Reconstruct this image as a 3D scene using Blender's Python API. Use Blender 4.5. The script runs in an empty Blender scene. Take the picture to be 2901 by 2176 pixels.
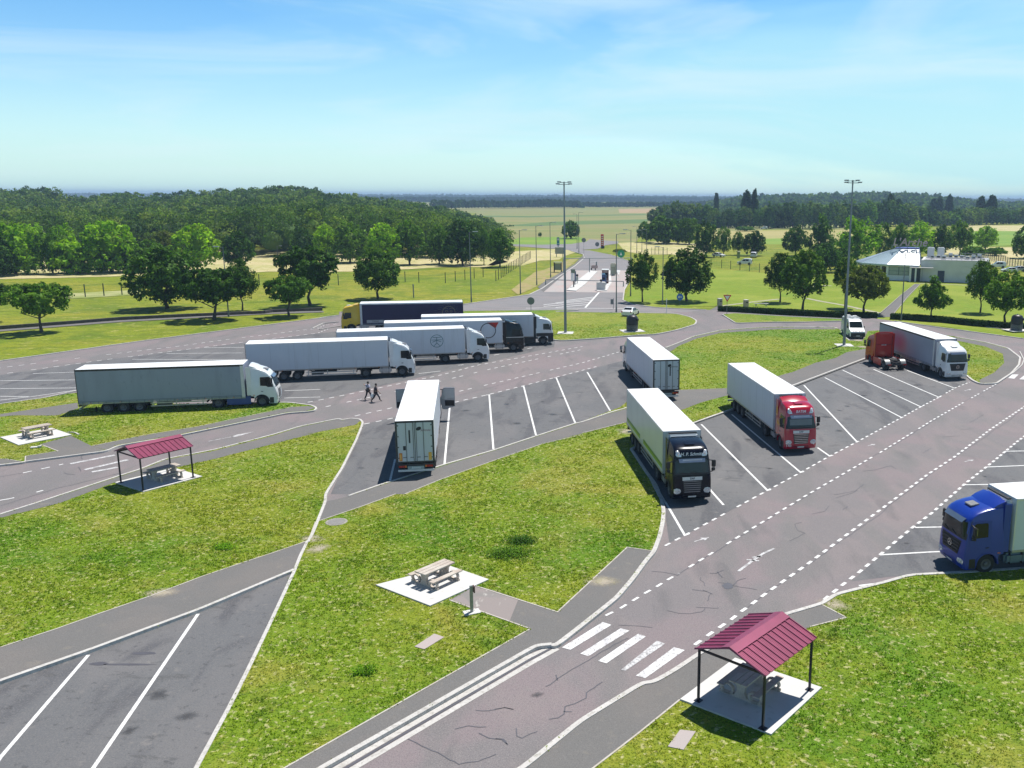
import bpy, bmesh, math, random
import numpy as np
from mathutils import Vector, Matrix
from mathutils.geometry import tessellate_polygon
random.seed(7); np.random.seed(7)
C = bpy.context.scene.collection
S = bpy.context.scene
PI = math.pi
# ------------------------------------------------------------------ camera
FPX, CH, PITCH, ROLL, CXP = 2553.7, 18.993, 0.205098, 0.0065174, 1802.45
PW, PH = 2901.0, 2176.0
_c, _s = math.cos(PITCH), math.sin(PITCH)
_f = Vector((0, _c, -_s)); _r0 = Vector((1, 0, 0)); _u0 = Vector((0, _s, _c))
_r = math.cos(ROLL) * _r0 + math.sin(ROLL) * _u0
_u = -math.sin(ROLL) * _r0 + math.cos(ROLL) * _u0
cd = bpy.data.cameras.new('camera'); cam = bpy.data.objects.new('camera', cd); C.objects.link(cam)
cam.matrix_world = Matrix(((_r.x, _u.x, -_f.x, 0), (_r.y, _u.y, -_f.y, 0), (_r.z, _u.z, -_f.z, CH), (0, 0, 0, 1)))
cd.sensor_width = 36; cd.lens = FPX / PW * 36; cd.shift_x = -(CXP - PW / 2) / PW
cd.clip_start = 0.5; cd.clip_end = 30000
S.camera = cam
# ------------------------------------------------------------------ light
SUN_EL, SUN_AZ = 67.0, 36.0            # azimuth clockwise from +Y (straight ahead)
w = bpy.data.worlds.new('World'); S.world = w; w.use_nodes = True
nt = w.node_tree; nt.nodes.clear()
wo = nt.nodes.new('ShaderNodeOutputWorld'); bg = nt.nodes.new('ShaderNodeBackground')
sky = nt.nodes.new('ShaderNodeTexSky'); sky.sky_type = 'NISHITA'; sky.sun_disc = False
sky.sun_elevation = math.radians(SUN_EL); sky.sun_rotation = math.radians(SUN_AZ)
sky.air_density = 1.0; sky.dust_density = 0.0; sky.ozone_density = 3.0; sky.altitude = 0
hs = nt.nodes.new('ShaderNodeHueSaturation'); hs.inputs['Saturation'].default_value = 1.35; hs.inputs['Value'].default_value = 1.5
nt.links.new(sky.outputs[0], hs.inputs['Color'])
# thin high cirrus veil, denser toward the sun and low down
tc = nt.nodes.new('ShaderNodeTexCoord'); mp = nt.nodes.new('ShaderNodeMapping')
mp.inputs['Scale'].default_value = (1.1, 1.1, 6.5); mp.inputs['Rotation'].default_value = (0.0, -0.16, 0.2)
nz = nt.nodes.new('ShaderNodeTexNoise'); nz.inputs['Scale'].default_value = 1.5; nz.inputs['Detail'].default_value = 5; nz.inputs['Roughness'].default_value = 0.5; nz.inputs['Distortion'].default_value = .4
sx = nt.nodes.new('ShaderNodeSeparateXYZ'); nt.links.new(tc.outputs['Generated'], sx.inputs[0]); nt.links.new(tc.outputs['Generated'], mp.inputs[0]); nt.links.new(mp.outputs[0], nz.inputs['Vector'])
def mth(op, a, b, c=None, clamp=False):
    n = nt.nodes.new('ShaderNodeMath'); n.operation = op; n.use_clamp = clamp
    for i, q in enumerate((a, b, c)):
        if q is None: continue
        if isinstance(q, (int, float)): n.inputs[i].default_value = q
        else: nt.links.new(q, n.inputs[i])
    return n.outputs[0]
f = mth('MULTIPLY_ADD', sx.outputs['X'], 1.0, .52); f = mth('MULTIPLY_ADD', sx.outputs['Z'], -.9, f); f = mth('ADD', f, mth('MULTIPLY_ADD', nz.outputs['Fac'], 3.6, -1.78)); f = mth('MULTIPLY', mth('ADD', f, 0, None, True), .92)
low = mth('SUBTRACT', 1.0, mth('MULTIPLY', sx.outputs['Z'], 1.9, None), None, True); f = mth('MULTIPLY', f, low)
mx = nt.nodes.new('ShaderNodeMixRGB'); mx.inputs[2].default_value = (5.1, 8.7, 9.4, 1); hz_ = mth('MULTIPLY', mth('SUBTRACT', 1.0, mth('MULTIPLY', sx.outputs['Z'], 7.0), None, True), .8); f = mth('MAXIMUM', f, hz_); nt.links.new(f, mx.inputs[0])
nz2 = nt.nodes.new('ShaderNodeTexNoise'); nz2.inputs['Scale'].default_value = 2.0; nz2.inputs['Detail'].default_value = 5; nz2.inputs['Roughness'].default_value = 0.6; nz2.inputs['Distortion'].default_value = .8; nt.links.new(mp.outputs[0], nz2.inputs['Vector'])
wisp = mth('MULTIPLY', mth('MULTIPLY_ADD', nz2.outputs['Fac'], 4.5, -2.1, True), .48); mw = nt.nodes.new('ShaderNodeMixRGB'); mw.inputs[2].default_value = (8.0, 9.6, 10.2, 1)
nt.links.new(hs.outputs[0], mx.inputs[1]); zen = mth('SUBTRACT', 1.0, mth('MULTIPLY', mth('SUBTRACT', sx.outputs['Z'], .22, None, True), 1.5), None, True); zen = mth('MAXIMUM', zen, .22); vm = nt.nodes.new('ShaderNodeVectorMath'); vm.operation = 'SCALE'; nt.links.new(wisp, mw.inputs[0]); nt.links.new(mx.outputs[0], mw.inputs[1]); nt.links.new(mw.outputs[0], vm.inputs[0]); nt.links.new(zen, vm.inputs['Scale']); nt.links.new(vm.outputs[0], bg.inputs[0]); nt.links.new(bg.outputs[0], wo.inputs[0])  # sky overhead, out of view, dimmed to weaken the fill light in shadows
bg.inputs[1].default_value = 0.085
sd = bpy.data.lights.new('sun', 'SUN'); sun = bpy.data.objects.new('sun', sd); C.objects.link(sun)
sd.energy = 5.0; sd.angle = math.radians(0.5); sd.color = (1.0, 0.965, 0.91)
_az, _el = math.radians(SUN_AZ), math.radians(SUN_EL)
_sd = Vector((math.sin(_az) * math.cos(_el), math.cos(_az) * math.cos(_el), math.sin(_el)))
sun.rotation_euler = (-_sd).to_track_quat('-Z', 'Y').to_euler(); sun.location = (0, 0, 100)
S.view_settings.view_transform = 'Standard'; S.view_settings.look = 'None'
S.view_settings.exposure = 0.24; S.view_settings.gamma = 1.0
# ------------------------------------------------------------------ pixels of the survey photo -> points on the ground
RG = dict(A=(0,900,2.4578),B=(850,820,2.765),C=(1650,850,2.5525),D=(2250,850,3.318),E=(0,1150,3.16),F=(0,1500,2.4544),G=(550,1400,2.1379),H=(1400,1500,2.4533),I=(1800,1650,3.1543),J=(2400,1250,1.7924),K=(1700,1100,2.5525),O=(0,0,.7625),P=(0,0,1),Q=(0,500,2.949),R=(700,500,2.765),S=(1400,500,3.6867),T=(1900,500,2.2098),U=(1540,600,5.925),V=(2380,640,4.2457),W=(1850,560,4.9156),X=(1150,1550,8.296),Y=(940,830,5.672),Z=(0,1180,10.05))
def gp(u, v, z=0.0):
    d = (u - CXP) / FPX * _r + (PH / 2 - v) / FPX * _u + _f
    t = (z - CH) / d.z
    return (t * d.x, t * d.y)
def px(s):
    out = []; r = None
    for t in s.split():
        if t[-1] == ':': r = RG[t[:-1]]
        else:
            a, b = t.split(','); out.append((r[0] + float(a) / r[2], r[1] + float(b) / r[2]))
    return out
def W2(s, z=0.0): return [gp(u, v, z) for u, v in px(s)]
def zat(x, y, v):                      # height of the point above (x,y) that the survey photo shows at row v
    # solve v = PH/2 - F * (d.u)/(d.f)
    k = (PH / 2 - v) / FPX
    # (x,y,z-CH).(u - k f) = 0
    n = _u - k * _f
    return CH - (x * n.x + y * n.y) / n.z
# ------------------------------------------------------------------ materials
MATS = {}
def newmat(name):
    m = bpy.data.materials.new(name); m.use_nodes = True
    return m, m.node_tree, m.node_tree.nodes['Principled BSDF']
def M(name, col, rough=.55, metal=0., var=.08, scale=3., bump=0., bscale=None, coat=0., spec=.5, col2=None, emit=0, detail=5, stretch=None):
    if name in MATS: return MATS[name]
    m, t, b = newmat(name); N = t.nodes.new; L = t.links.new
    tcn = N('ShaderNodeTexCoord'); src = tcn.outputs['Object']
    if stretch:
        mpn = N('ShaderNodeMapping'); mpn.inputs['Scale'].default_value = stretch; L(src, mpn.inputs[0]); src = mpn.outputs[0]
    n = N('ShaderNodeTexNoise'); n.inputs['Scale'].default_value = scale; n.inputs['Detail'].default_value = detail; L(src, n.inputs['Vector'])
    r = N('ShaderNodeValToRGB'); e = r.color_ramp.elements; e[0].position = .3; e[1].position = .7
    c2 = col2 or [min(1, c * (1 + var)) for c in col]; c1 = [c * (1 - var) for c in col]
    e[0].color = (*c1, 1); e[1].color = (*c2, 1)
    L(n.outputs['Fac'], r.inputs[0]); L(r.outputs[0], b.inputs['Base Color'])
    b.inputs['Roughness'].default_value = rough; b.inputs['Metallic'].default_value = metal
    b.inputs['Coat Weight'].default_value = coat; b.inputs['Specular IOR Level'].default_value = spec
    if coat: b.inputs['Coat Roughness'].default_value = .06
    if bump:
        n2 = N('ShaderNodeTexNoise'); n2.inputs['Scale'].default_value = bscale or scale * 4; n2.inputs['Detail'].default_value = 4; L(src, n2.inputs['Vector'])
        bp = N('ShaderNodeBump'); bp.inputs['Strength'].default_value = bump; bp.inputs['Distance'].default_value = .05
        L(n2.outputs['Fac'], bp.inputs['Height']); L(bp.outputs[0], b.inputs['Normal'])
    MATS[name] = m; return m
def layered(name, base, layers, rough=.9, bump=None, spec=.25):
    """base colour with noise-masked layers: (scale, detail, lo, hi, colour, strength, stretch, distortion)"""
    m, t, b = newmat(name); N = t.nodes.new; L = t.links.new
    geo = N('ShaderNodeNewGeometry'); P = geo.outputs['Position']
    cur = N('ShaderNodeRGB'); cur.outputs[0].default_value = (*base, 1); cur = cur.outputs[0]
    for i, (sc, de, lo, hi, col, st, stretch, dist) in enumerate(layers):
        mpn = N('ShaderNodeMapping'); mpn.inputs['Location'].default_value = (i * 13.7, i * 7.1, i * 3.3)
        if stretch:
            mpn.inputs['Scale'].default_value = stretch[:3]; mpn.inputs['Rotation'].default_value = (0, 0, stretch[3])
        L(P, mpn.inputs[0])
        n = N('ShaderNodeTexNoise'); n.inputs['Scale'].default_value = sc; n.inputs['Detail'].default_value = de; n.inputs['Distortion'].default_value = dist
        L(mpn.outputs[0], n.inputs['Vector'])
        mr = N('ShaderNodeMapRange'); mr.inputs['From Min'].default_value = lo; mr.inputs['From Max'].default_value = hi
        mr.inputs['To Max'].default_value = st; mr.interpolation_type = 'SMOOTHSTEP'; L(n.outputs['Fac'], mr.inputs['Value'])
        x = N('ShaderNodeMixRGB'); x.inputs[2].default_value = (*col, 1); L(mr.outputs[0], x.inputs[0]); L(cur, x.inputs[1]); cur = x.outputs[0]
    L(cur, b.inputs['Base Color']); b.inputs['Roughness'].default_value = rough; b.inputs['Specular IOR Level'].default_value = spec
    if bump:
        n2 = N('ShaderNodeTexNoise'); n2.inputs['Scale'].default_value = bump[0]; n2.inputs['Detail'].default_value = 5; L(P, n2.inputs['Vector'])
        bp = N('ShaderNodeBump'); bp.inputs['Strength'].default_value = bump[1]; bp.inputs['Distance'].default_value = bump[2]
        L(n2.outputs['Fac'], bp.inputs['Height']); L(bp.outputs[0], b.inputs['Normal'])
    MATS[name] = m; return m
def leafmat(name, c1, c2, c3, scale=.35, trans=.35, rnd=.0):
    m = bpy.data.materials.new(name); m.use_nodes = True; t = m.node_tree; t.nodes.clear(); N = t.nodes.new; L = t.links.new
    o = N('ShaderNodeOutputMaterial'); geo = N('ShaderNodeNewGeometry'); oi = N('ShaderNodeObjectInfo')
    n = N('ShaderNodeTexNoise'); n.inputs['Scale'].default_value = scale; n.inputs['Detail'].default_value = 4; L(geo.outputs['Position'], n.inputs['Vector'])
    r = N('ShaderNodeValToRGB'); e = r.color_ramp.elements; e[0].position = .3; e[0].color = (*c1, 1); e[1].position = .7; e[1].color = (*c3, 1)
    k = r.color_ramp.elements.new(.5); k.color = (*c2, 1)
    ad = N('ShaderNodeMath'); ad.operation = 'MULTIPLY_ADD'; ad.inputs[1].default_value = rnd; L(oi.outputs['Random'], ad.inputs[0]); 
    sb = N('ShaderNodeMath'); sb.operation = 'SUBTRACT'; sb.inputs[1].default_value = rnd / 2; L(n.outputs['Fac'], sb.inputs[0]); L(sb.outputs[0], ad.inputs[2])
    L(ad.outputs[0], r.inputs[0])
    # leaf to leaf variation
    rr = N('ShaderNodeMath'); rr.operation = 'MULTIPLY_ADD'; rr.inputs[1].default_value = 1.1; rr.inputs[2].default_value = .45
    L(geo.outputs['Random Per Island'], rr.inputs[0])
    mm = N('ShaderNodeVectorMath'); mm.operation = 'SCALE'; L(r.outputs[0], mm.inputs[0]); L(rr.outputs[0], mm.inputs['Scale'])
    d = N('ShaderNodeBsdfDiffuse'); tr = N('ShaderNodeBsdfTranslucent'); gl = N('ShaderNodeBsdfGlossy'); gl.inputs['Roughness'].default_value = .6
    mi = N('ShaderNodeMixShader'); mi.inputs[0].default_value = trans; m2 = N('ShaderNodeMixShader'); m2.inputs[0].default_value = .012
    L(mm.outputs[0], d.inputs[0])
    yl = N('ShaderNodeMixRGB'); yl.blend_type = 'MULTIPLY'; yl.inputs[0].default_value = 1; yl.inputs[2].default_value = (1.5, 1.7, .6, 1); L(mm.outputs[0], yl.inputs[1]); L(yl.outputs[0], tr.inputs[0])
    L(d.outputs[0], mi.inputs[1]); L(tr.outputs[0], mi.inputs[2]); L(mi.outputs[0], m2.inputs[1]); L(gl.outputs[0], m2.inputs[2]); L(m2.outputs[0], o.inputs[0])
    MATS[name] = m; return m
LUSH, MIDG, YELG, DRY = (.085, .185, .012), (.155, .235, .02), (.25, .29, .035), (.36, .31, .12)
GL = [(.05, 3, .42, .62, (.235, .265, .02), .8, None, .5), (.16, 4, .50, .68, (.31, .285, .05), .62, None, .6), (.11, 4, .50, .66, (.095, .205, .006), .85, None, .4),
    (.9, 5, .48, .70, (.075, .145, .006), .55, None, .3), (2.6, 5, .50, .75, (.28, .27, .04), .55, None, 0), (4.5, 6, .575, .66, (.55, .50, .27), .6, None, 0),
    (9., 4, .50, .64, (.040, .08, .004), .6, None, 0)]
grass_m = layered('lawn_grass', (.160, .242, .011), GL, bump=(9., .9, .1))
meadow_m = layered('meadow_grass', (.205, .250, .010), [
    (.035, 4, .42, .62, (.29, .27, .022), .8, None, .5), (.09, 4, .50, .64, (.11, .18, .007), .75, None, .8), (.35, 5, .50, .64, (.11, .15, .008), .7, (.6, 2.2, 1, 0), .8), (1.1, 5, .52, .66, (.085, .13, .006), .6, (.6, 1.6, 1, 0), .5),
    (.8, 4, .56, .72, (.40, .36, .12), .6, None, 0), (3., 5, .50, .66, (.09, .14, .01), .6, None, 0)], bump=(3., .9, .2))
field_m = layered('open_field', (.235, .225, .085), [(.006, 4, .42, .62, (.19, .225, .065), .8, (1, 4, 1, 0), .5), (.02, 4, .5, .7, (.30, .27, .11), .7, (.3, 3, 1, 0), .3)], bump=(.5, .5, .3))
dryf_m = layered('dry_grass', (.50, .43, .22), [(.06, 4, .42, .62, (.36, .36, .12), .7, None, .4), (.5, 4, .52, .7, (.62, .55, .34), .7, None, 0), (3., 4, .55, .7, (.3, .26, .1), .5, None, 0)], bump=(2., .8, .3))
greenf_m = layered('green_crop', (.16, .27, .035), [(.02, 4, .45, .62, (.22, .30, .04), .7, (.3, 2, 1, 0), 0)], bump=(1., .5, .2))
darkf_m = layered('dark_crop', (.10, .17, .055), [(.02, 4, .45, .62, (.15, .21, .06), .7, (.3, 3, 1, 0), 0)])
redf_m = layered('ripe_crop', (.40, .27, .15), [(.02, 4, .45, .62, (.33, .28, .12), .7, (.3, 3, 1, 0), 0)])
asph_m = layered('asphalt', (.190, .172, .176), [
    (.13, 4, .44, .58, (.226, .182, .190), .85, None, .6), (.30, 4, .50, .60, (.235, .198, .197), .5, (1, .45, 1, .9), .5), (.35, 5, .48, .66, (.160, .156, .154), .7, (1, .35, 1, .9), .4), (1.3, 5, .55, .75, (.22, .20, .195), .4, None, 0),
    (.6, 5, .58, .72, (.10, .10, .105), .45, (1, .25, 1, .75), .3), (16., 3, .48, .66, (.27, .245, .235), .5, None, 0), (24., 3, .52, .66, (.085, .085, .088), .55, None, 0)], rough=.85, bump=(60., .25, .01), spec=.35)
bay_m = layered('worn_bay_asphalt', (.130, .131, .137), [
    (.22, 5, .46, .64, (.162, .156, .158), .8, (1, .5, 1, .6), .6), (.55, 6, .50, .66, (.075, .075, .085), .75, (1, .3, 1, 1.2), .6), (1.6, 5, .60, .72, (.07, .07, .072), .6, (.4, 1, 1, .4), .4),
    (3.5, 4, .60, .72, (.055, .055, .06), .6, None, 0), (16., 3, .48, .66, (.19, .183, .178), .5, None, 0), (24., 3, .54, .66, (.06, .06, .062), .5, None, 0), (2.2, 5, .62, .78, (.24, .22, .205), .5, None, 0)], rough=.8, bump=(60., .25, .01), spec=.35)
walk_m = layered('footpath_asphalt', (.155, .150, .145), [(.3, 4, .45, .65, (.18, .165, .155), .7, None, .4), (1.5, 4, .60, .75, (.24, .215, .18), .5, None, .4), (18., 3, .48, .66, (.21, .20, .195), .5, None, 0), (26., 3, .54, .66, (.075, .075, .076), .5, None, 0)], rough=.9, bump=(60., .25, .01))
conc_m = layered('concrete', (.58, .57, .55), [(.5, 5, .45, .65, (.66, .65, .64), .6, None, .3), (3., 5, .58, .75, (.42, .40, .37), .45, None, 0), (30., 2, .5, .7, (.5, .49, .47), .4, None, 0)], rough=.85, bump=(30., .2, .01))
pinkc_m = layered('toll_concrete', (.40, .355, .34), [(.15, 5, .45, .62, (.44, .35, .33), .7, None, .3), (.4, 5, .5, .68, (.37, .37, .355), .7, (1, .3, 1, 0), 0)], rough=.85)
kerb_m = layered('kerb_stone', (.52, .50, .475), [(.8, 5, .45, .65, (.60, .58, .56), .6, None, .3), (5., 5, .50, .66, (.34, .32, .29), .6, None, 0), (18., 4, .55, .7, (.24, .23, .2), .5, None, 0)], rough=.85)
edge_m = layered('edging_stone', (.50, .465, .42), [(2., 5, .45, .65, (.42, .37, .30), .7, None, .3)], rough=.9)
paint_m = layered('road_paint', (.74, .74, .73), [(3., 6, .50, .70, (.50, .49, .49), .55, None, .3), (14., 4, .56, .68, (.30, .29, .29), .6, None, 0)], rough=.7)
worn_m = layered('worn_road_paint', (.58, .575, .58), [(3., 6, .46, .60, (.34, .325, .33), .85, None, .6), (12., 5, .50, .62, (.24, .235, .235), .75, None, 0)], rough=.8)
tar_m = layered('crack_sealant', (.10, .10, .115), [(3., 4, .45, .65, (.11, .11, .13), .6, None, 0)], rough=.6)
soil_m = layered('bare_soil', (.46, .40, .31), [(1.5, 5, .45, .65, (.36, .33, .20), .7, None, 0), (8, 4, .5, .7, (.55, .5, .4), .6, None, 0)])
# ------------------------------------------------------------------ mesh helpers
def tag(o, label=None, cat=None, group=None, kind=None):
    if label: o['label'] = label
    if cat: o['category'] = cat
    if group: o['group'] = group
    if kind: o['kind'] = kind
    return o
def E(name, loc=(0, 0, 0), rz=0, label=None, cat=None, group=None):
    o = bpy.data.objects.new(name, None); o.location = loc; o.rotation_euler = (0, 0, rz); o.empty_display_size = .3
    C.objects.link(o); return tag(o, label, cat, group)
def link(name, me, mat, parent=None, smooth=None):
    if mat and not me.materials: me.materials.append(mat)
    o = bpy.data.objects.new(name, me); C.objects.link(o)
    if parent: o.parent = parent
    return o
class MB:
    def __init__(s): s.v = []; s.f = []
    def add(s, vs, fs):
        k = len(s.v); s.v += [tuple(p) for p in vs]; s.f += [tuple(i + k for i in f) for f in fs]; return s
    def box(s, c, d, rz=0, rx=0):
        x, y, z = [q / 2 for q in d]; m = Matrix.Translation(c) @ Matrix.Rotation(rz, 4, 'Z') @ Matrix.Rotation(rx, 4, 'X')
        vs = [m @ Vector((a * x, b * y, e * z)) for a in (-1, 1) for b in (-1, 1) for e in (-1, 1)]
        return s.add(vs, [(0, 1, 3, 2), (4, 6, 7, 5), (0, 4, 5, 1), (2, 3, 7, 6), (0, 2, 6, 4), (1, 5, 7, 3)])
    def b2(s, x0, x1, y0, y1, z0, z1): return s.box(((x0 + x1) / 2, (y0 + y1) / 2, (z0 + z1) / 2), (abs(x1 - x0), abs(y1 - y0), abs(z1 - z0)))
    def tube(s, a, b, r, r2=None, n=8, caps=True):
        a, b = Vector(a), Vector(b); r2 = r if r2 is None else r2; d = (b - a).normalized()
        t = d.orthogonal().normalized(); q = d.cross(t); vs = []
        for p, rr in ((a, r), (b, r2)):
            for i in range(n):
                an = 2 * PI * i / n; vs.append(p + (t * math.cos(an) + q * math.sin(an)) * rr)
        fs = [(i, (i + 1) % n, n + (i + 1) % n, n + i) for i in range(n)]
        if caps: fs += [tuple(reversed(range(n))), tuple(range(n, 2 * n))]
        return s.add(vs, fs)
    def bar(s, a, b, w, h=None):
        a, b = Vector(a), Vector(b); h = h or w; d = (b - a).normalized(); up = Vector((0, 0, 1)) if abs(d.z) < .95 else Vector((0, 1, 0))
        t = d.cross(up).normalized(); q = t.cross(d); vs = [p + t * i * w / 2 + q * j * h / 2 for p in (a, b) for i, j in ((-1, -1), (1, -1), (1, 1), (-1, 1))]
        return s.add(vs, [(3, 2, 1, 0), (4, 5, 6, 7), (0, 1, 5, 4), (1, 2, 6, 5), (2, 3, 7, 6), (3, 0, 4, 7)])
    def lathe(s, prof, c=(0, 0, 0), n=20, axis='Z'):
        vs = []; k = len(prof)
        for i in range(n):
            a = 2 * PI * i / n
            for r, z in prof:
                p = (r * math.cos(a), r * math.sin(a), z) if axis == 'Z' else (z, r * math.cos(a), r * math.sin(a))
                vs.append((p[0] + c[0], p[1] + c[1], p[2] + c[2]))
        fs = []
        for i in range(n):
            for j in range(k - 1):
                a, b = i * k + j, ((i + 1) % n) * k + j; fs.append((a, b, b + 1, a + 1))
        return s.add(vs, fs)
    def prism(s, pts, z0, z1):
        n = len(pts); vs = [(p[0], p[1], z0) for p in pts] + [(p[0], p[1], z1) for p in pts]
        tr = tessellate_polygon([[Vector((p[0], p[1], 0)) for p in pts]])
        fs = [tuple(i + n for i in t) for t in tr] + [tuple(reversed(t)) for t in tr] + [(i, (i + 1) % n, n + (i + 1) % n, n + i) for i in range(n)]
        return s.add(vs, fs)
    def sideprism(s, pts, x0, x1):    # pts in (y,z), extruded along x
        n = len(pts); vs = [(x0, p[0], p[1]) for p in pts] + [(x1, p[0], p[1]) for p in pts]
        tr = tessellate_polygon([[Vector((p[0], p[1], 0)) for p in pts]])
        fs = [tuple(i + n for i in t) for t in tr] + [tuple(reversed(t)) for t in tr] + [(i, (i + 1) % n, n + (i + 1) % n, n + i) for i in range(n)]
        return s.add(vs, fs)
    def build(s, name, mat, parent=None, bevel=0, smooth=35, fix=True):
        me = bpy.data.meshes.new(name); me.from_pydata(s.v, [], s.f)
        if bevel or fix or smooth:
            bm = bmesh.new(); bm.from_mesh(me)
            if fix: bmesh.ops.recalc_face_normals(bm, faces=bm.faces)
            if bevel:
                es = [e for e in bm.edges if len(e.link_faces) == 2 and e.calc_face_angle(0) > .6]
                bmesh.ops.bevel(bm, geom=es, offset=bevel, segments=2, affect='EDGES', clamp_overlap=True)
            if smooth:
                for f in bm.faces: f.smooth = True
                for e in bm.edges:
                    if len(e.link_faces) != 2 or e.calc_face_angle(0) > math.radians(smooth): e.smooth = False
            bm.to_mesh(me); bm.free()
        return link(name, me, mat, parent)
def copy_tree(o, parent=None, loc=None, rz=None, label=None, scale=None):
    c = o.copy(); C.objects.link(c); c.parent = parent
    if loc is not None: c.location = loc
    if rz is not None: c.rotation_euler = (0, 0, rz)
    if scale is not None: c.scale = scale
    if label: c['label'] = label
    for ch in o.children: copy_tree(ch, c)
    return c
_tc = {}
def text2d(s, size=1., shear=0., bold=0.):
    key = (s, size, shear, bold)
    if key in _tc: return _tc[key]
    cu = bpy.data.curves.new('lettering', 'FONT'); cu.body = s; cu.size = size; cu.shear = shear; cu.offset = bold; cu.align_x = 'CENTER'; cu.align_y = 'CENTER'; cu.resolution_u = 3
    o = bpy.data.objects.new('lettering', cu); C.objects.link(o); dg = bpy.context.evaluated_depsgraph_get(); dg.update()
    me = bpy.data.meshes.new_from_object(o.evaluated_get(dg)); C.objects.unlink(o); bpy.data.objects.remove(o)
    r = ([(v.co.x, v.co.y) for v in me.vertices], [tuple(p.vertices) for p in me.polygons]); _tc[key] = r; return r
def lettering(name, s, size, fn, mat, parent, shear=0, bold=0.):
    vs, fs = text2d(s, size, shear, bold); me = bpy.data.meshes.new(name); me.from_pydata([fn(a, b) for a, b in vs], [], fs)
    return link(name, me, mat, parent)
# ---- ground sheets, kerbs and markings
def sheet(name, pts, z, mat, thick=0., kind='structure', parent=None):
    mb = MB()
    if thick: mb.prism(pts, z - thick, z)
    else:
        tr = tessellate_polygon([[Vector((p[0], p[1], 0)) for p in pts]]); mb.add([(p[0], p[1], z) for p in pts], tr)
    o = mb.build(name, mat, parent, smooth=0)
    if not thick:
        for p in o.data.polygons:
            pass
    if kind and not parent: o['kind'] = kind
    return o
def offs(pts, closed, d):
    n = len(pts); out = []
    for i in range(n):
        p = Vector(pts[i]); a = Vector(pts[i - 1]) if (i or closed) else None; b = Vector(pts[(i + 1) % n]) if (i < n - 1 or closed) else None
        d1 = (p - a).normalized() if a is not None else None; d2 = (b - p).normalized() if b is not None else None
        d1 = d1 or d2; d2 = d2 or d1; n1 = Vector((-d1.y, d1.x)); n2 = Vector((-d2.y, d2.x)); m = (n1 + n2)
        m = m.normalized() if m.length > 1e-6 else n1; k = 1 / max(.4, m.dot(n1)); out.append(tuple(p + m * d * k))
    return out
def smooth_pl(pts, closed=False, n=1):
    for _ in range(n):
        q = []; N = len(pts)
        for i in range(N if closed else N - 1):
            a, b = Vector(pts[i]), Vector(pts[(i + 1) % N]); q += [tuple(a * .75 + b * .25), tuple(a * .25 + b * .75)]
        if not closed: q = [pts[0]] + q + [pts[-1]]
        pts = q
    return pts
def soft(pts, closed=False, r=.7):
    out = []; n = len(pts)
    for i in range(n):
        if not closed and i in (0, n - 1): out.append(tuple(pts[i])); continue
        p, a, b = Vector(pts[i]), Vector(pts[i - 1]), Vector(pts[(i + 1) % n]); ra, rb = min(r, .33 * (a - p).length), min(r, .33 * (b - p).length)
        if ra < .05 or rb < .05: out.append(tuple(p)); continue
        A, B = p + (a - p).normalized() * ra, p + (b - p).normalized() * rb
        for t in (0, .33, .67, 1): out.append(tuple(A * (1 - t) ** 2 + p * 2 * t * (1 - t) + B * t * t))
    return out
def ribbon(mb, pts, w, z0, z1, closed=False):
    a, b = offs(pts, closed, w / 2), offs(pts, closed, -w / 2); n = len(pts)
    vs = [(p[0], p[1], z) for z in (z0, z1) for L_ in (a, b) for p in L_]; fs = []
    for i in range(n if closed else n - 1):
        j = (i + 1) % n; fs += [(2 * n + i, 3 * n + i, 3 * n + j, 2 * n + j), (i, 2 * n + i, 2 * n + j, j), (n + i, n + j, 3 * n + j, 3 * n + i)]
    if not closed: fs += [(0, n, 3 * n, 2 * n), (n - 1, 2 * n - 1 + 0, 4 * n - 1, 3 * n - 1)]
    mb.add(vs, fs)
def kerb(pts, w=.17, z1=.135, z0=-.05, closed=False, mat=None, name='kerb'):
    mb = MB(); ribbon(mb, pts, w, z0, z1, closed); o = mb.build(name, mat or kerb_m, smooth=0); o['kind'] = 'structure'; return o
def stripe(mb, pts, w, z=.012):
    a, b = offs(pts, False, w / 2), offs(pts, False, -w / 2); n = len(pts)
    mb.add([(p[0], p[1], z) for p in a + b], [(i, i + 1, n + i + 1, n + i) for i in range(n - 1)])
def dashes(mb, pts, w=.14, on=.5, off=.5, z=.012, worn=0.):
    pos = 0.; 
    for i in range(len(pts) - 1):
        a, b = Vector(pts[i]), Vector(pts[i + 1]); L_ = (b - a).length; d = (b - a) / L_; t = -pos
        while t < L_:
            s0, s1 = max(t, 0), min(t + on, L_)
            if s1 > s0 + .02 and random.random() >= worn: stripe(mb, [tuple(a + d * s0), tuple(a + d * s1)], w, z)
            t += on + off
        pos = (L_ - (t - (on + off)))
        pos = pos % (on + off)
# ================================================================== SETTING: ground, asphalt, islands, markings
R0 = 9000
def st(o): o['kind'] = 'structure'; return o
gm = MB(); 
rings = [0, 60, 200, 600, 2000, R0]
gm.add([(R0 * math.cos(2 * PI * i / 48), R0 * math.sin(2 * PI * i / 48) , -.09) for i in range(48)], [tuple(range(48))])
st(gm.build('ground', meadow_m, smooth=0))
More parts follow.
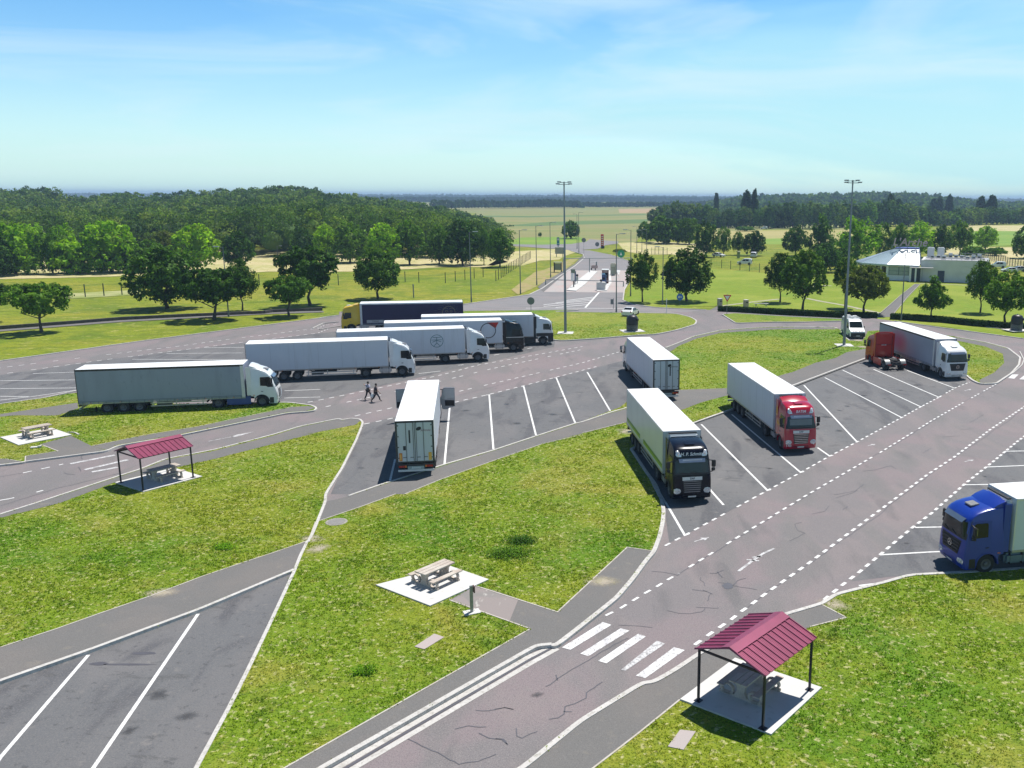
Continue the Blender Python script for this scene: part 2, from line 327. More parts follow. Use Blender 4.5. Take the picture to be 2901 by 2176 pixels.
# fields seen as bands beyond the site
def band(name, s, z, mat): return sheet(name, W2(s), z, mat)
far = 'P: '
band('field', 'P: 1150,705 1300,640 1350,604 1250,596 900,575 1640,575 1640,590 2100,590 2100,615 1830,640 1800,690 1500,700', -.06, field_m)
band('field', 'P: 1640,589 1640,575 2150,575 2120,590', -.055, field_m)
band('field', 'P: 1752,592 1862,590 1848,604 1755,603', -.045, redf_m)
band('field', 'P: 1420,640 1560,628 1840,621 1830,632 1640,636 1500,641', -.045, darkf_m)
band('field', 'P: 1300,610 1500,612 1830,606 1830,609 1500,616 1300,614', -.044, darkf_m)
band('lawn', 'P: 1430,690 1470,673 1640,670 1668,684 1640,692 1500,694', -.04, greenf_m)
band('field', 'P: 2020,642 2100,634 2260,634 2420,640 2420,650 2160,650 2160,662 2030,664', -.045, field_m)
band('field', 'P: 2020,654 2420,650 2420,690 2160,690 2020,676', -.04, layered('ripening_crop', (.34, .31, .11), [(.03, 4, .45, .62, (.40, .34, .14), .7, (.3, 3, 1, 0), 0)]))
band('field', 'P: 2160,676 2260,674 2280,692 2160,692', -.035, greenf_m)
band('field', 'P: 2740,638 3100,638 3100,656 2740,654', -.045, dryf_m)
band('field', 'P: 2740,654 3100,656 3100,690 2740,698', -.04, greenf_m)
band('dry_meadow', 'P: 1750,688 1850,684 1980,690 2010,690 1990,735 1900,720 1830,722 1770,712', -.03, dryf_m)
band('dry_meadow', 'P: 1380,752 1450,712 1600,704 1640,712 1600,725 1585,735 1530,738 1480,752', -.03, dryf_m)
band('dry_meadow', 'P: -80,722 400,712 700,706 1000,708 1390,722 1440,742 1380,756 1250,757 1120,764 1000,769 880,770 760,769 640,776 420,780 200,786 -80,792', -.03, dryf_m)
band('dry_meadow', 'P: 2650,700 2950,700 2950,760 2700,740', -.03, dryf_m)
band('pale_grass', 'P: 150,832 230,829 330,824 400,820 405,834 330,838 240,844 150,846', -.025, layered('pale_grass_m', (.36, .36, .16), [(.4, 4, .45, .6, (.20, .26, .04), .8, (.5, 2, 1, 0), .4)]))
band('brown_verge', 'S: 180,1180 420,1000 560,960 700,900 800,860 900,840 760,960 560,1080 420,1160 250,1235', -.022, layered('brown_verge_m', (.34, .27, .12), [(.3, 4, .45, .6, (.24, .26, .05), .8, None, .4)]))
# lawns of the rest area right of the exit road
band('lawn', 'P: 1770,870 1768,845 1790,800 1850,775 2000,760 2160,772 2300,780 2500,792 2620,800 3000,800 3100,980 2901,965 2680,925 2480,905 2400,880 2240,880 2040,866', -.05, layered('bright_lawn', (.185, .255, .012), [(.7, 5, .50, .64, (.11, .165, .008), .6, (.6, 1.6, 1, 0), .4), 
    (.05, 4, .45, .62, (.26, .30, .035), .8, None, .5), (.2, 4, .52, .7, (.15, .25, .015), .6, None, .5), (1.2, 4, .55, .7, (.30, .30, .07), .5, None, 0), (5., 4, .54, .7, (.10, .17, .012), .5, None, 0)], bump=(4., .8, .12)))
# ---- main asphalt sheet
lot = W2('A: -600,395 0,300 1000,160 2212,5 R: 610,1100 720,1085 720,1060 870,1050 1200,1045 1697,1002 2212,925 S: 500,1170 700,1030 850,930 940,850 930,812 820,778 700,752 560,752 180,722 -300,735 -300,715 180,708 500,712 800,705 960,680 1000,655 1120,665 1300,678 1290,700 1160,720 1080,755 900,768 1000,772 1210,815 1430,890 1410,985 1405,1100 1360,1180 1345,1290 1450,1330 1700,1365 2212,1388 T: 230,835 300,838 430,853 700,870 1080,888 1250,885 1400,905 1650,940 2212,1015 3000,1125')
lot += [(130, 90), (130, -20), (-120, -20), (-120, 110)]
LOT = lot
sheet('asphalt', lot, 0.0, asph_m)
# toll lanes slab
TOLL = W2('U: 0,1345 1350,1355 1360,1280 1430,1180 1440,985 400,985 200,1130')
sheet('toll_apron', TOLL, .008, pinkc_m)
sheet('road', W2('R: 1400,1120 1697,1004 2212,927 S: 500,1172 700,1032 850,932 940,850 932,812 820,779 700,753 560,753 180,723 -300,734 -300,716 180,709 500,713 800,706 960,681 1000,656 1120,666 1300,679 1290,699 1160,719 1080,754 900,767 1000,773 1210,816 1430,891 1410,985 1405,1100 1362,1180 1347,1290 1450,1331 1700,1366 2212,1389 T: 100,850 0,845 S: 1900,1428 1500,1420 600,1406 0,1390 R: 1697,1048'), .003, layered('pale_road', (.215, .205, .21), [(.1, 4, .45, .6, (.24, .215, .215), .7, None, .5), (.5, 5, .5, .66, (.17, .168, .172), .6, (.3, 1, 1, .2), .3), (12., 3, .5, .66, (.30, .29, .29), .4, None, 0)], rough=.85))
# bays with older, darker asphalt
def bay(s): sheet('parking_bays', W2(s), .005, bay_m)
bay('B: 500,1056 1490,828 1750,757 2005,692 C: 20,510 290,440 600,400 655,520 705,712 320,780 0,880 B: 1850,1145 1520,1255 1140,1369 620,1534 400,1604 240,1604 430,1180')
bay('K: 225,440 450,335 695,245 960,150 C: 1530,617 D: 660,553 1150,400 1620,700 1620,780 1510,830 1190,1005 810,1215 590,1335 330,1470 K: 1210,740 620,1060 500,1120 470,900 430,790')
bay('F: 0,1080 620,860 1390,575 2040,300 1880,640 1590,1250 1370,1659 1200,2000 -400,2000 -800,1500')
bay('A: -300,470 0,400 700,298 1700,175 2212,110 B: 280,330 650,270 1150,205 2000,400 1990,450 1520,560 1150,640 620,760 60,885 A: 2212,600 2000,600 1900,570 540,500 200,560 0,610 -300,680')
bay('J: 20,712 80,660 330,440 860,10 1000,-80 1400,200 1400,640 898,650 500,668 200,690')
# ---- islands (raised lawns)
def island(s, z=.10, name='grass_island', extra=None, sm=0):
    pts = W2(s, .1); pts += extra or []
    o = sheet(name, pts, z, grass_m, thick=.16); return pts
ISL = []
big = ('F: -700,1320 0,1060 620,845 1390,560 2050,283 1880,650 1720,985 1590,1245 1365,1659 1200,2000 G: 500,1850 780,1659 2031,945 H: 300,812 400,803 430,812 560,712 700,600 850,480 960,352 1060,215 1110,160 '
       'K: 430,1075 455,960 460,880 443,800 400,695 330,600 225,440 450,335 695,247 960,152 C: 1530,617 D: 0,802 660,553 1150,400 1300,540 1480,640 1620,708 1680,757 1750,785 1900,783 2040,690 2110,610 2130,540 2010,450 1800,395 1520,345 1000,272 690,292 665,350 640,385 520,380 470,345 435,280 380,258 0,258 '
       'C: 1870,212 1600,192 1300,195 1000,216 800,262 690,308 600,342 655,520 705,712 B: 2760,740 2500,925 2300,1000 2160,1050 1850,1150 1520,1260 1140,1372 620,1537 400,1610 390,1640 G: 870,30 800,45 B: 200,1604 330,1400 440,1180 485,1070 490,1040 470,1015 400,1008 330,1022 300,1012 0,1073 '
       'A: 1900,815 1500,918 1150,983 1060,1020 970,1056 830,1100 500,1208 250,1290 0,1368 -700,1600')
# the two sides of the lawn meet the lot in one outline
BIG = W2(big, .1)
sheet('grass_island', BIG, .10, grass_m, thick=.16); ISL.append(BIG)
isl2 = 'A: -600,740 0,602 300,560 540,520 700,555 1200,600 1880,592 2010,590 2170,612 2205,628 2190,645 2140,652 2000,662 1200,828 1000,860 820,890 740,927 175,1000 160,1006 0,1024 -600,1090'
ISL2 = soft(W2(isl2, .1), True); sheet('grass_island', ISL2, .10, grass_m, thick=.16); ISL.append(ISL2)
isl6 = 'H: -250,1930 200,1659 600,1335 1030,1072 1110,1064 1250,985 1400,885 I: 600,622 1330,292 1660,195 1710,165 1800,108 2208,8 J: 320,682 500,673 898,648 1400,620'
ISL6 = soft(W2(isl6, .1)) + [(45, 38), (45, 14), (0, 14)]; sheet('grass_island', ISL6, .10, grass_m, thick=.16); ISL.append(ISL6)
isl7 = 'B: 1150,196 1280,168 2000,162 2212,160 S: 600,1412 1270,1422 1500,1425 1900,1432 2050,1468 2115,1505 2100,1545 1900,1605 1690,1648 C: 450,250 0,285 B: 2020,402'
ISL7 = soft(W2(isl7, .1), True, 1.5); sheet('grass_island', ISL7, .10, grass_m, thick=.16); ISL.append(ISL7)
isl8 = 'C: 1010,103 1100,95 1500,120 1880,138 1890,150 1600,158 1400,158 1110,166 1080,147'
ISL8 = soft(W2(isl8, .1), True); sheet('grass_island', ISL8, .10, grass_m, thick=.16); ISL.append(ISL8)
# ---- footpaths on the islands
def walk(s, z=.106, n='footpath', mat=None): return sheet(n, W2(s, .1), z, mat or walk_m)
walk('G: 420,1740 550,1659 830,1500 1130,1330 2031,820 H: 252,693 0,605 G: 1545,642 1700,556 H: 0,425 440,575 925,125 1095,150 1050,215 960,345 850,470 700,590 560,700 430,800 400,798 300,808 0,980 G: 780,1655 480,1830')
sheet('footpath', W2('G: 1552,643 1700,560 H: 170,482 105,642', .1), .1085, layered('old_pink_path', (.27, .235, .225), [(.6, 4, .5, .62, (.22, .21, .2), .8, None, .5), (2.2, 3, .60, .68, (.52, .50, .46), .7, (1, .4, 1, .9), 0)]))
walk('F: -700,1100 0,822 400,690 700,583 1050,463 1400,330 1700,228 1900,163 2140,80 2045,275 1390,550 620,838 0,1050 -700,1310')
walk('B: 0,1144 430,1062 450,1050 480,1020 400,1012 330,1026 300,1016 0,1078 A: 1900,822 1500,925 1150,990 1060,1030 970,1062 500,1215 0,1375 -600,1570 -600,1600 0,1395 420,1290 700,1185 790,1150 1200,1050 1500,982 2212,800')
walk('G: 735,170 795,45 870,30 B: 400,1615 620,1540 1140,1376 1520,1264 1850,1154 2160,1055 2300,1005 C: 320,786 690,650 1530,621 D: 0,812 660,560 1150,410 1060,350 660,460 490,492 390,545 200,590 0,672 C: 1380,560 1050,690 860,740 720,795 300,890 0,965 B: 1900,1210 1550,1330 1100,1490 820,1604 G: 1220,0 1000,80')
walk('C: 600,348 690,314 800,268 1000,222 1300,200 1600,196 1830,204 1830,212 1400,212 1000,238 830,278 700,330 640,372 615,372')
walk('D: 1290,330 1520,352 1800,402 2010,458 2120,540 2100,610 2035,685 1895,778 1750,780 1740,752 1880,682 1975,590 1960,505 1800,438 1560,388 1290,350')
walk('A: 495,822 640,895 730,922 640,940 178,1000 180,966 405,930 280,882')
walk('A: 640,895 1000,822 1370,762 2040,622 2150,615 2195,628 2130,650 2000,658 1200,822 1000,855 820,885 740,922')
walk('A: -60,985 50,988 155,1003 0,1022 -80,1030')
walk('A: 0,672 540,592 545,630 400,682 100,680 0,690')
walk('H: -230,1930 210,1659 600,1340 1035,1078 1115,1068 1250,990 1400,890 I: 600,627 1000,440 1330,298 1660,200 1885,315 1560,400 930,690 400,1050 0,1375 H: 690,1659 350,1880')
sheet('footpath', W2('U: 0,1345 420,985 560,880 680,760 660,730 520,870 380,960 0,1180 -100,1260', .05), .02, walk_m)
band('footpath', 'Q: -200,1312 0,1293 1000,1215 2212,1150 R: 600,1062 600,1052 0,1058 Q: 1600,1170 1000,1200 0,1278 -200,1295', -.02, walk_m)
band('footpath', 'T: 1270,880 1380,878 1480,760 1560,672 1530,672 1440,745 1320,850', -.03, walk_m)
band('footpath', 'T: 240,838 305,835 325,812 300,806', -.028, walk_m)
pt_ = MB(); stripe(pt_, W2('T: 310,815 345,806 500,786 680,766'), .9, -.03); stripe(pt_, W2('T: 850,762 950,782 1080,804 1310,854'), 1.0, -.03); stripe(pt_, W2('T: 860,690 980,682 1010,684'), .9, -.03); stripe(pt_, W2('T: 1560,668 1800,678 2000,690'), .8, -.03)
st(pt_.build('gravel_path', M('gravel', (.36, .34, .24), .9, 0, .15, 1.), smooth=0))
# ---- grass beyond: kerbs
K_ = lambda s, w=.17, z1=.135, closed=False, mat=None: kerb(soft(W2(s, .1), False, .5), w, z1, -.05, closed, mat)
K_('F: -700,1320 0,1056 620,841 1390,556 2046,281', .2, .15)
K_('F: 2140,80 2090,180 2050,283 1880,650 1720,985 1590,1245 1365,1659 1200,2000', .16, .13)
K_('G: 690,290 720,235 795,45 B: 200,1604 330,1400 440,1180 482,1075 492,1042 470,1017 400,1010 330,1023 300,1013 0,1073 A: 1900,815 1500,918 1150,985 1060,1022 970,1058 830,1102 500,1210 250,1292 0,1370 -700,1602', .17)
K_('G: 470,1840 780,1657 1400,1305 2031,943 H: 300,810 400,801', .22, .15)
K_('H: 400,803 430,806 560,706 700,595 850,475 960,347 1060,210 1110,155 K: 430,1075 455,960 460,880 443,800 400,695 330,600 225,440', .24, .13)
K_('K: 222,436 345,622 430,790', .12, .14)
K_('B: 380,1618 620,1534 1140,1369 1520,1259 1850,1149 2160,1049 C: 0,882 205,812 320,780 500,715', .17)
K_('K: 225,440 450,335 695,245 960,150 C: 1530,615 D: 0,800 660,551 1150,400', .22, .15)
K_('C: 600,345 690,311 800,264 1000,218 1300,197 1600,193 1830,202 1870,214', .17)
K_('D: 0,256 380,256 435,278 470,343 520,380', .17)
K_('D: 1520,347 1800,397 2010,452 2125,540 2112,610 2042,688 1900,783 1750,787 1680,757 1620,708', .22)
K_('D: 2050,690 2140,610 2160,560 2120,480', .12, .1)
K_('A: -600,737 0,600 300,560 545,505', .15)
K_('A: 1880,592 2010,590 2170,610 2205,628 2190,647 2140,654 2000,664 1200,830 1000,862 820,892 740,929 175,1002 160,1008 0,1026 -600,1092', .17)
K_('H: -250,1930 200,1659 600,1333 1030,1070 1110,1062 1250,983 1400,883 I: 600,620 1330,290 1660,193 1710,163 1800,106 2208,6 J: 320,680 500,671 898,646 1400,618', .22, .14)
kerb(ISL7, .2, .14, closed=True); kerb(ISL8, .16, .13, closed=True)
K_('B: 100,302 180,264 300,252', .15); K_('B: 150,312 270,292 320,285', .12)
K_('A: -600,392 0,298 1000,158 2212,3 R: 610,1098 720,1084', .2, .1)
K_('R: 1697,1000 2212,923 S: 500,1168 700,1028 850,928 940,850 930,812 800,775', .25, .12)
K_('S: 1210,813 1430,888 1418,985 1405,1100 1360,1180 1345,1290 1450,1332 1700,1368 2212,1390', .2, .1)
K_('T: 430,853 700,870 1080,888', .15, .08); K_('T: 1400,903 1650,938 2212,1013 2500,1060', .2, .1); K_('T: 1400,880 1700,902 2212,968', .1, .05)
# thin edging stones beside paths
def edge(s, w=.07, z1=.123): kerb(W2(s, .1), w, z1, .0, mat=edge_m, name='path_edging')
for s in ('G: 1545,642 2031,815', 'G: 1700,555 H: 440,575 925,125 1098,150', 'G: 2031,820 1130,1330 550,1659 420,1740', 'B: 2212,1138 1900,1210 1550,1330 1100,1490 820,1604', 'G: 1220,0 1000,80 735,170 690,290',
          'F: 2140,80 1900,163 1700,228 1400,330', 'A: 175,1000 178,965 405,930 280,882', 'A: 640,895 1000,820 1370,760 2040,620', 'H: 350,1880 690,1659 1000,1420 1290,1185', 'I: 1660,197 1885,315 1560,398', 'C: 300,888 0,962', 'A: 0,985 50,986 158,1004',
          'T: 1270,880 1320,848 1440,743 1530,672', 'T: 1380,878 1480,758 1562,672', 'F: 1400,330 1050,463 700,583 400,690 0,822'): edge(s)
# gutter beside the near road
gut = MB(); stripe(gut, W2('G: 560,1880 920,1659 2031,1003 H: 425,812'), .12, .013)
st(gut.build('gutter', tar_m, smooth=0))
gu2 = MB(); 
for s in ('G: 500,1890 880,1652 2031,983 H: 410,815', 'G: 620,1880 970,1659 2031,1030 H: 440,828'): stripe(gu2, W2(s), .26, .010)
st(gu2.build('gutter_stone', kerb_m, smooth=0))
gk = MB(); stripe(gk, W2('I: -200,1110 0,985 130,893 I: 300,800', .0), .01, .02)
# ---- painted markings
mk = MB()
L1 = 'K: 470,1140 620,1060 1210,740 1450,610 D: 330,1470 590,1335 810,1215 1010,1105 1190,1005 1360,915 1510,828 1650,772'
dashes(mk, W2(L1), .14, .5, .5, worn=.04)
dashes(mk, W2('K: 40,1645 150,1590 240,1535 330,1480 410,1435 490,1385 570,1340 1000,1075 1500,770 2042,455 D: 1300,1130 1650,930 1900,790'), .14, .5, .5, worn=.06)
dashes(mk, W2('I: 530,560 640,480 860,330 945,262 1040,195 1125,130 1215,65 K: 1305,1410 1510,1265 1770,1070 2042,868 D: 1255,1640 1500,1480 1840,1220 2160,1005 2600,700'), .17, .5, .5)
dashes(mk, W2('K: 1620,1530 1750,1425 1880,1325 2042,1190 J: 240,515 330,440 430,365 600,215 740,105 860,5 1000,-100'), .17, .5, .5)
for s in ('C: 860,900 1338,1378 1362,1372', 'C: 1080,828 1578,1248 1602,1242', 'C: 1700,1068 1788,1130 1812,1124', 'D: 92,802 588,1333 608,1328', 'D: 288,730 1008,1105 1025,1100', 'D: 456,660 1188,1004 1205,1000', 'D: 745,652 1358,914 1375,910', 'D: 1060,662 1508,829',
          'K: 420,742 500,870 613,1064 645,1052', 'K: 700,600 800,740 893,845', 'B: 1174,905 1132,1368', 'B: 1455,828 1482,826 1515,1252', 'B: 1735,764 1752,760 1848,1142', 'B: 1990,694 2007,692 2155,1045', 'C: 35,522 205,808', 'B: 745,1330 705,1500', 'C: 185,820 195,860',
          'F: 0,1590 615,874', 'F: 0,1592 -300,1990', 'F: 650,1659 1378,588', 'F: 650,1659 380,2050', 'J: 345,439 440,437 900,430', 'J: 165,578 430,563 900,545', 'J: 60,735 330,700', 'J: 590,222 900,218', 'J: 705,132 900,124', 'J: 800,52 900,50'):
    stripe(mk, W2(s), .15, .0125)
for s in ('A: 0,440 520,434', 'A: 0,495 530,490', 'A: 0,548 200,551', 'A: 230,390 560,378', 'A: 1160,250 1690,246', 'A: 920,290 1640,294', 'A: 1420,210 1700,207', 'A: 1980,510 2230,500', 'A: 1980,560 2230,553', 'B: 930,660 1100,640', 'B: 1240,595 1280,590', 'B: 1520,515 1560,508', 'B: 1780,465 1820,458', 'A: 0,575 240,548 530,505'):
    stripe(mk, W2(s), .13, .0125)
for s, wn in (('B: 500,1056 620,1032 950,960 1210,885 1480,823 1750,755 2000,690 2340,600', .0), ('B: 430,992 780,915 1220,805 1800,670 2212,575 2500,490', .05), ('B: 200,920 620,830 1120,715 1500,622 2212,470', .15), ('B: 60,885 300,838 640,768 1100,672 1400,592 2212,448', .05),
              ('A: -200,378 0,350 640,270 1200,205 1600,150 2212,75 B: 200,280 300,270', .1), ('A: 50,388 700,298 1700,170 2212,108 B: 220,310', .05), ('A: 40,1030 90,1022', 0), ('A: 160,1082 330,1045 440,1020', 0)):
    dashes(mk, W2(s), .14, .55, .6, worn=wn)
dashes(mk, W2('A: -100,1290 65,1262 200,1232 300,1203'), .14, 1.5, 1.3)
# hatching before the toll lanes, gore
for s in ('U: 930,1355 700,1610', 'U: 860,1430 380,1490', 'U: 820,1460 200,1530', 'U: 790,1490 0,1560', 'U: 760,1525 0,1590', 'U: 735,1560 200,1608'): stripe(mk, W2(s), .35, .0125)
stripe(mk, W2('U: -300,1620 0,1615 1330,1625'), .3, .0125)
o = st(mk.build('road_markings', paint_m, smooth=0))
wk = MB()
for q in ((470, 822, 530, 838, 815, 665, 755, 645), (598, 865, 655, 882, 940, 705, 880, 688), (722, 915, 780, 932, 1055, 745, 1000, 727), (985, 1018, 1050, 1036, 1325, 840, 1250, 820)):
    wk.add([(*p, .0125) for p in W2('H: ' + ' '.join(f'{q[i]},{q[i+1]}' for i in range(0, 8, 2)))], [(0, 1, 2, 3)])
for s in ('D: 2010,735 2050,700 2110,700 2070,740', 'D: 2115,745 2160,712 2220,712 2170,750'): wk.add([(*p, .0125) for p in W2(s)], [(0, 1, 2, 3)])
st(wk.build('zebra_crossing', layered('crossing_paint', (.70, .70, .70), [(2.0, 6, .45, .62, (.50, .49, .50), .8, (1, .5, 1, .9), .3), (9., 6, .54, .64, (.30, .28, .28), .7, (1, .6, 1, .9), .2)]), smooth=0))
wn = MB()
for s in ('A: 490,1018 800,958', 'A: 590,1060 890,990', 'A: 640,1076 820,1042'): stripe(wn, W2(s), .35, .0125)
stripe(wn, W2('A: 1450,862 1625,828'), .10, .0125); wn.add([(*p, .0125) for p in W2('A: 1610,830 1650,816 1770,794 1660,826 1630,832')], [(0, 1, 2, 3, 4)])
wn.add([(*p, .0125) for p in W2('H: 880,978 915,982 1190,795 1130,775')], [(0, 1, 2, 3)])
stripe(wn, W2('K: 1000,1325 1100,1250 1180,1195 1260,1160'), .16); stripe(wn, W2('K: 1060,1240 1150,1250'), .14); stripe(wn, W2('K: 1100,1225 1170,1215'), .14)
# arrows painted on the lanes
def arrow(a, b, wd=.22):
    a, b = Vector(W2(a)[0]), Vector(W2(b)[0]); d = (b - a).normalized(); n = Vector((-d.y, d.x)); L_ = (b - a).length
    stripe(wn, [tuple(a), tuple(a + d * L_ * .62)], .09); t = a + d * L_ * .55
    wn.add([(*(t + n * wd), .0125), (*(t - n * wd), .0125), (*b, .0125)], [(0, 1, 2)])
arrow('D: 690,1372', 'D: 765,1355'); arrow('D: 1600,855', 'D: 1665,838'); arrow('D: 1600,1522', 'D: 1690,1500'); arrow('K: 680,1110', 'K: 790,1078')
arrow('D: 560,90', 'D: 600,84')
st(wn.build('worn_markings', worn_m, smooth=0))
# sealed cracks
ck = MB()
for s in ('K: 380,1325 460,1330 550,1350 1000,1080 1500,775 2042,455 D: 1000,1325 1600,955 1900,800', 'I: 960,262 1215,65 K: 1400,1358 1770,1085 2042,885 D: 1280,1645 1860,1240 2160,1020', 'J: 240,610 270,580 350,480 440,405', 'J: 640,235 700,190 780,110 890,20', 'J: 155,590 240,620 290,640',
          'K: 790,1340 840,1342 895,1315', 'K: 845,1325 885,1370', 'K: 725,1365 720,1385 745,1400 755,1430', 'K: 670,1455 775,1470', 'K: 745,1460 815,1490', 'K: 805,1480 775,1540', 'K: 850,1405 900,1412 960,1430 1130,1458', 'K: 960,1430 1000,1390 1055,1375', 'K: 480,1608 560,1628 640,1630 720,1615 760,1590', 'K: 695,1583 860,1590',
          'K: 1455,968 1410,985 1430,1030 1480,1050 1370,1105', 'K: 1655,850 1620,890 1530,910', 'K: 1790,855 1755,880', 'K: 1700,795 1830,750 1910,690', 'K: 1690,770 1860,740', 'K: 1900,600 1990,590', 'H: 860,665 1100,682', 'H: 930,752 860,785 760,850 650,905 520,985 430,1030 360,1092', 'H: 430,1015 440,1050',
          'H: 755,1060 640,1140 635,1175 560,1215 490,1235 485,1290 440,1318 380,1320', 'H: 485,1265 540,1268', 'H: 150,1385 165,1440 200,1455 300,1405', 'G: 1290,1480 1380,1530 1470,1570 1600,1645 1720,1620 1830,1575', 'G: 1580,1420 1660,1400 1770,1410', 'G: 1730,1450 1790,1480 1870,1490 1895,1515', 'G: 1710,1312 1790,1310 1880,1295 1935,1305',
          'H: 0,1458 60,1465 95,1497', 'H: 0,1250 80,1240 135,1252', 'A: 0,1312 400,1190 830,1085', 'A: 0,1110 160,1082', 'A: 545,1040 560,1070', 'A: 565,955 575,985', 'A: 445,1080 470,1090 520,1092', 'B: 1240,830 1500,770 1620,735 1900,650', 'D: 1650,1150 1780,1075', 'D: 1560,1220 1670,1210', 'D: 1210,1440 1290,1395', 'D: 1560,1280 1390,1290', 'D: 760,1600 900,1560 960,1590'):
    pts = W2(s); q = []; wob = Vector((0, 0))
    for i in range(len(pts) - 1):
        a, b = Vector(pts[i]), Vector(pts[i + 1]); n = max(1, int((b - a).length / .22))
        for k in range(n): wob = wob * .9 + Vector((random.gauss(0, .022), random.gauss(0, .022))); q.append(tuple(a.lerp(b, k / n) + wob))
    q.append(pts[-1]); stripe(ck, q, random.uniform(.03, .05), .009)
cx = W2('K: 925,1430')[0]; ck.add([(cx[0] + .3 * math.cos(a) * random.uniform(.8, 1.1), cx[1] + .38 * math.sin(a) * random.uniform(.8, 1.1), .0095) for a in [i * PI / 8 for i in range(16)]], [tuple(range(16))])
st(ck.build('crack_sealant', tar_m, smooth=0))
# oily stains in the bays, sheets in the paths
sn = MB()
for s, r in (('F: 1000,862', (.55, .12)), ('F: 690,935', (.4, .14)), ('F: 900,940', (1.1, .08))):
    c = W2(s)[0]; sn.add([(c[0] + r[0] * math.cos(a) * random.uniform(.8, 1.1), c[1] + r[1] * math.sin(a) * random.uniform(.8, 1.2), .0095) for a in [i * PI / 10 for i in range(20)]], [tuple(range(20))])
st(sn.build('oil_stain', M('oil', (.085, .08, .09), .5), smooth=0))
for s, lb in (('I: 290,1470 400,1320 540,1335 430,1500', 'square pinkish concrete hatch cover in the grass beside the near shelter slab'), ('G: 1335,925 1455,848 1515,868 1395,942', 'long narrow concrete hatch cover in the middle of the front lawn')):
    tag(sheet('hatch_cover', W2(s, .1), .125, pinkc_m, thick=.1, kind=None), lb, 'hatch cover')
mh = MB().lathe([(0, .12), (.62, .12), (.64, .09)], (*W2('G: 862,168', .1)[0], 0), 24); mo = mh.build('manhole_cover', M('old_concrete', (.30, .28, .25), .9, 0, .2, 6.))
tag(mo, 'round concrete manhole cover in the grass by the path tip', 'manhole cover')
ml = MB().lathe([(0, .128), (.5, .128), (.5, .12)], (*W2('G: 862,168', .1)[0], 0), 24); ml.build('lid', M('iron', (.22, .21, .2), .7), mo)
def soil(spots, soil_m=soil_m, nm='bare_soil', zz=.1115, zp=.1, dark=1.):
    vs, fs, at_ = [], [], []
    for s_, r in spots:
        c = W2(s_, zp)[0]; ph = random.random() * 6; k = len(vs); n = 20
        for ring_ in range(5):
            q = ring_ / 4
            for i in range(n): a = 2 * PI * i / n; vs.append((c[0] + r * q * 1.3 * math.cos(a) * (1 + .35 * math.sin(2 * a + ph)), c[1] + r * q * 1.2 * math.sin(a), zz)); at_.append(1 - q)
        for ring_ in range(4):
            for i in range(n): j = (i + 1) % n; fs.append((k + ring_ * n + i, k + (ring_ + 1) * n + i, k + (ring_ + 1) * n + j, k + ring_ * n + j))
    me = bpy.data.meshes.new(nm); me.from_pydata(vs, [], fs); a_ = me.attributes.new('core', 'FLOAT', 'POINT'); a_.data.foreach_set('value', at_)
    t = soil_m.node_tree; b = t.nodes['Principled BSDF']; at = t.nodes.new('ShaderNodeAttribute'); at.attribute_name = 'core'; n = t.nodes.new('ShaderNodeTexNoise'); n.inputs['Scale'].default_value = 7.; n.inputs['Detail'].default_value = 8; n.inputs['Roughness'].default_value = .7; g_ = t.nodes.new('ShaderNodeNewGeometry'); t.links.new(g_.outputs['Position'], n.inputs['Vector'])
    m1 = t.nodes.new('ShaderNodeMath'); m1.operation = 'ADD'; t.links.new(at.outputs['Fac'], m1.inputs[0]); t.links.new(n.outputs['Fac'], m1.inputs[1]); mr = t.nodes.new('ShaderNodeMapRange'); mr.inputs['From Min'].default_value = .80; mr.inputs['From Max'].default_value = 1.35; mr.inputs['To Max'].default_value = .8 if zp else .5; t.links.new(m1.outputs[0], mr.inputs['Value']); t.links.new(mr.outputs[0], b.inputs['Alpha'])
    st(link(nm, me, soil_m))
soil((('F: 1120,440', .8), ('H: 750,360', .9), ('C: 320,950', 1.3), ('G: 715,270', .8), ('G: 750,330', .9), ('D: 640,440', 1.2), ('D: 600,380', 1.0), ('I: 1780,200', .9)))
oilm = layered('oil_drips', (.06, .06, .065), [(4., 4, .5, .7, (.09, .088, .09), .6, None, 0)], rough=.5)
soil([(q, random.uniform(.2, .65)) for q in ('C: 1100,1150', 'C: 1450,1000', 'C: 1350,1220', 'C: 1690,930', 'C: 1860,800', 'C: 1200,1010', 'D: 500,1000', 'D: 650,900', 'D: 850,930', 'D: 1000,850', 'D: 1150,800', 'D: 300,1100', 'D: 420,1230', 'B: 950,1200', 'B: 1300,950', 'B: 1350,1120', 'B: 1620,900', 'B: 1700,1050', 'B: 1900,880', 'B: 1980,980', 'B: 2050,850', 'B: 600,1250', 'B: 480,1400',
  'F: 900,1400', 'F: 1100,1150', 'F: 1300,1300', 'J: 500,480', 'J: 300,520', 'J: 700,180', 'H: 600,1500', 'H: 300,1150', 'A: 300,470', 'A: 1300,270')], oilm, 'oil_stain', .0105, 0)
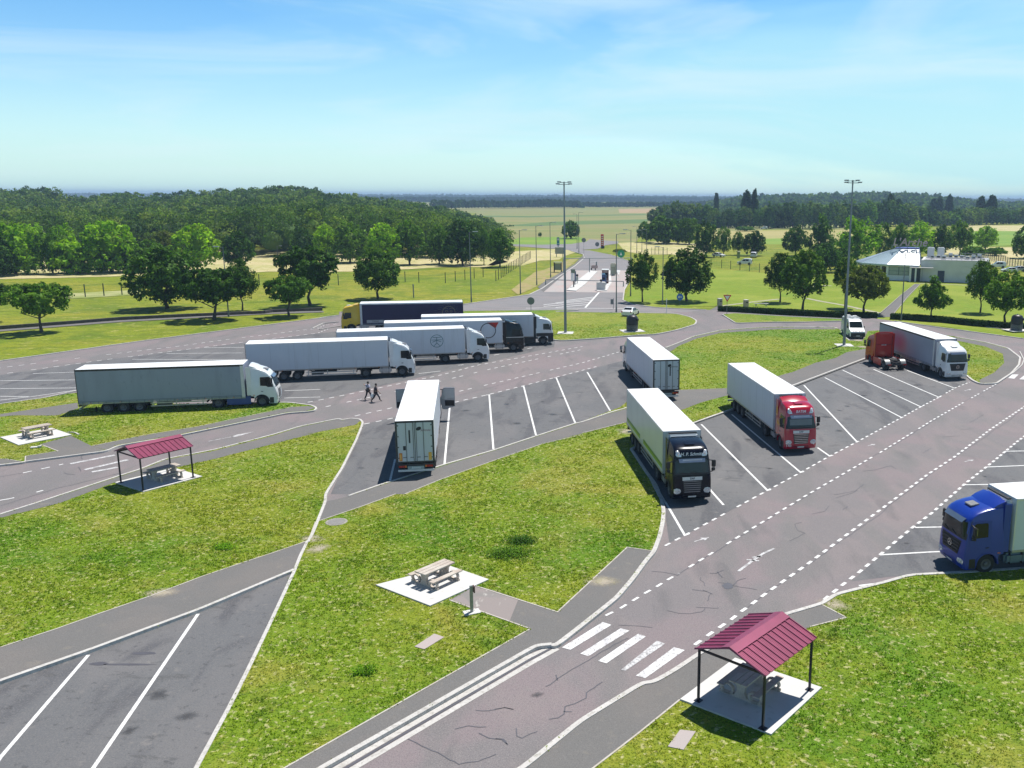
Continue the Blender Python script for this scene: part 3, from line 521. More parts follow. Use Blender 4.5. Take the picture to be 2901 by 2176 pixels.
# ================================================================== VEHICLES
def paint(name, c, rough=.3, coat=.6): return M(name, c, rough, 0, .03, 2., coat=coat)
white_p = paint('white_paint', (.74, .75, .76)); dkglass = M('dark_glass', (.008, .010, .012), .08, 0, .1, 1., spec=.4)
screen_g = M('windscreen_glass', (.012, .02, .022), .06, 0, .3, 1.5, spec=.45)
black_pl = M('black_plastic', (.018, .018, .02), .5, 0, .2, 6.); rubber = M('tyre_rubber', (.022, .022, .023), .85, 0, .2, 8.)
steel = M('rim_steel', (.13, .13, .14), .5, .3, .15, 8.); chrome = M('bright_metal', (.62, .63, .65), .22, .9, .08, 5.); chas_m = M('chassis_paint', (.035, .033, .034), .7, 0, .3, 5.)
tank_m = M('fuel_tank_metal', (.42, .43, .46), .35, .7, .1, 5.); lamp_m = M('lamp_glass', (.55, .58, .62), .12, .3, .35, 14., spec=.8); lampin = M('lamp_reflector', (.75, .78, .8), .15, .8, .1, 5)
redl = M('red_lens', (.42, .012, .01), .25, 0, .1, 9.); orl = M('orange_lens', (.7, .18, .01), .3, 0, .1, 9.); yel_m = M('yellow_reflector', (.75, .42, .02), .4, 0, .1, 9.)
box_m = layered('reefer_panel', (.56, .60, .67), [(.5, 3, .4, .7, (.60, .635, .69), .6, None, 0), (2.2, 4, .52, .78, (.43, .45, .48), .4, (1, 1, .10, 0), 0), (9., 3, .66, .74, (.40, .41, .43), .35, None, 0)], rough=.4, spec=.4); roof_m = layered('trailer_roof', (.80, .81, .82), [(1.2, 5, .5, .75, (.62, .61, .58), .45, (1, .3, 1, 0), 0)], rough=.45)
frame_m = M('trailer_frame', (.04, .04, .045), .5, 0, .2, 4.); plate_m = M('plate_white', (.7, .7, .68), .4, 0, .03, 5.); white_t = M('white_lettering', (.8, .8, .8), .5, 0, .02, 5); dark_t = M('dark_lettering', (.02, .02, .03), .5, 0, .02, 5)
grey_pl = M('grey_plastic', (.2, .2, .21), .5, 0, .1, 6.); curtainw = M('grey_curtain', (.27, .33, .37), .55, 0, .06, .8, bump=.25, bscale=1.2)
CABS = {   # profile: distance back from the nose, height
 'straight': dict(prof=[(.10,.32),(.0,.48),(.0,1.0),(.02,1.5),(.06,1.92),(.24,2.78),(.27,2.95),(.36,3.28),(.50,3.45),(.75,3.56),(1.3,3.66),(2.1,3.76),(2.28,3.74)], rf=.20, ws=(1.98,2.74), dfl=3.98),
 'raked': dict(prof=[(.10,.30),(.0,.45),(.0,1.0),(.03,1.5),(.10,1.85),(.50,2.74),(.62,2.95),(.82,3.15),(1.1,3.34),(1.5,3.50),(2.05,3.66),(2.28,3.68)], rf=.26, ws=(1.92,2.70), dfl=3.9),
 'box': dict(prof=[(.10,.32),(.0,.48),(.0,1.0),(.02,1.6),(.06,1.95),(.18,2.85),(.26,2.98),(.42,3.14),(.72,3.30),(1.2,3.44),(1.9,3.56),(2.28,3.58)], rf=.22, ws=(2.0,2.82), dfl=3.9)}
def interp(x, xs, ys):
    return float(np.interp(x, xs, ys))
class Cab:
    def __init__(s, kind, F): s.k = CABS[kind]; s.F = F; s.kind = kind; s.pz = [p[1] for p in s.k['prof'] if p[0] < 1.2]; s.pd = [p[0] for p in s.k['prof'] if p[0] < 1.2]
    def hw(s, z): return interp(z, [0, 1.6, 2.2, 3.8], [1.245, 1.245, 1.22, 1.06])
    def g(s, u): u = abs(u); return 0 if u < .5 else 1 - math.sqrt(max(0, 1 - ((u - .5) / .5) ** 2))
    def front(s, x, z, off=.012):
        dy = interp(z, s.pz, s.pd); rf = interp(z, [0, 1.7, 2.2, 4], [.12, .15, s.k['rf'], s.k['rf'] * 1.2]); u = max(-1, min(1, x / s.hw(z)))
        e = 1.0 + max(0, abs(x) - s.hw(z)) 
        nx = off * 1.2 * (u if abs(u) > .8 else 0)
        return (x + nx, s.F - dy - rf * s.g(u) + off, z)
    def body(s, mat, parent):
        pr = s.k['prof']; F = s.F; arch = [(1.38 + .60 * math.cos(a), .52 + .60 * math.sin(a)) for a in [i * PI / 10 for i in range(0, 11)]]
        bot = [(2.28, 1.05), (2.02, 1.02), (2.0, .8)] + arch + [(.76, .34)]
        loop = pr + bot; us = [-1, -.992, -.96, -.9, -.78, -.62, -.4, 0, .4, .62, .78, .9, .96, .992, 1]; vs = []; n = len(loop)
        for u in us:
            for (dy, z) in loop:
                g = s.g(u); wf = max(0, 1 - dy / 1.1) if z > .3 else 0
                if dy > .7 and z < 1.2: wf = 0
                rf = interp(z, [0, 1.7, 2.2, 4], [.12, .15, s.k['rf'], s.k['rf'] * 1.2])
                zz = z - (.10 * g * min(1, max(0, (z - 3.0) / .4)))
                vs.append((u * s.hw(z), F - dy - rf * g * wf if dy < .7 else F - dy - rf * g * wf, zz))
        fs = []
        for a in range(len(us) - 1):
            for j in range(n):
                k = (j + 1) % n; fs.append((a * n + j, a * n + k, (a + 1) * n + k, (a + 1) * n + j))
        tr = tessellate_polygon([[Vector((p[0], p[1], 0)) for p in loop]])
        fs += [tuple(t) for t in tr] + [tuple(i + (len(us) - 1) * n for i in reversed(t)) for t in tr]
        mb = MB(); mb.add(vs, fs); return mb.build('cab', mat, parent, smooth=38)
    def fpatch(s, name, mat, par, x0, x1, z0, z1, off=.012, nx=14, nz=4, cut=0, top=None):
        mb = MB(); vs = []
        for j in range(nz + 1):
            for i in range(nx + 1):
                a, b = i / nx, j / nz; x = x0 + (x1 - x0) * a; z = z0 + (z1 - z0) * b
                if cut: x *= 1 - cut * (1 - b) 
                vs.append(s.front(x, z, off))
        fs = [(j * (nx + 1) + i, j * (nx + 1) + i + 1, (j + 1) * (nx + 1) + i + 1, (j + 1) * (nx + 1) + i) for j in range(nz) for i in range(nx)]
        mb.add(vs, fs); return mb.build(name, mat, par)
    def fpoly(s, name, mat, par, pts, off=.02):
        c = (sum(p[0] for p in pts) / len(pts), sum(p[1] for p in pts) / len(pts)); n = len(pts)
        vs = [s.front(*c, off + .012)] + [s.front(c[0] + (p[0] - c[0]) * .75, c[1] + (p[1] - c[1]) * .75, off + .01) for p in pts] + [s.front(*p, off) for p in pts] + [s.front(*p, off - .02) for p in pts]; fs = []
        for i in range(n):
            j = (i + 1) % n; fs += [(0, 1 + i, 1 + j), (1 + i, 1 + n + i, 1 + n + j, 1 + j), (1 + n + i, 1 + 2 * n + i, 1 + 2 * n + j, 1 + n + j)]
        return MB().add(vs, fs).build(name, mat, par, smooth=60)
    def side(s, name, mat, par, sx, pts, off=.008, th=.02):     # pts (dy,z)
        tr = tessellate_polygon([[Vector((p[0], p[1], 0)) for p in pts]]); n = len(pts)
        vs = [(sx * (s.hw(p[1]) + off), s.F - p[0], p[1]) for p in pts] + [(sx * (s.hw(p[1]) + off - th), s.F - p[0], p[1]) for p in pts]
        return MB().add(vs, [tuple(t) for t in tr] + [(i, (i + 1) % n, n + (i + 1) % n, n + i) for i in range(n)]).build(name, mat, par, smooth=0)
_wheel = {}
def wheel(par, x, y, r=.52, w=.30, dual=False, z=None, rim=steel, name='wheel'):
    key = (r, w, dual, rim.name)
    if key not in _wheel:
        W = w * (2.1 if dual else 1); h = W / 2
        t = MB().lathe([(r * .56, -h), (r * .9, -h), (r * .97, -h * .85), (r, -h * .6), (r, h * .6), (r * .97, h * .85), (r * .9, h), (r * .56, h)], n=26, axis='X')
        if dual: 
            t.lathe([(r * 1.003, -.02), (r * .8, -.018), (r * .8, .018), (r * 1.003, .02)], n=26, axis='X')
        ms = t.build('wheel', rubber)
        rm = MB()
        for sg in (-1, 1):
            d = .10 if dual else .04
            rm.lathe([(r * .57, sg * h * .97), (r * .52, sg * (h - .02)), (r * .46, sg * (h - d)), (r * .25, sg * (h - d - .01)), (r * .2, sg * (h - d + .05)), (r * .12, sg * (h - d + .07)), (0, sg * (h - d + .07))], n=20, axis='X')
            for i in range(10):
                a = i * PI / 5; rm.lathe([(.018, sg * (h - d - .01)), (.018, sg * (h - d + .025)), (0, sg * (h - d + .028))], (0, r * .34 * math.cos(a), r * .34 * math.sin(a)), 6, 'X')
        rs = rm.build('rim', rim); rs.parent = ms; _wheel[key] = (ms, rs); o, q = ms, rs
    else:
        ms, rs = _wheel[key]; o = ms.copy(); C.objects.link(o); q = rs.copy(); C.objects.link(q); q.parent = o
    o.parent = par; o.location = (x, y, z or r); o.name = name; return o
def make_cab(root, F, kind, pm, o):
    cb = Cab(kind, F); cab = cb.body(pm, root); z0, z1 = cb.k['ws']; det = o.get('detail', 2)
    trim = o.get('trim', black_pl)
    cb.fpatch('windscreen_surround', black_pl, cab, -1.17, 1.17, z0 - .10, z1 + .06, .010, 22, 5)
    cb.fpatch('windscreen', screen_g, cab, -1.04, 1.04, z0 + .03, z1, .018, 20, 4)
    if o.get('curtain'): cb.fpatch('sun_screen', o['curtain'], cab, -.88, .88, z0 + .18, z1 - .14, .021, 14, 2)
    # sun visor
    if o.get('visor', 1):
        vs = []; n = 16
        for i in range(n + 1):
            x = -.86 + 1.72 * i / n; p = cb.front(x, z1 + .14, .02); q = cb.front(x * .97, z1 - .06, .16); vs += [p, (p[0], p[1] + .02, p[2] + .02), q, (q[0], q[1] + .01, q[2] + .015)]
        fs = []
        for i in range(n):
            k = 4 * i; fs += [(k, k + 4, k + 6, k + 2), (k + 1, k + 3, k + 7, k + 5), (k + 2, k + 6, k + 7, k + 3)]
        MB().add(vs, fs).build('sun_visor', o.get('visorm', M('visor_tint', (.09, .13, .2), .15, 0, .1, 3)), cab)
        if o.get('vstrip'): cb.fpatch('visor_strip', M('visor_strip_m', (.5, .52, .6), .3), cab, -.62, .62, z1 + .07, z1 + .15, .175, 10, 1)
    for sx in (-.35, .35): MB().bar(cb.front(sx, z0 - .04, .04), cb.front(sx + .42, z0 + .10, .04), .03).build('wiper', black_pl, cab)
    # grille
    gt = o.get('grille', 'bars'); gl = MB()
    if gt == 'bars':
        cb.fpatch('grille', black_pl, cab, -.62, .62, .72, 1.50, .012, 10, 4, cut=.12); g = MB()
        for i in range(6):
            z = .80 + .135 * i; xx = .58 - .012 * (6 - i)
            for k in range(8):
                a, b = -xx + 2 * xx * k / 8, -xx + 2 * xx * (k + 1) / 8; g.bar(cb.front(a, z, .035), cb.front(b, z, .035), .03, .035)
        g.build('grille_bar', o.get('barm', M('grille_bar_m', (.3, .3, .33), .35, .5, .1, 4)), cab)
        cb.fpatch('badge_panel', plate_m, cab, -.64, .64, 1.54, 1.76, .03, 8, 1)
    elif gt == 'wide':
        cb.fpatch('grille', black_pl, cab, -.92, .92, 1.0, 1.78, .014, 14, 4, cut=.22); g = MB()
        for i in range(4):
            z = 1.12 + .17 * i; xx = .70 + .05 * i
            for k in range(10):
                a, b = -xx + 2 * xx * k / 10, -xx + 2 * xx * (k + 1) / 10; g.bar(cb.front(a, z, .04), cb.front(b, z, .04), .03, .06)
        g.build('grille_bar', o.get('barm', black_pl), cab)
        ri = MB(); ce = cb.front(0, 1.42, .06)
        ri.add([], []); 
        for i in range(24):
            a0_, a1_ = 2 * PI * i / 24, 2 * PI * (i + 1) / 24; ri.bar((.17 * math.cos(a0_), ce[1], 1.42 + .17 * math.sin(a0_)), (.17 * math.cos(a1_), ce[1], 1.42 + .17 * math.sin(a1_)), .025)
        for a in (PI / 2, PI * 7 / 6, PI * 11 / 6): ri.bar((0, ce[1], 1.42), (.17 * math.cos(a), ce[1], 1.42 + .17 * math.sin(a)), .025)
        ri.build('star_emblem', chrome, cab)
    elif gt == 'mesh':
        cb.fpatch('grille', black_pl, cab, -.80, .80, .75, 1.62, .014, 14, 4, cut=.05); g = MB()
        for i in range(5):
            z = .88 + .16 * i
            for k in range(8):
                a, b = -.76 + 1.52 * k / 8, -.76 + 1.52 * (k + 1) / 8; g.bar(cb.front(a, z, .035), cb.front(b, z, .035), .02, .05)
        g.build('grille_bar', chrome, cab); d = MB(); a, b = cb.front(-.7, .85, .05), cb.front(.7, 1.55, .05); d.bar(a, b, .05); d.build('diagonal_bar', chrome, cab)
    # bumper intake, plate, lamps
    cb.fpatch('bumper_intake', black_pl, cab, -.62, .62, .40, .56, .014, 8, 1)
    cb.fpatch('number_plate', plate_m, cab, -.26, .26, .42, .53, .026, 4, 1)
    for sx in (-1, 1):
        if kind == 'straight': pts = [(.72, .86), (.80, .72), (1.02, .66), (1.16, .74), (1.17, .98), (1.0, 1.04), (.80, 1.0)]
        elif kind == 'raked': pts = [(.88, .72), (1.10, .66), (1.19, .78), (1.20, 1.30), (1.12, 1.42), (1.0, 1.05)]
        else: pts = [(.70, .66), (.84, .60), (1.14, .60), (1.18, .80), (1.0, .88), (.74, .84)]
        hl = cb.fpoly('headlight', lamp_m, cab, [(sx * a, b) for a, b in pts], .018)
        cx_, cz_ = sum(p[0] for p in pts) / len(pts), sum(p[1] for p in pts) / len(pts); pass
        for q in (-.08, .08):
            c = cb.front(sx * (cx_ + q), cz_, .04); MB().box(c, (.09, .02, .09)).build('bulb', lampin, hl, bevel=.02)
        if o.get('toplamps', kind == 'straight'):
            tl = cb.fpoly('roof_lamp', lamp_m, cab, [(sx * a, b) for a, b in [(.66, 3.02), (.92, 3.0), (1.0, 3.10), (.98, 3.36), (.84, 3.40), (.74, 3.2)]], .022)
            c = cb.front(sx * .86, 3.16, .05); MB().box(c, (.10, .02, .13)).build('bulb', lampin, tl, bevel=.02)
    # doors, side windows, handles, arch lips
    for sx in (-1, 1):
        skip = o.get('doors_open')
        dpts = [(.42, .95), (.30, 1.5), (.30, 1.9), (.50, 2.72), (.62, 2.86), (1.52, 2.86), (1.52, 1.22), (1.38, 1.17), (1.0, 1.05), (.85, .93)]
        wpts = [(.36, 1.84), (.38, 2.0), (.56, 2.68), (.68, 2.76), (1.40, 2.76), (1.44, 2.70), (1.44, 1.98), (.95, 1.94), (.80, 1.84)] if kind != 'box' else [(.40, 1.98), (.58, 2.70), (.68, 2.76), (1.30, 2.76), (1.34, 2.7), (1.34, 2.02)]
        if skip:
            cb.side('door_opening', black_pl, cab, sx, dpts, .006)
            hx, hy = sx * 1.25, F - .45; ang = sx * math.radians(-80)
            for nm, P_, mt, th, of in (('door', dpts, pm, .05, 0), ('side_window', wpts, M('clear_pane', (.55, .56, .58), .1, 0, .1, 2), .055, 0)):
                vs = []; n = len(P_)
                for t in (-th / 2, th / 2):
                    for (dy, z) in P_:
                        l = dy - .30; vs.append((hx + sx * l * .985 + t * .0, hy - l * .17 + t, z))
                tr = tessellate_polygon([[Vector((p[0], p[1], 0)) for p in P_]])
                fs = [tuple(t) for t in tr] + [tuple(i + n for i in reversed(t)) for t in tr] + [(i, (i + 1) % n, n + (i + 1) % n, n + i) for i in range(n)]
                d = MB().add(vs, fs).build(nm, mt, cab if nm == 'door' else dr, smooth=0)
                if nm == 'door': dr = d
            MB().box((hx + sx * .75, hy - .15, 1.5), (.8, .04, .5), rz=-sx * .17).build('door_lining', black_pl, dr)
        else:
            dr = cb.side('door', pm, cab, sx, dpts, .008); cb.side('side_window', dkglass, dr, sx, wpts, .013)
            MB().box((sx * (cb.hw(1.45) + .02), F - 1.32, 1.45), (.03, .2, .05)).build('handle', black_pl, dr, bevel=.01)
        lip = MB(); N_ = 14
        P_ = [(1.38 + .66 * math.cos(a), .52 + .66 * math.sin(a)) for a in [i * PI / N_ for i in range(N_ + 1)]]; Q_ = [(1.38 + .60 * math.cos(a), .52 + .60 * math.sin(a)) for a in [i * PI / N_ for i in range(N_ + 1)]]
        n = len(P_); vs = [(sx * (cb.hw(1) + e), F - p[0], p[1]) for e in (-.03, .03) for p in P_ + Q_]; fs = []
        for i in range(n - 1): fs += [(2 * n + i, 2 * n + i + 1, 3 * n + i + 1, 3 * n + i), (i, i + 1, 2 * n + i + 1, 2 * n + i), (n + i, n + i + 1, 3 * n + i + 1, 3 * n + i)]
        lip.add(vs, fs).build('wheel_arch', o.get('archm', black_pl), cab)
        stp = MB(); 
        for z in (.55, .85): stp.box((sx * 1.16, F - .45, z), (.2, .42, .03))
        cb.side('step_well', black_pl, cab, sx, [(.36, .36), (.36, .88), (.70, .88), (.74, .36)], .006)
        # mirrors
        mr = MB(); y = F - .42; mr.bar((sx * 1.18, y, 2.70), (sx * 1.48, y + .04, 2.66), .05)
        mo = mr.build('mirror', black_pl, cab); MB().bar((sx * 1.2, y, 1.92), (sx * 1.44, y + .03, 1.98), .05).build('mirror_arm', black_pl, mo); MB().box((sx * 1.48, y, 2.46), (.26, .13, .46)).build('mirror_housing', o.get('mirm', black_pl), mo, bevel=.04)
        MB().box((sx * 1.46, y, 2.09), (.24, .12, .22)).build('mirror_housing', o.get('mirm', black_pl), mo, bevel=.04)
        MB().box((sx * 1.48, y - .07, 2.46), (.2, .01, .38)).build('mirror_glass', chrome, mo)
        # side fairing between cab and trailer
        if o.get('fairing', 1):
            MB().b2(sx * 1.13, sx * 1.17, F - 2.62, F - 2.2, 1.1, 3.7).build('side_fairing', o.get('fairm', pm), cab, bevel=.015)
        if o.get('lower'):
            cb.side('lower_panel', black_pl, cab, sx, [(.04, 1.16), (.04, 1.56), (2.26, 1.56), (2.26, 1.14), (.74, 1.14), (.72, .40), (.05, .40)], .014)
        if o.get('stripe'): cb.side('side_stripe', o['stripe'], cab, sx, [(.05, 1.78), (.05, 1.86), (2.26, 1.86), (2.26, 1.78)], .016)
        cb.side('side_marker', orl, cab, sx, [(1.95, 1.1), (1.95, 1.15), (2.1, 1.15), (2.1, 1.1)], .016)
    # roof furniture
    zr = cb.k['prof'][-3][1]
    MB().box((0, F - 1.05, interp(1.05, [p[0] for p in cb.k['prof']], [p[1] for p in cb.k['prof']]) + .05), (.62, .5, .07), rx=-.14).build('roof_hatch', o.get('hatch', grey_pl), cab, bevel=.02)
    if o.get('deflector', 1):
        d = cb.k['dfl']; n = 8; vs = []; zb = lambda dy: interp(dy, [p[0] for p in cb.k['prof']], [p[1] for p in cb.k['prof']])
        for i in range(n + 1):
            u = -1 + 2 * i / n; x = u * 1.02; b = .10 * u * u
            vs += [(x, F - 1.45 - b * .5, zb(1.45) - .03 - b * .6), (x, F - 1.85, (zb(1.45) + d) / 2 + .04 - b), (x, F - 2.3, d - b), (x * 1.04, F - 2.34, d - .06 - b), (x * 1.04, F - 2.30, zb(2.2) - .2)]
        fs = []
        for i in range(n):
            for k in range(4): a = 5 * i + k; fs.append((a, a + 1, a + 6, a + 5))
        fs += [(0, 4, 3, 2, 1), tuple(5 * n + k for k in range(5))]
        MB().add(vs, fs).build('roof_deflector', pm, cab, smooth=40)
    if o.get('name'): lettering('lettering', o['name'], o.get('nsize', .3), lambda a, b: cb.front(-a, o.get('nz', 3.16) + b, .03), o.get('namem', white_t), cab, shear=.25, bold=.006)
    if o.get('badge'): lettering('lettering', o['badge'], .17, lambda a, b: cb.front(-a, 1.65 + b, .036), dark_t, cab, bold=.005)
    if o.get('fleet'): lettering('lettering', o['fleet'], .26, lambda a, b: cb.front(.95 - a, .60 + b, .05), white_t, cab)
    hn = MB()
    if o.get('horns'):
        for sx in (-.5, .5): hn.tube((sx, F - .75, 3.62), (sx, F - .35, 3.60), .035, .07, 10)
        hn.build('air_horn', chrome, cab)
    bk = MB()
    for sx in (-1.0, 1.0): bk.bar((sx, F - 2.3, 1.1), (sx, F - 2.3, 3.4), .06)
    bk.bar((-1, F - 2.3, 2.4), (1, F - 2.3, 2.4), .05); bk.build('rear_frame', chas_m, cab)
    return cb, cab
def make_tractor(root, F, kind, pm, o):
    cb, cab = make_cab(root, F, kind, pm, o)
    ch = MB()
    for sx in (-.42, .42): ch.b2(sx - .05, sx + .05, F - 6.0, F - .5, .72, .98)
    for y in (2.6, 3.8, 5.9): ch.b2(-.42, .42, F - y - .06, F - y + .06, .75, .95)
    ch.tube((-.9, F - 1.38, .52), (.9, F - 1.38, .52), .09); ch.tube((-.9, F - 5.1, .52), (.9, F - 5.1, .52), .11); ch.b2(-.6, .6, F - 1.9, F - .5, .45, .9)
    chs = ch.build('chassis', o.get('chm', chas_m), root)
    fw = MB(); fw.lathe([(0, 1.14), (.42, 1.14), (.45, 1.10), (.45, 1.04), (0, 1.04)], (0, F - 4.75, 0), 20); fw.b2(-.35, .35, F - 5.3, F - 4.4, .98, 1.05); fw.build('fifth_wheel', chas_m, chs)
    for sx in (-1, 1):
        t = MB(); t.b2(sx * .62, sx * 1.18, F - 3.75, F - 2.45, .42, 1.0); tk = t.build('fuel_tank', o.get('tankm', tank_m), chs, bevel=.12)
        for y in (2.75, 3.45): MB().b2(sx * .60, sx * 1.19, F - y - .03, F - y + .03, .41, 1.01).build('tank_strap', black_pl, tk, bevel=.02)
        if o.get('skirt'): MB().b2(sx * 1.19, sx * 1.22, F - 4.35, F - 2.32, .32, 1.05).build('side_skirt', o['skirt'], chs, bevel=.01)
        mg = MB(); n = 10; vs = []; 
        for i in range(n + 1):
            a = PI * (.08 + .84 * i / n)
            for x in (.62, 1.22): 
                for r in (.63, .66): vs.append((sx * x, F - 5.1 + r * math.cos(a), .52 + r * math.sin(a)))
        fs = []
        for i in range(n):
            k = 4 * i; fs += [(k, k + 4, k + 6, k + 2), (k + 1, k + 3, k + 7, k + 5), (k, k + 1, k + 5, k + 4), (k + 2, k + 6, k + 7, k + 3)]
        mg.add(vs, fs).build('mudguard', o.get('mgm', black_pl), chs)
        wheel(root, sx * 1.03, F - 1.38, .52, .30); wheel(root, sx * .93, F - 5.1, .52, .27, True)
    rb = MB(); rb.b2(-1.15, 1.15, F - 6.05, F - 5.98, .62, .78); rbm = rb.build('rear_bumper', chas_m, chs)
    for sx in (-1, 1): MB().b2(sx * .7, sx * 1.1, F - 6.075, F - 6.05, .64, .76).build('tail_light', redl, rbm)
    return cb, cab
def make_trailer(root, L, o):
    w = 1.275; kind = o.get('trailer', 'reefer'); sm = o.get('sidem', box_m); zt = 4.0; zb = 1.12 if kind == 'reefer' else 1.02
    body = MB().b2(-w, w, 0, L, zb, zt - .03).build('trailer_body', sm, root, bevel=.025)
    MB().b2(-w + .01, w - .01, .01, L - .01, zt - .03, zt).build('trailer_roof', roof_m, body, bevel=.012)
    rr = MB(); n = 12
    for i in range(1, n): y = L * i / n; rr.b2(-w + .03, w - .03, y - .012, y + .012, zt, zt + .006)
    rr.build('roof_seam', roof_m, body)
    tr = MB()
    if kind == 'reefer':
        for sx in (-1, 1): tr.b2(sx * (w - .0), sx * (w + .012), 0, L, zb - .02, zb + .10)
        tr.build('lower_rail', M('lower_rail_m', (.36, .37, .39), .35, .5, .1, 4), body)
        t2 = MB()
        for sx in (-1, 1): t2.b2(sx * (w - .0), sx * (w + .010), .0, L, zt - .12, zt - .03)
        for sx in (-1, 1):
            for yy in (.03, L - .05): t2.b2(sx * w, sx * (w + .012), yy - .03, yy + .05, zb, zt - .03)
        t2.build('top_rail', M('top_rail_m', (.62, .63, .66), .35, .3, .05, 4), body)
    else:
        t2 = MB()
        for sx in (-1, 1): t2.b2(sx * w, sx * (w + .02), 0, L, zt - .17, zt + .005)
        t2.build('top_rail', o.get('railm', black_pl), body)
        for sx in (-1, 1): tr.b2(sx * w, sx * (w + .025), 0, L, zb - .12, zb - .01)
        tr.build('lower_rail', M('lower_rail_g', (.30, .34, .37), .4, .4, .1, 4), body)
        st_ = MB(); k = 22
        for sx in (-1, 1):
            for i in range(k): y = .35 + (L - .7) * i / (k - 1); st_.b2(sx * (w + .022), sx * (w + .035), y - .025, y + .025, zb - .10, zb + .16)
            st_.b2(sx * (w + .001), sx * (w + .02), .02, L - .02, zb + .10, zb + .15)
        st_.build('curtain_strap', M('strap_m', (.17, .2, .23), .6), body)
        for sx in (-1, 1): MB().b2(sx * w, sx * (w + .022), L - .28, L, zb, zt - .1).build('corner_post', M('corner_post_m', (.58, .6, .62), .4, .2), body)
    if kind == 'reefer':
        sm_ = MB()
        for sx in (-1, 1):
            for i in range(1, 6): y = L * i / 6; sm_.b2(sx * w, sx * (w + .003), y - .012, y + .012, zb + .1, zt - .13)
        sm_.build('panel_seam', M('seam_grey', (.42, .44, .48), .5), body)
    # front bulkhead unit
    if kind == 'reefer':
        un = MB().b2(-.98, .98, L - .01, L + .42, 2.05, 3.86).build('refrigeration_unit', o.get('unitm', box_m), body, bevel=.10)
        g = MB()
        for i in range(6): g.b2(-.8, .8, L + .40, L + .435, 3.0 + i * .12, 3.05 + i * .12)
        g.b2(-.82, .82, L + .405, L + .425, 2.95, 3.7); g.build('unit_grille', black_pl, un)
        MB().b2(-.95, .95, L + .05, L + .30, 3.86, 3.93).build('fan_housing', black_pl, un, bevel=.03)
        if o.get('unitname'): lettering('lettering', o['unitname'], .24, lambda a, b: (-a, L + .44, 3.56 + b), white_t, un, bold=.004)
    # rear
    fr = MB()
    for sx in (-1, 1): fr.b2(sx * 1.16, sx * 1.28, -.035, .02, zb - .05, zt)
    fr.b2(-1.16, 1.16, -.03, .02, zt - .13, zt); fr.b2(-1.16, 1.16, -.03, .02, zb - .08, zb + .02)
    rf = fr.build('rear_frame', frame_m, body)
    for sx in (-1, 1):
        d = MB().b2(sx * .01, sx * 1.15, -.03, .0, zb + .03, zt - .14).build('rear_door', o.get('doorm', box_m), body, bevel=.008)
        b = MB()
        for x in (.10, .58): b.tube((sx * x, -.055, zb - .02), (sx * x, -.055, zt - .12), .018, n=6)
        for x in (.10, .58): b.b2(sx * (x - .02), sx * (x + .24), -.07, -.05, zb + .30, zb + .34)
        b.build('locking_bar', steel, d)
        h = MB()
        for i in range(4): z = zb + .25 + i * (zt - zb - .6) / 3; h.b2(sx * 1.06, sx * 1.24, -.05, -.028, z, z + .07)
        h.build('hinge', steel, d)
    if kind == 'reefer':
        MB().b2(-.015, .015, -.045, -.02, zb, zt - .13).build('door_seal', black_pl, body)
    if o.get('vent'): MB().b2(o['vent'] - .05, o['vent'] + .05, -.045, -.03, 2.45, 3.35).build('vent_slot', dark_t, body)
    if o.get('hazard'):
        MB().b2(-1.08, -.88, -.05, -.03, 1.2, 1.75).build('hazard_plate', orl, body); MB().b2(.88, 1.08, -.05, -.03, 1.2, 1.75).build('hazard_plate', yel_m, body)
        q = MB()
        for sx in (-1, 1): q.b2(sx * .93, sx * 1.03, -.055, -.048, 1.26, 1.69)
        q.build('hazard_stripe', M('amber', (.8, .45, .12), .5), body)
        MB().b2(-.80, -.62, -.045, -.03, 1.95, 2.25).build('door_sticker', dark_t, body)
    if o.get('rearlogo'):
        lg = MB(); lg.lathe([(0, 0)], n=3)
        a = [(.28 + .17 * math.cos(t), 3.44 + .13 * math.sin(t) + .04 * math.cos(t)) for t in [i * PI / 8 for i in range(16)]]
        MB().add([(x, -.036, z) for x, z in a], [tuple(range(16))]).build('logo', dark_t, body, fix=False)
        lettering('lettering', o['rearlogo'], .22, lambda p, q: (.72 + p, -.04, 3.32 + q), o.get('rlm', M('logo_maroon', (.22, .06, .12), .5)), body, shear=.3)
    # underframe
    u = MB()
    for sx in (-.5, .5): u.b2(sx - .06, sx + .06, .1, L - 1.0, .92, zb)
    for y in (2.2, 3.5, 4.8): u.tube((-1.0, y, .52), (1.0, y, .52), .08)
    for y in (1.0, 6.2, 7.6, 9.0): u.b2(-1.15, 1.15, y - .05, y + .05, .98, zb)
    un = u.build('underframe', chas_m, root)
    for sx in (-1, 1):
        for y in (2.2, 3.5, 4.8): wheel(root, sx * 1.07, y, .50, .36, rim=o.get('rimm', steel))
        lg = MB(); lg.b2(sx * .85, sx * 1.0, L - 2.9, L - 2.72, .25, 1.0); lg.b2(sx * .8, sx * 1.05, L - 2.95, L - 2.67, .20, .25); lg.build('landing_leg', steel, un)
        g = MB()
        for z in (.52, .78): g.b2(sx * 1.2, sx * 1.23, 5.7, L - 3.3, z - .05, z + .05)
        for y in (5.9, 7.8, L - 3.6): g.b2(sx * 1.17, sx * 1.2, y - .04, y + .04, .48, 1.0)
        g.build('side_guard', o.get('guardm', M('alu_guard', (.45, .46, .48), .4, .6)), un)
        MB().b2(sx * .86, sx * 1.24, 1.25, 1.28, .18, .62).build('mud_flap', black_pl, un)
        m_ = MB(); m_.b2(sx * .9, sx * 1.24, 1.4, 5.6, 1.03, 1.06); m_.build('mudguard', black_pl, un)
    MB().b2(-1.1, -.3, 6.4, 8.6, .45, .95).build('pallet_box', o.get('palm', chas_m), un, bevel=.02)
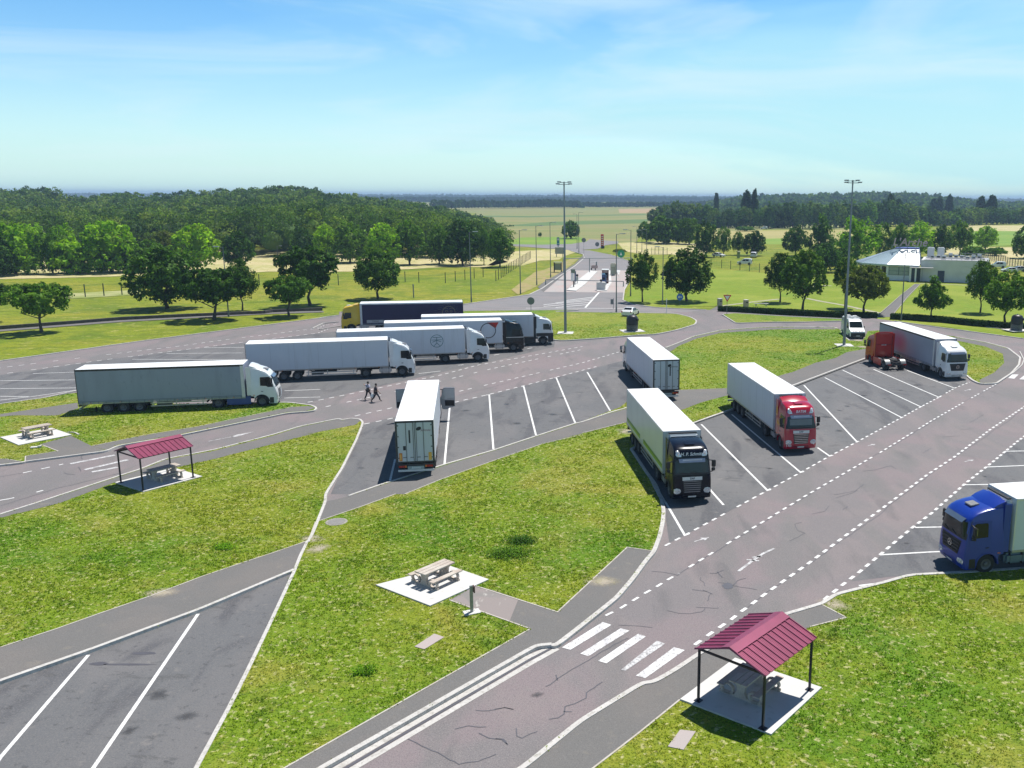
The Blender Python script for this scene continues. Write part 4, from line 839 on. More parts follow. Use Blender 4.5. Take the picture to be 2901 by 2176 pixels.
    MB().tube((1.0, 6.2, .72), (1.0, 7.4, .72), .2, n=14).build('air_tank', steel, un)
    bp = MB(); bp.b2(-1.2, 1.2, -.02, .06, .42, .56); bm_ = bp.build('rear_bumper', o.get('bumperm', plate_m), un)
    MB().b2(-1.22, 1.22, .0, .08, .70, .95).build('lamp_board', frame_m, un)
    for sx in (-1, 1):
        MB().b2(sx * .72, sx * 1.14, -.04, .0, .72, .86).build('tail_light', redl, un); MB().b2(sx * .62, sx * .72, -.04, .0, .72, .86).build('tail_light', orl, un)
    MB().b2(-.55, .55, -.05, -.02, .58, .80).build('number_plate', M('plate_grey', (.35, .42, .42), .5), un)
    if o.get('platetext'): lettering('lettering', o['platetext'], .2, lambda a, b: (a, -.055, .69 + b), white_t, un, shear=.3, bold=.005)
    mk_ = MB()
    for sx in (-1, 1):
        for i in range(6): y = 1 + i * (L - 2) / 5; mk_.b2(sx * (w + .026), sx * (w + .036), y - .05, y + .05, zb - .03, zb + .01)
    mk_.build('side_marker', orl, body)
    return body
def truck(x, y, hd, L, F, kind, pm, label, **o):
    root = E('semi_truck', (x, y, 0), math.radians(hd - 90), label, 'truck')
    make_tractor(root, F, kind, pm, o); b = make_trailer(root, L, o); return root, b
ivory = paint('ivory', (.7, .7, .68))
curt1 = layered('curtain_blue_grey', (.285, .325, .42), [(1.1, 4, .45, .7, (.245, .28, .36), .6, (1, 1, .15, 0), 0), (6., 4, .6, .75, (.17, .2, .24), .4, (1, 1, .3, 0), 0)], rough=.5, bump=(1.3, .35, .1))
r1, b1 = truck(-48.88, 77.74, 13.1, 13.6, 16.35, 'raked', white_p, 'white-cab truck with a blue-grey curtain trailer, nearest in the left row', trailer='curtain', sidem=curt1, doorm=curt1, skirt=M('blue_skirt', (.03, .07, .26), .4), palm=chas_m)
r2, b2 = truck(-40.21, 91.9, 14.6, 14.0, 16.75, 'raked', white_p, 'white truck with a plain pale trailer, second in the left row, behind two walkers', skirt=None)
r3, b3 = truck(-33.75, 100.5, 15.4, 14.1, 16.9, 'raked', white_p, 'white truck whose trailer side bears a thin round teal emblem')
blackp = M('black_paint', (.006, .006, .008), .25, 0, .03, 2., spec=.45)
r4, b4 = truck(-30.47, 107.93, 14.1, 14.05, 16.75, 'straight', blackp, 'black-cab truck with a ring and red corner mark on its white trailer', toplamps=0, grille='mesh', stripe=M('silver_stripe', (.5, .5, .52), .3, .5), vstrip=0, hatch=dkglass)
r5, b5 = truck(-27.38, 113.87, 12.3, 14.1, 16.7, 'box', white_p, 'white truck with a dark lower cab, farthest right of the left row', grille='wide', archm=black_pl, skirt=black_pl, lower=1, fairm=black_pl)
yel = paint('yellow_paint', (.72, .46, .01), .4, .4); navy = M('navy_curtain', (.018, .012, .06), .55, 0, .1, .8, bump=.2, bscale=1.)
r6, b6 = truck(-25.33, 130.6, 192.6, 14.25, 16.9, 'straight', yel, 'yellow-cab truck with a dark navy trailer carrying a tan sun face', trailer='curtain', sidem=navy, doorm=navy, railm=roof_m, toplamps=0, hatch=plate_m)
silv = paint('silver_grey', (.42, .42, .45), .4)
r7, b7 = truck(-15.07, 59.38, 100.5, 13.95, 16.7, 'raked', silv, 'white reefer truck seen from behind with both cab doors standing open', doors_open=True, hazard=True, vent=-.35, rearlogo='Schmitz', platetext='Schmitz', deflector=1)
r8, b8 = truck(2.84, 83.37, 100.9, 14.0, 16.8, 'raked', white_p, 'white truck seen from its rear corner, just behind the black lettered truck', vent=.35, rearlogo='Schmitz', rlm=dark_t)
dnavy = M('midnight_paint', (.003, .005, .014), .25, 0, .03, 2., spec=.3)
carr = M('unit_dark', (.05, .06, .075), .4)
r9, b9 = truck(.51, 70.34, -79.2, 13.4, 16.35, 'straight', dnavy, 'black truck lettered across the brow, trailer striped green low down', name='H. P. Schmitz', nsize=.27, badge='DAF', vstrip=1, unitname='CARRIER', unitm=white_p, hatch=dnavy, deflector=0, sidem=M('greenish_panel', (.52, .57, .61), .35, 0, .06, .4, coat=.2))
redp = paint('red_paint', (.42, .006, .03), .22, 1.)
r10, b10 = truck(9.7, 82.03, -80.1, 13.45, 16.3, 'straight', redp, 'bright red truck with white brow lettering and a plain white trailer', name='BATIM', nsize=.27, badge='DAF', vstrip=1, curtain=M('windscreen_curtain', (.17, .2, .2), .5), fleet='148', barm=chrome, hatch=redp, palm=plate_m)
gradm = layered('faded_curtain', (.25, .28, .36), [(.3, 1, .3, .8, (.2, .22, .3), .5, None, 0)], rough=.5)
r12, b12 = truck(31.3, 110.73, -79.7, 13.7, 16.5, 'box', white_p, 'white truck whose grey curtain trailer bears a soft pink blot', trailer='curtain', grille='wide', sidem=M('grey_curtain_faded', (.30, .33, .40), .5, 0, .08, .4, bump=.25, bscale=1.), hatch=plate_m, railm=frame_m, name=None)
bluep = paint('blue_paint', (.006, .036, .30), .3, .15)
r13, b13 = truck(32.64, 47.85, 191.5, 13.7, 16.45, 'box', bluep, 'blue truck with a pale reefer trailer cut off by the right edge', grille='wide', archm=bluep, mirm=black_pl, sidem=M('pale_teal_panel', (.56, .62, .68), .35, 0, .04, .5), tankm=M('tank_blue', (.14, .2, .28), .4, .4), unitm=white_p)
# decals on the trailers
def sidedecal(body, L, sx, fn, mat, name='decal'):
    pass
def ring(mb, x, cy, cz, r, w, n=40, a0=0, a1=2 * PI):
    vs = []; 
    for i in range(n + 1):
        a = a0 + (a1 - a0) * i / n; vs += [(x, cy + (r - w) * math.cos(a), cz + (r - w) * math.sin(a)), (x, cy + r * math.cos(a), cz + r * math.sin(a))]
    mb.add(vs, [(2 * i, 2 * i + 1, 2 * i + 3, 2 * i + 2) for i in range(n)])
teal = M('teal_ink', (.03, .14, .16), .5)
e = MB(); X_ = 1.28; ring(e, X_, 10.9, 2.62, .74, .06)
for a, b in (((10.9, 3.0), (10.9, 2.35)), ((10.3, 2.75), (11.5, 2.75)), ((10.9, 2.4), (10.55, 2.05)), ((10.9, 2.4), (11.25, 2.05)), ((10.45, 3.05), (11.35, 3.05)), ((10.4, 2.5), (10.85, 2.68)), ((11.4, 2.5), (10.95, 2.68))): e.bar((X_, *a), (X_, *b), .05, .05)
e.build('emblem', teal, b3)
e = MB(); ring(e, 1.281, 12.3, 2.75, .95, .10); e.build('emblem', dark_t, b4)
MB().add([(1.279, 12.2, 3.75), (1.279, 13.6, 3.75), (1.279, 13.2, 3.0), (1.279, 12.7, 3.35)], [(0, 1, 2, 3)]).build('emblem', redl, b4)
lettering('lettering', 'BRUNO  EX', .32, lambda a, b: (.55 - b * 1.6, 8.2 + a * 1.6, 4.012), grey_pl, b4, bold=.01)
g = MB(); gm_ = M('lime_stripe', (.20, .40, .02), .4); g2 = MB()
for y0, y1 in ((.25, 5.6), (6.9, 13.2)): g.b2(1.276, 1.29, y0, y1, 1.42, 1.75)
for y0, y1 in ((.25, 5.6), (6.9, 13.2)): g2.b2(1.285, 1.294, y0, y1, 1.62, 1.70)
g.build('stripe', gm_, b9); g2.build('stripe', M('dark_green', (.03, .12, .03), .4), b9)
pk = bpy.data.materials.new('pink_blot'); pk.use_nodes = True; t_ = pk.node_tree; bs = t_.nodes['Principled BSDF']; tcx = t_.nodes.new('ShaderNodeTexCoord'); gr = t_.nodes.new('ShaderNodeTexGradient'); gr.gradient_type = 'SPHERICAL'
mpx = t_.nodes.new('ShaderNodeMapping'); mpx.inputs['Location'].default_value = (0, -5.0 / 2.6, -2.4 / 1.7); mpx.inputs['Scale'].default_value = (.01, 1 / 2.6, 1 / 1.7)
rmx = t_.nodes.new('ShaderNodeValToRGB'); rmx.color_ramp.elements[0].color = (.30, .33, .40, 1); rmx.color_ramp.elements[1].color = (.42, .07, .22, 1); rmx.color_ramp.elements[1].position = .75
t_.links.new(tcx.outputs['Object'], mpx.inputs[0]); t_.links.new(mpx.outputs[0], gr.inputs[0]); t_.links.new(gr.outputs[0], rmx.inputs[0]); t_.links.new(rmx.outputs[0], bs.inputs['Base Color']); bs.inputs['Roughness'].default_value = .5
MB().add([(1.2775, 2.2, 1.3), (1.2775, 7.8, 1.3), (1.2775, 7.8, 3.8), (1.2775, 2.2, 3.8)], [(0, 1, 2, 3)]).build('printed_motif', pk, b12)
# sun face on the navy curtain (left side of the yellow truck faces the camera)
tan = M('tan_ink', (.20, .17, .11), .6); sf = MB(); cy_, cz_ = 2.0, 2.5; X_ = -1.279
ring(sf, X_, cy_, cz_, .92, .07); ring(sf, X_, cy_ + .33, cz_ + .18, .17, .05, 16); ring(sf, X_, cy_ - .33, cz_ + .18, .17, .05, 16)
ring(sf, X_, cy_ + .33, cz_ + .34, .30, .05, 10, .5, 2.6); ring(sf, X_, cy_ - .33, cz_ + .34, .30, .05, 10, .5, 2.6); ring(sf, X_, cy_, cz_ - .28, .28, .06, 10, 3.5, 5.9)
sf.bar((X_, cy_ + .04, cz_ + .2), (X_, cy_ + .08, cz_ - .15), .04, .02)
for i in range(22):
    a = 2 * PI * i / 22; pts = []
    ln = (1.9 if math.cos(a) > .2 else 1.15) * (1 if i % 2 else .8)
    for k in range(7):
        t = k / 6; r = .98 + (ln - .1) * t * .62; aa = a + .13 * math.sin(t * 5); pts.append((X_, cy_ + r * math.cos(aa), min(3.8, max(1.15, cz_ + r * .85 * math.sin(aa)))))
    for k in range(6): sf.bar(pts[k], pts[k + 1], .08 * (1 - k / 7), .012)
sf.build('sun_face_print', tan, b6)
MB().b2(-1.285, -1.279, 11.1, 13.4, 1.25, 1.65).build('sign_strip', M('strip_grey', (.4, .4, .42), .5), b6)
lettering('lettering', 'TRANS', .3, lambda a, b: (-1.287, 12.2 - a, 1.45 + b), dark_t, b6)
lettering('lettering', 'LOGIC', .22, lambda a, b: (-1.281, 10.2 - a, 1.45 + b), white_t, b6)
# solo red tractor
r11 = E('tractor_unit', (29.29, 99.32, 0), math.radians(99.6 - 90), 'red tractor unit without a trailer, seen from behind beside the pink-marked curtain trailer', 'truck')
scr = paint('brick_red_paint', (.50, .022, .012), .32, .3)
make_tractor(r11, 6.2, 'box', scr, dict(grille='mesh', fairing=1, chm=chas_m, mgm=M('mudguard_grey', (.33, .33, .33), .4, .3), skirt=scr, archm=scr, deflector=1))
rw = MB()
for x in (-.22, 0, .22): rw.box((x, 3.86 - .0, 2.35), (.12, .03, .14))
rw.build('rear_sticker', plate_m, r11, bevel=.02)
MB().b2(-1.16, 1.16, 3.875, 3.90, 1.15, 3.60).build('cab_back', scr, r11, bevel=.01)
# ------------------------------------------------------------------ cars and vans
def car(x, y, hd, kind, pm, label, group=None, loc2=None):
    if kind == 'van':
        prof = [(0, .32), (-.02, .62), (.10, 1.02), (.55, 1.22), (1.05, 1.40), (1.55, 2.10), (1.85, 2.38), (2.4, 2.52), (5.4, 2.50), (5.55, 2.3), (5.60, .9), (5.6, .40)]; Lc, hw_, wr, ax = 5.6, 1.02, .34, (.95, 4.55); wsr = (1.02, 1.66); sidew = [[(1.25, 1.42), (1.70, 2.05), (2.25, 2.08), (2.25, 1.40)]]; tp = .10; zwin = 1.4
    elif kind == 'mpv':
        prof = [(0, .28), (-.02, .60), (.08, .86), (.75, 1.02), (1.05, 1.12), (1.75, 1.66), (2.1, 1.80), (3.9, 1.80), (4.22, 1.55), (4.30, .9), (4.28, .35)]; Lc, hw_, wr, ax = 4.3, .90, .32, (.80, 3.45); wsr = (1.05, 1.75); sidew = [[(1.35, 1.12), (1.85, 1.58), (2.45, 1.62), (2.45, 1.10)], [(2.53, 1.10), (2.53, 1.62), (3.35, 1.60), (3.35, 1.10)]]; tp = .16; zwin = 1.1
    else:
        prof = [(0, .26), (-.02, .52), (.05, .72), (.55, .86), (1.15, .96), (1.95, 1.38), (2.45, 1.47), (3.1, 1.44), (3.75, 1.18), (4.05, 1.0), (4.30, .88), (4.33, .6), (4.28, .30)]; Lc, hw_, wr, ax = 4.33, .90, .32, (.82, 3.45); wsr = (1.2, 1.92); sidew = [[(1.45, .98), (2.02, 1.32), (2.48, 1.38), (2.48, .96)], [(2.55, .96), (2.55, 1.38), (3.1, 1.36), (3.5, 1.18), (3.5, .98)]]; tp = .22; zwin = .95
    root = E('van' if kind == 'van' else 'car', (x, y, 0), math.radians(hd - 90), label, 'van' if kind == 'van' else 'car', group)
    hl = Lc / 2
    bot = []
    for a in reversed(ax): bot += [(a + (wr + .07) * math.cos(t), wr + (wr + .07) * math.sin(t)) for t in [i * PI / 8 for i in range(9)]]
    loop = prof + [p for p in bot if p[1] >= .25]
    us = [-1, -.97, -.88, -.6, 0, .6, .88, .97, 1]; n = len(loop); vs = []
    W_ = lambda z: hw_ * (1 - tp * max(0, (z - zwin)) / (prof[6][1] - zwin + .01)) if z > zwin else hw_
    for u in us:
        g = 0 if abs(u) < .5 else 1 - math.sqrt(1 - ((abs(u) - .5) / .5) ** 2)
        for dy, z in loop:
            y_ = hl - dy; fr = max(0, 1 - dy / .6); bk = max(0, 1 - (Lc - dy) / .5); lowarch = z < .75 and dy > .3 and dy < Lc - .3
            if not lowarch: y_ += -.16 * g * fr + .12 * g * bk
            vs.append((u * W_(z), y_, z - .05 * g * (z > zwin + .2)))
    fs = [(a * n + j, a * n + (j + 1) % n, (a + 1) * n + (j + 1) % n, (a + 1) * n + j) for a in range(len(us) - 1) for j in range(n)]
    tr = tessellate_polygon([[Vector((p[0], p[1], 0)) for p in loop]]); fs += [tuple(t) for t in tr] + [tuple(i + 8 * n for i in reversed(t)) for t in tr]
    bd = MB().add(vs, fs).build('body', pm, root, smooth=40)
    zf = lambda dy: interp(dy, [p[0] for p in prof[2:-2]], [p[1] for p in prof[2:-2]])
    def top(name, d0, d1, s0, s1, mat):
        v = []; m = 6
        for i in range(m + 1):
            dy = d0 + (d1 - d0) * i / m; z = zf(dy)
            for k in range(7):
                u = -1 + k / 3; sc = s0 + (s1 - s0) * i / m; g = 0 if abs(u * sc) < .5 else 1 - math.sqrt(max(0, 1 - ((abs(u * sc) - .5) / .5) ** 2)); v.append((u * sc * W_(z), hl - dy + (.012 if dy < hl else -.012), z + .012 - .05 * g))
        MB().add(v, [(i * 7 + k, i * 7 + k + 1, (i + 1) * 7 + k + 1, (i + 1) * 7 + k) for i in range(m) for k in range(6)]).build(name, mat, bd)
    top('windscreen', wsr[0] + .05, wsr[1], .90, .88, screen_g)
    if kind == 'car': top('rear_window', 3.18, 3.78, .80, .84, dkglass)
    elif kind == 'mpv': MB().box((0, -hl - .0 + .02, 1.36), (1.4, .06, .42)).build('rear_window', dkglass, bd)
    for sx in (-1, 1):
        for P_ in sidew:
            MB().add([(sx * (W_(z) + .008), hl - dy, z) for dy, z in P_], [tuple(range(len(P_)))]).build('side_window', dkglass, bd, smooth=0)
        MB().box((sx * hw_ * .78, hl - .06, prof[1][1] + .08), (.34, .14, .14)).build('headlight', lamp_m, bd, bevel=.03)
        MB().box((sx * hw_ * .84, -hl + .04, prof[1][1] + .35), (.22, .12, .2)).build('tail_light', redl, bd, bevel=.03)
        MB().box((sx * (hw_ + .12), hl - wsr[0] - .38, zwin + .08), (.2, .12, .16 if kind != 'van' else .3)).build('mirror', black_pl if kind == 'van' else pm, bd, bevel=.03)
        MB().b2(sx * (hw_ + .002), sx * (hw_ + .008), hl - 2.52, hl - 2.49, .4, zwin).build('door_seam', black_pl, bd)
        for a in ax: wheel(root, sx * (hw_ - .11), hl - a, wr, .21)
    MB().b2(-hw_ * .62, hw_ * .62, hl + .0, hl + .035, .36, .58).build('grille', black_pl, bd, bevel=.01)
    MB().b2(-.26, .26, hl + .03, hl + .045, .40, .50).build('number_plate', plate_m, bd); MB().b2(-.26, .26, -hl - .035, -hl - .0, .55, .66).build('number_plate', plate_m, bd)
    if kind == 'van':
        MB().b2(-1.0, 1.0, hl - .06, hl + .03, .30, .86).build('bumper', black_pl, bd, bevel=.04)
        ch = MB()
        for sx in (-1, 1):
            for i in range(3): x0 = .1 + i * .22; ch.add([(sx * x0, hl - .02, 1.0), (sx * (x0 + .1), hl - .02, 1.0), (sx * (x0 + .16), hl - .06, 1.09), (sx * (x0 + .06), hl - .06, 1.09)], [(0, 1, 2, 3)])
        ch.build('chevron', redl, bd)
        rk = MB()
        for yy in (-1.8, -.9, 0, .6): rk.bar((-.9, yy, 2.62), (.9, yy, 2.62), .05)
        for sx in (-.85, .85): rk.bar((sx, -2.2, 2.62), (sx, .8, 2.62), .05)
        for q_ in ((-.4, -.8, .5), (.3, -1.5, .7), (.2, .1, .4)): rk.box((q_[0], q_[1], 2.72), (.5, q_[2], .16))
        rk.build('roof_rack', plate_m, bd)
    return root
cw = paint('car_white', (.75, .76, .77))
car(-1.0, 145.9, 72, 'car', cw, 'small white car driving in beside the dark dome bin')
car(30.3, 125.3, -88, 'van', cw, 'white high-roof van with red chevrons on its bonnet, behind the tall right mast')
def at(u, v): return gp(u, v)
p = at(2036, 728); car(p[0], p[1], -40, 'car', cw, 'white saloon car left of the litter post in the far car park', 'cars in the far car park')
p = at(2136, 729); car(p[0], p[1], 75, 'mpv', paint('car_silver', (.5, .53, .6)), 'silver-blue people carrier under the dark tree in the far car park', 'cars in the far car park')
p = at(2110, 750); car(p[0], p[1], 165, 'mpv', cw, 'white small van nearest the fence of the far car park', 'cars in the far car park')
p = at(2164, 649.5); car(p[0], p[1], 175, 'mpv', cw, 'white vehicle far off on the field edge before the woods')
p = at(2826, 759); car(p[0], p[1], 170, 'mpv', cw, 'white van parked behind the flat-roofed building', 'cars behind the building')
p = at(2860, 772); car(p[0], p[1], 168, 'car', cw, 'white car in front of the white van behind the building', 'cars behind the building')
p = at(2884, 769); car(p[0], p[1], 172, 'car', paint('car_grey', (.3, .32, .36)), 'grey car at the far right behind the building', 'cars behind the building')
# ================================================================== PICNIC FURNITURE
slab_m = conc_m
def slab(s, label):
    p = W2(s, .12); 
    if len(p) == 3: p.append((p[0][0] + p[2][0] - p[1][0], p[0][1] + p[2][1] - p[1][1]))
    o = sheet('concrete_slab', p, .165, slab_m, thick=.14, kind=None); tag(o, label, 'slab'); return p
sl1 = slab('G: 1100,553 1545,437 1785,520 1430,680', 'square pale concrete slab under the open-air picnic table on the front lawn')
sl2 = slab('I: 400,1050 1215,1365 1665,945', 'pale concrete slab under the nearest maroon-roofed shelter')
sl3 = slab('A: 800,1150 1000,1215 1410,1108 1210,1048', 'pale concrete slab under the maroon-roofed shelter on the left')
sl4 = slab('A: 0,835 360,770 500,818 130,890', 'pale concrete slab at the left edge carrying a lone picnic table')
tabm = layered('weathered_concrete', (.50, .44, .38), [(3., 5, .45, .65, (.42, .34, .29), .7, None, .3), (.8, 4, .5, .65, (.58, .54, .48), .6, None, 0), (20, 3, .5, .7, (.35, .3, .26), .5, None, 0)], rough=.9, bump=(30., .4, .02))
def picnic(loc, rz, label, z=.165):
    root = E('picnic_table', (loc[0], loc[1], z), rz, label, 'picnic table', 'concrete picnic tables')
    tp = MB()
    for i in (-1, 0, 1): tp.b2(-.98, .98, i * .265 - .125, i * .265 + .125, .70, .77)
    tp.build('tabletop', tabm, root, bevel=.012)
    for sy in (-1, 1): MB().b2(-.98, .98, sy * .78 - .15, sy * .78 + .15, .42, .48).build('bench_seat', tabm, root, bevel=.012)
    for sx in (-.68, .68):
        lg = MB(); 
        lg.sideprism([(-.95, 0), (.95, 0), (.95, .1), (-.95, .1)], sx - .06, sx + .06)
        for sy in (-1, 1):
            n = 18; vs = []; fs = []
            for i in range(n):
                a = 2 * PI * i / n
                for r in (.17, .24):
                    for x in (sx - .06, sx + .06): vs.append((x, sy * .62 + r * 1.3 * math.cos(a) * (1.0), .24 + r * .98 * math.sin(a)))
            for i in range(n):
                k, j = 4 * i, 4 * ((i + 1) % n); fs += [(k, k + 1, j + 1, j), (k + 2, j + 2, j + 3, k + 3), (k, j, j + 2, k + 2), (k + 1, k + 3, j + 3, j + 1)]
            lg.add(vs, fs)
        lg.sideprism([(-.36, .70), (.36, .70), (.20, .52), (.16, .3), (.30, .06), (-.30, .06), (-.16, .3), (-.20, .52)], sx - .07, sx + .07)
        lg.build('leg', tabm, root)
    return root
def ctr(p): return (sum(q[0] for q in p) / len(p), sum(q[1] for q in p) / len(p))
def ang(a, b): return math.atan2(b[1] - a[1], b[0] - a[0])
tA = W2('X: 200,580 900,285 1165,365 440,660', .9)
picnic(ctr(tA), ang(tA[0], tA[1]), 'pale concrete picnic table standing in full sun on the front lawn slab')
c2 = ctr(sl2); a2 = ang(sl2[0], sl2[3]); picnic((c2[0] - .05, c2[1] + .15), a2, 'concrete picnic table in the shade of the nearest shelter')
c3 = ctr(sl3); a3 = ang(sl3[1], sl3[2]); picnic((c3[0] + .25, c3[1] + .25), a3, 'concrete picnic table under the left shelter')
tD = W2('Z: 570,330 1340,190 1480,240 760,380', .9)
picnic(ctr(tD), ang(tD[0], tD[1]), 'sunlit picnic table by the left edge of the grass')
maroon = M('maroon_sheet', (.25, .036, .092), .42, .1, .14, 1.2, coat=.1); postm = M('dark_steel_post', (.02, .022, .035), .4, .3, .2, 5)
def shelter(P1, P2, P3, P4, label):
    """four post feet: P1-P2 gable end, P1-P4 along the ridge"""
    c = ctr([P1, P2, P3, P4]); rz = ang(P2, P3); root = E('picnic_shelter', (c[0], c[1], .165), rz, label, 'shelter', 'maroon-roofed picnic shelters')
    Lx = (Vector(P3) - Vector(P2)).length / 2; Wy = (Vector(P2) - Vector(P1)).length / 2; ze, zr = 2.18, 2.72; ov = .12
    for x in (-Lx, Lx):
        for y in (-Wy, Wy):
            mb = MB(); mb.box((x, y, ze / 2), (.08, .08, ze)); po = mb.build('post', postm, root); MB().box((x, y, .012), (.26, .26, .02)).build('base_plate', postm, po)
    fr = MB()
    for y in (-Wy, Wy): fr.b2(-Lx, Lx, y - .03, y + .03, ze - .08, ze)
    for x in (-Lx, Lx): fr.b2(x - .03, x + .03, -Wy, Wy, ze - .08, ze - .001); fr.bar((x, -Wy, ze), (x, 0, zr - .06), .05); fr.bar((x, Wy, ze), (x, 0, zr - .06), .05)
    fr.b2(-Lx, Lx, -.03, .03, zr - .12, zr - .05); fr.build('roof_frame', postm, root)
    Lr = Lx + .14; Wr = Wy + ov; zl = ze - (zr - ze) * ov / Wy * .6 + .02
    rib = 11; n = 12
    for sy in (-1, 1):
        prof = []
        for i in range(rib + 1):
            x = -Lr + 2 * Lr * i / rib; w_ = 2 * Lr / rib
            prof += [(x - .035, 0), (x - .018, .045), (x + .018, .045), (x + .035, 0)]
            if i < rib:
                for k in (1, 2, 3): xx = x + w_ * k / 4; prof += [(xx - .02, 0), (xx - .008, .010), (xx + .008, .010), (xx + .02, 0)]
        vs = []
        for x, h in prof:
            vs += [(x, 0, zr + h), (x, sy * Wr, zl + h)]
        for x, h in prof: vs += [(x, 0, zr + h - .02), (x, sy * Wr, zl + h - .02)]
        m = len(prof); fs = []
        for i in range(m - 1): fs += [(2 * i, 2 * i + 1, 2 * i + 3, 2 * i + 2), (2 * m + 2 * i, 2 * m + 2 * i + 2, 2 * m + 2 * i + 3, 2 * m + 2 * i + 1), (2 * i + 1, 2 * m + 2 * i + 1, 2 * m + 2 * i + 3, 2 * i + 3)]
        MB().add(vs, fs).build('roof_sheet', maroon, root, smooth=0)
    rg = MB(); k = .34; zk = zr - (zr - zl) * k / Wr
    vs = [(x, y, z) for x in (-Lr - .02, Lr + .02) for y, z in ((-k, zk + .062), (0, zr + .066), (k, zk + .062), (k, zk + .05), (0, zr + .05), (-k, zk + .05))]
    rg.add(vs, [(0, 1, 7, 6), (1, 2, 8, 7), (2, 3, 9, 8), (3, 4, 10, 9), (4, 5, 11, 10), (5, 0, 6, 11), (0, 5, 4, 3, 2, 1), (6, 7, 8, 9, 10, 11)]); rg.build('ridge_cap', maroon, root, smooth=0)
    return root
pp = W2('I: 545,1070 1155,1290 1570,945', .165); p4 = (pp[0][0] + pp[2][0] - pp[1][0], pp[0][1] + pp[2][1] - pp[1][1])
shelter(pp[0], pp[1], pp[2], p4, 'nearest maroon corrugated gable shelter at lower right on thin dark posts')
pp = W2('A: 835,1150 1005,1200 1352,1110', .165); p4 = (pp[0][0] + pp[2][0] - pp[1][0], pp[0][1] + pp[2][1] - pp[1][1])
shelter(pp[0], pp[1], pp[2], p4, 'maroon roofed shelter on the left lawn beside the curving road')
# information post by the slab
q = W2('X: 1550,1540', .1)[0]
ip = E('marker_post', (q[0], q[1], .1), math.radians(25), 'grey square post with a dark panel beside the sunny picnic slab', 'post')
MB().box((0, 0, .02), (.75, .5, .06)).build('base', conc_m, ip, bevel=.01); MB().box((0, 0, .68), (.14, .11, 1.30)).build('post', M('galvanised', (.30, .32, .32), .45, .5, .15, 5), ip, bevel=.01); MB().box((.12, -.02, 1.16), (.06, .24, .32)).build('panel', M('panel_brown', (.12, .06, .05), .5, 0, .3, 20), ip, bevel=.01)
lb = MB(); p_ = W2('A: 250,905 300,900', .1); lb.box((p_[0][0], p_[0][1], .14), (.7, .35, .08), .3); lb.box((p_[0][0] + .3, p_[0][1], .2), (.25, .2, .12), .8); tag(lb.build('concrete_block', conc_m, bevel=.01), 'small pale broken concrete block in the grass by the left slab', 'concrete block')
cu = MB(); pts = W2('A: 470,798 520,795 548,812', .15); ribbon(cu, smooth_pl(pts, n=2), .12, .08, .16); tag(cu.build('kerb_fragment', kerb_m), 'short curved strip of loose kerb stone near the left slab', 'kerb piece')
# ================================================================== LAMPS, MASTS, SIGNS
galv = M('galvanised_pole', (.22, .25, .27), .45, .4, .12, 3.); polem = M('grey_green_pole', (.16, .18, .19), .5, .2, .12, 3)
def mast(u, v, vt, label):
    x, y = gp(u, v); h = zat(x, y, vt); r = E('floodlight_mast', (x, y, 0), 0, label, 'floodlight mast', 'tall floodlight masts')
    MB().tube((0, 0, 0), (0, 0, h - .3), .20, .085, 16).build('pole', M('mast_steel', (.20, .235, .27), .4, .4, .1, 2), r)
    MB().lathe([(0, .16), (.42, .16), (.42, 0), (.9, 0), (.9, .0)], n=20).build('base_collar', conc_m, r)
    MB().box((0, 0, .0), (2.2, 2.2, .26)).build('foundation', conc_m, r, bevel=.02)
    hd = MB(); hd.bar((-.75, -.2, h - .45), (.75, -.2, h - .45), .08); hd.bar((-.6, .4, h - .2), (.6, .4, h - .2), .07); hd.tube((0, 0, h - .7), (0, 0, h - .1), .1, .1, 12); hd.bar((0, -.3, h - .4), (0, .5, h - .25), .06); hd.build('crossarm', galv, r)
    for (a, b, z_) in ((-.85, -.25, -.38), (.85, -.25, -.38), (-.7, .45, -.12), (.72, .45, -.12)):
        f = MB().box((a, b, h + z_), (.55, .4, .09), rx=-.2).build('floodlight', M('flood_case', (.38, .40, .41), .4, .5, .1, 4), r, bevel=.03); MB().box((a, b, h + z_ - .06), (.45, .3, .02)).build('lens', lamp_m, f)
    return r
mast(1602, 945, 513, 'tall floodlight mast on the central lawn left of the dome bin'); mast(2391, 980, 508, 'leaning-looking tall floodlight mast on the right beside the white van')
def lamp(u, v, vt, side, label, arm=1.3, both=False):
    x, y = gp(u, v); h = zat(x, y, vt); r = E('street_lamp', (x, y, 0), 0, label, 'street lamp', 'street lamps')
    MB().tube((0, 0, 0), (0, 0, h), .11, .055, 10).build('pole', polem, r); MB().tube((0, 0, 0), (0, 0, .9), .15, .13, 10).build('pole_base', polem, r)
    for sd_ in ((-1, 1) if both else (side,)):
        a = MB(); a.tube((0, 0, h - .1), (sd_ * arm * .5, 0, h + .05), .035, .035, 6); ar = a.build('arm', polem, r)
        hd_ = MB().box((sd_ * (arm * .5 + .42), 0, h + .07), (.95, .32, .12)).build('lamp_head', M('lamp_shell', (.42, .46, .46), .4, .2, .1, 4), r, bevel=.04); MB().box((sd_ * (arm * .5 + .45), 0, h - .0), (.6, .24, .03)).build('lens', lamp_m, hd_)
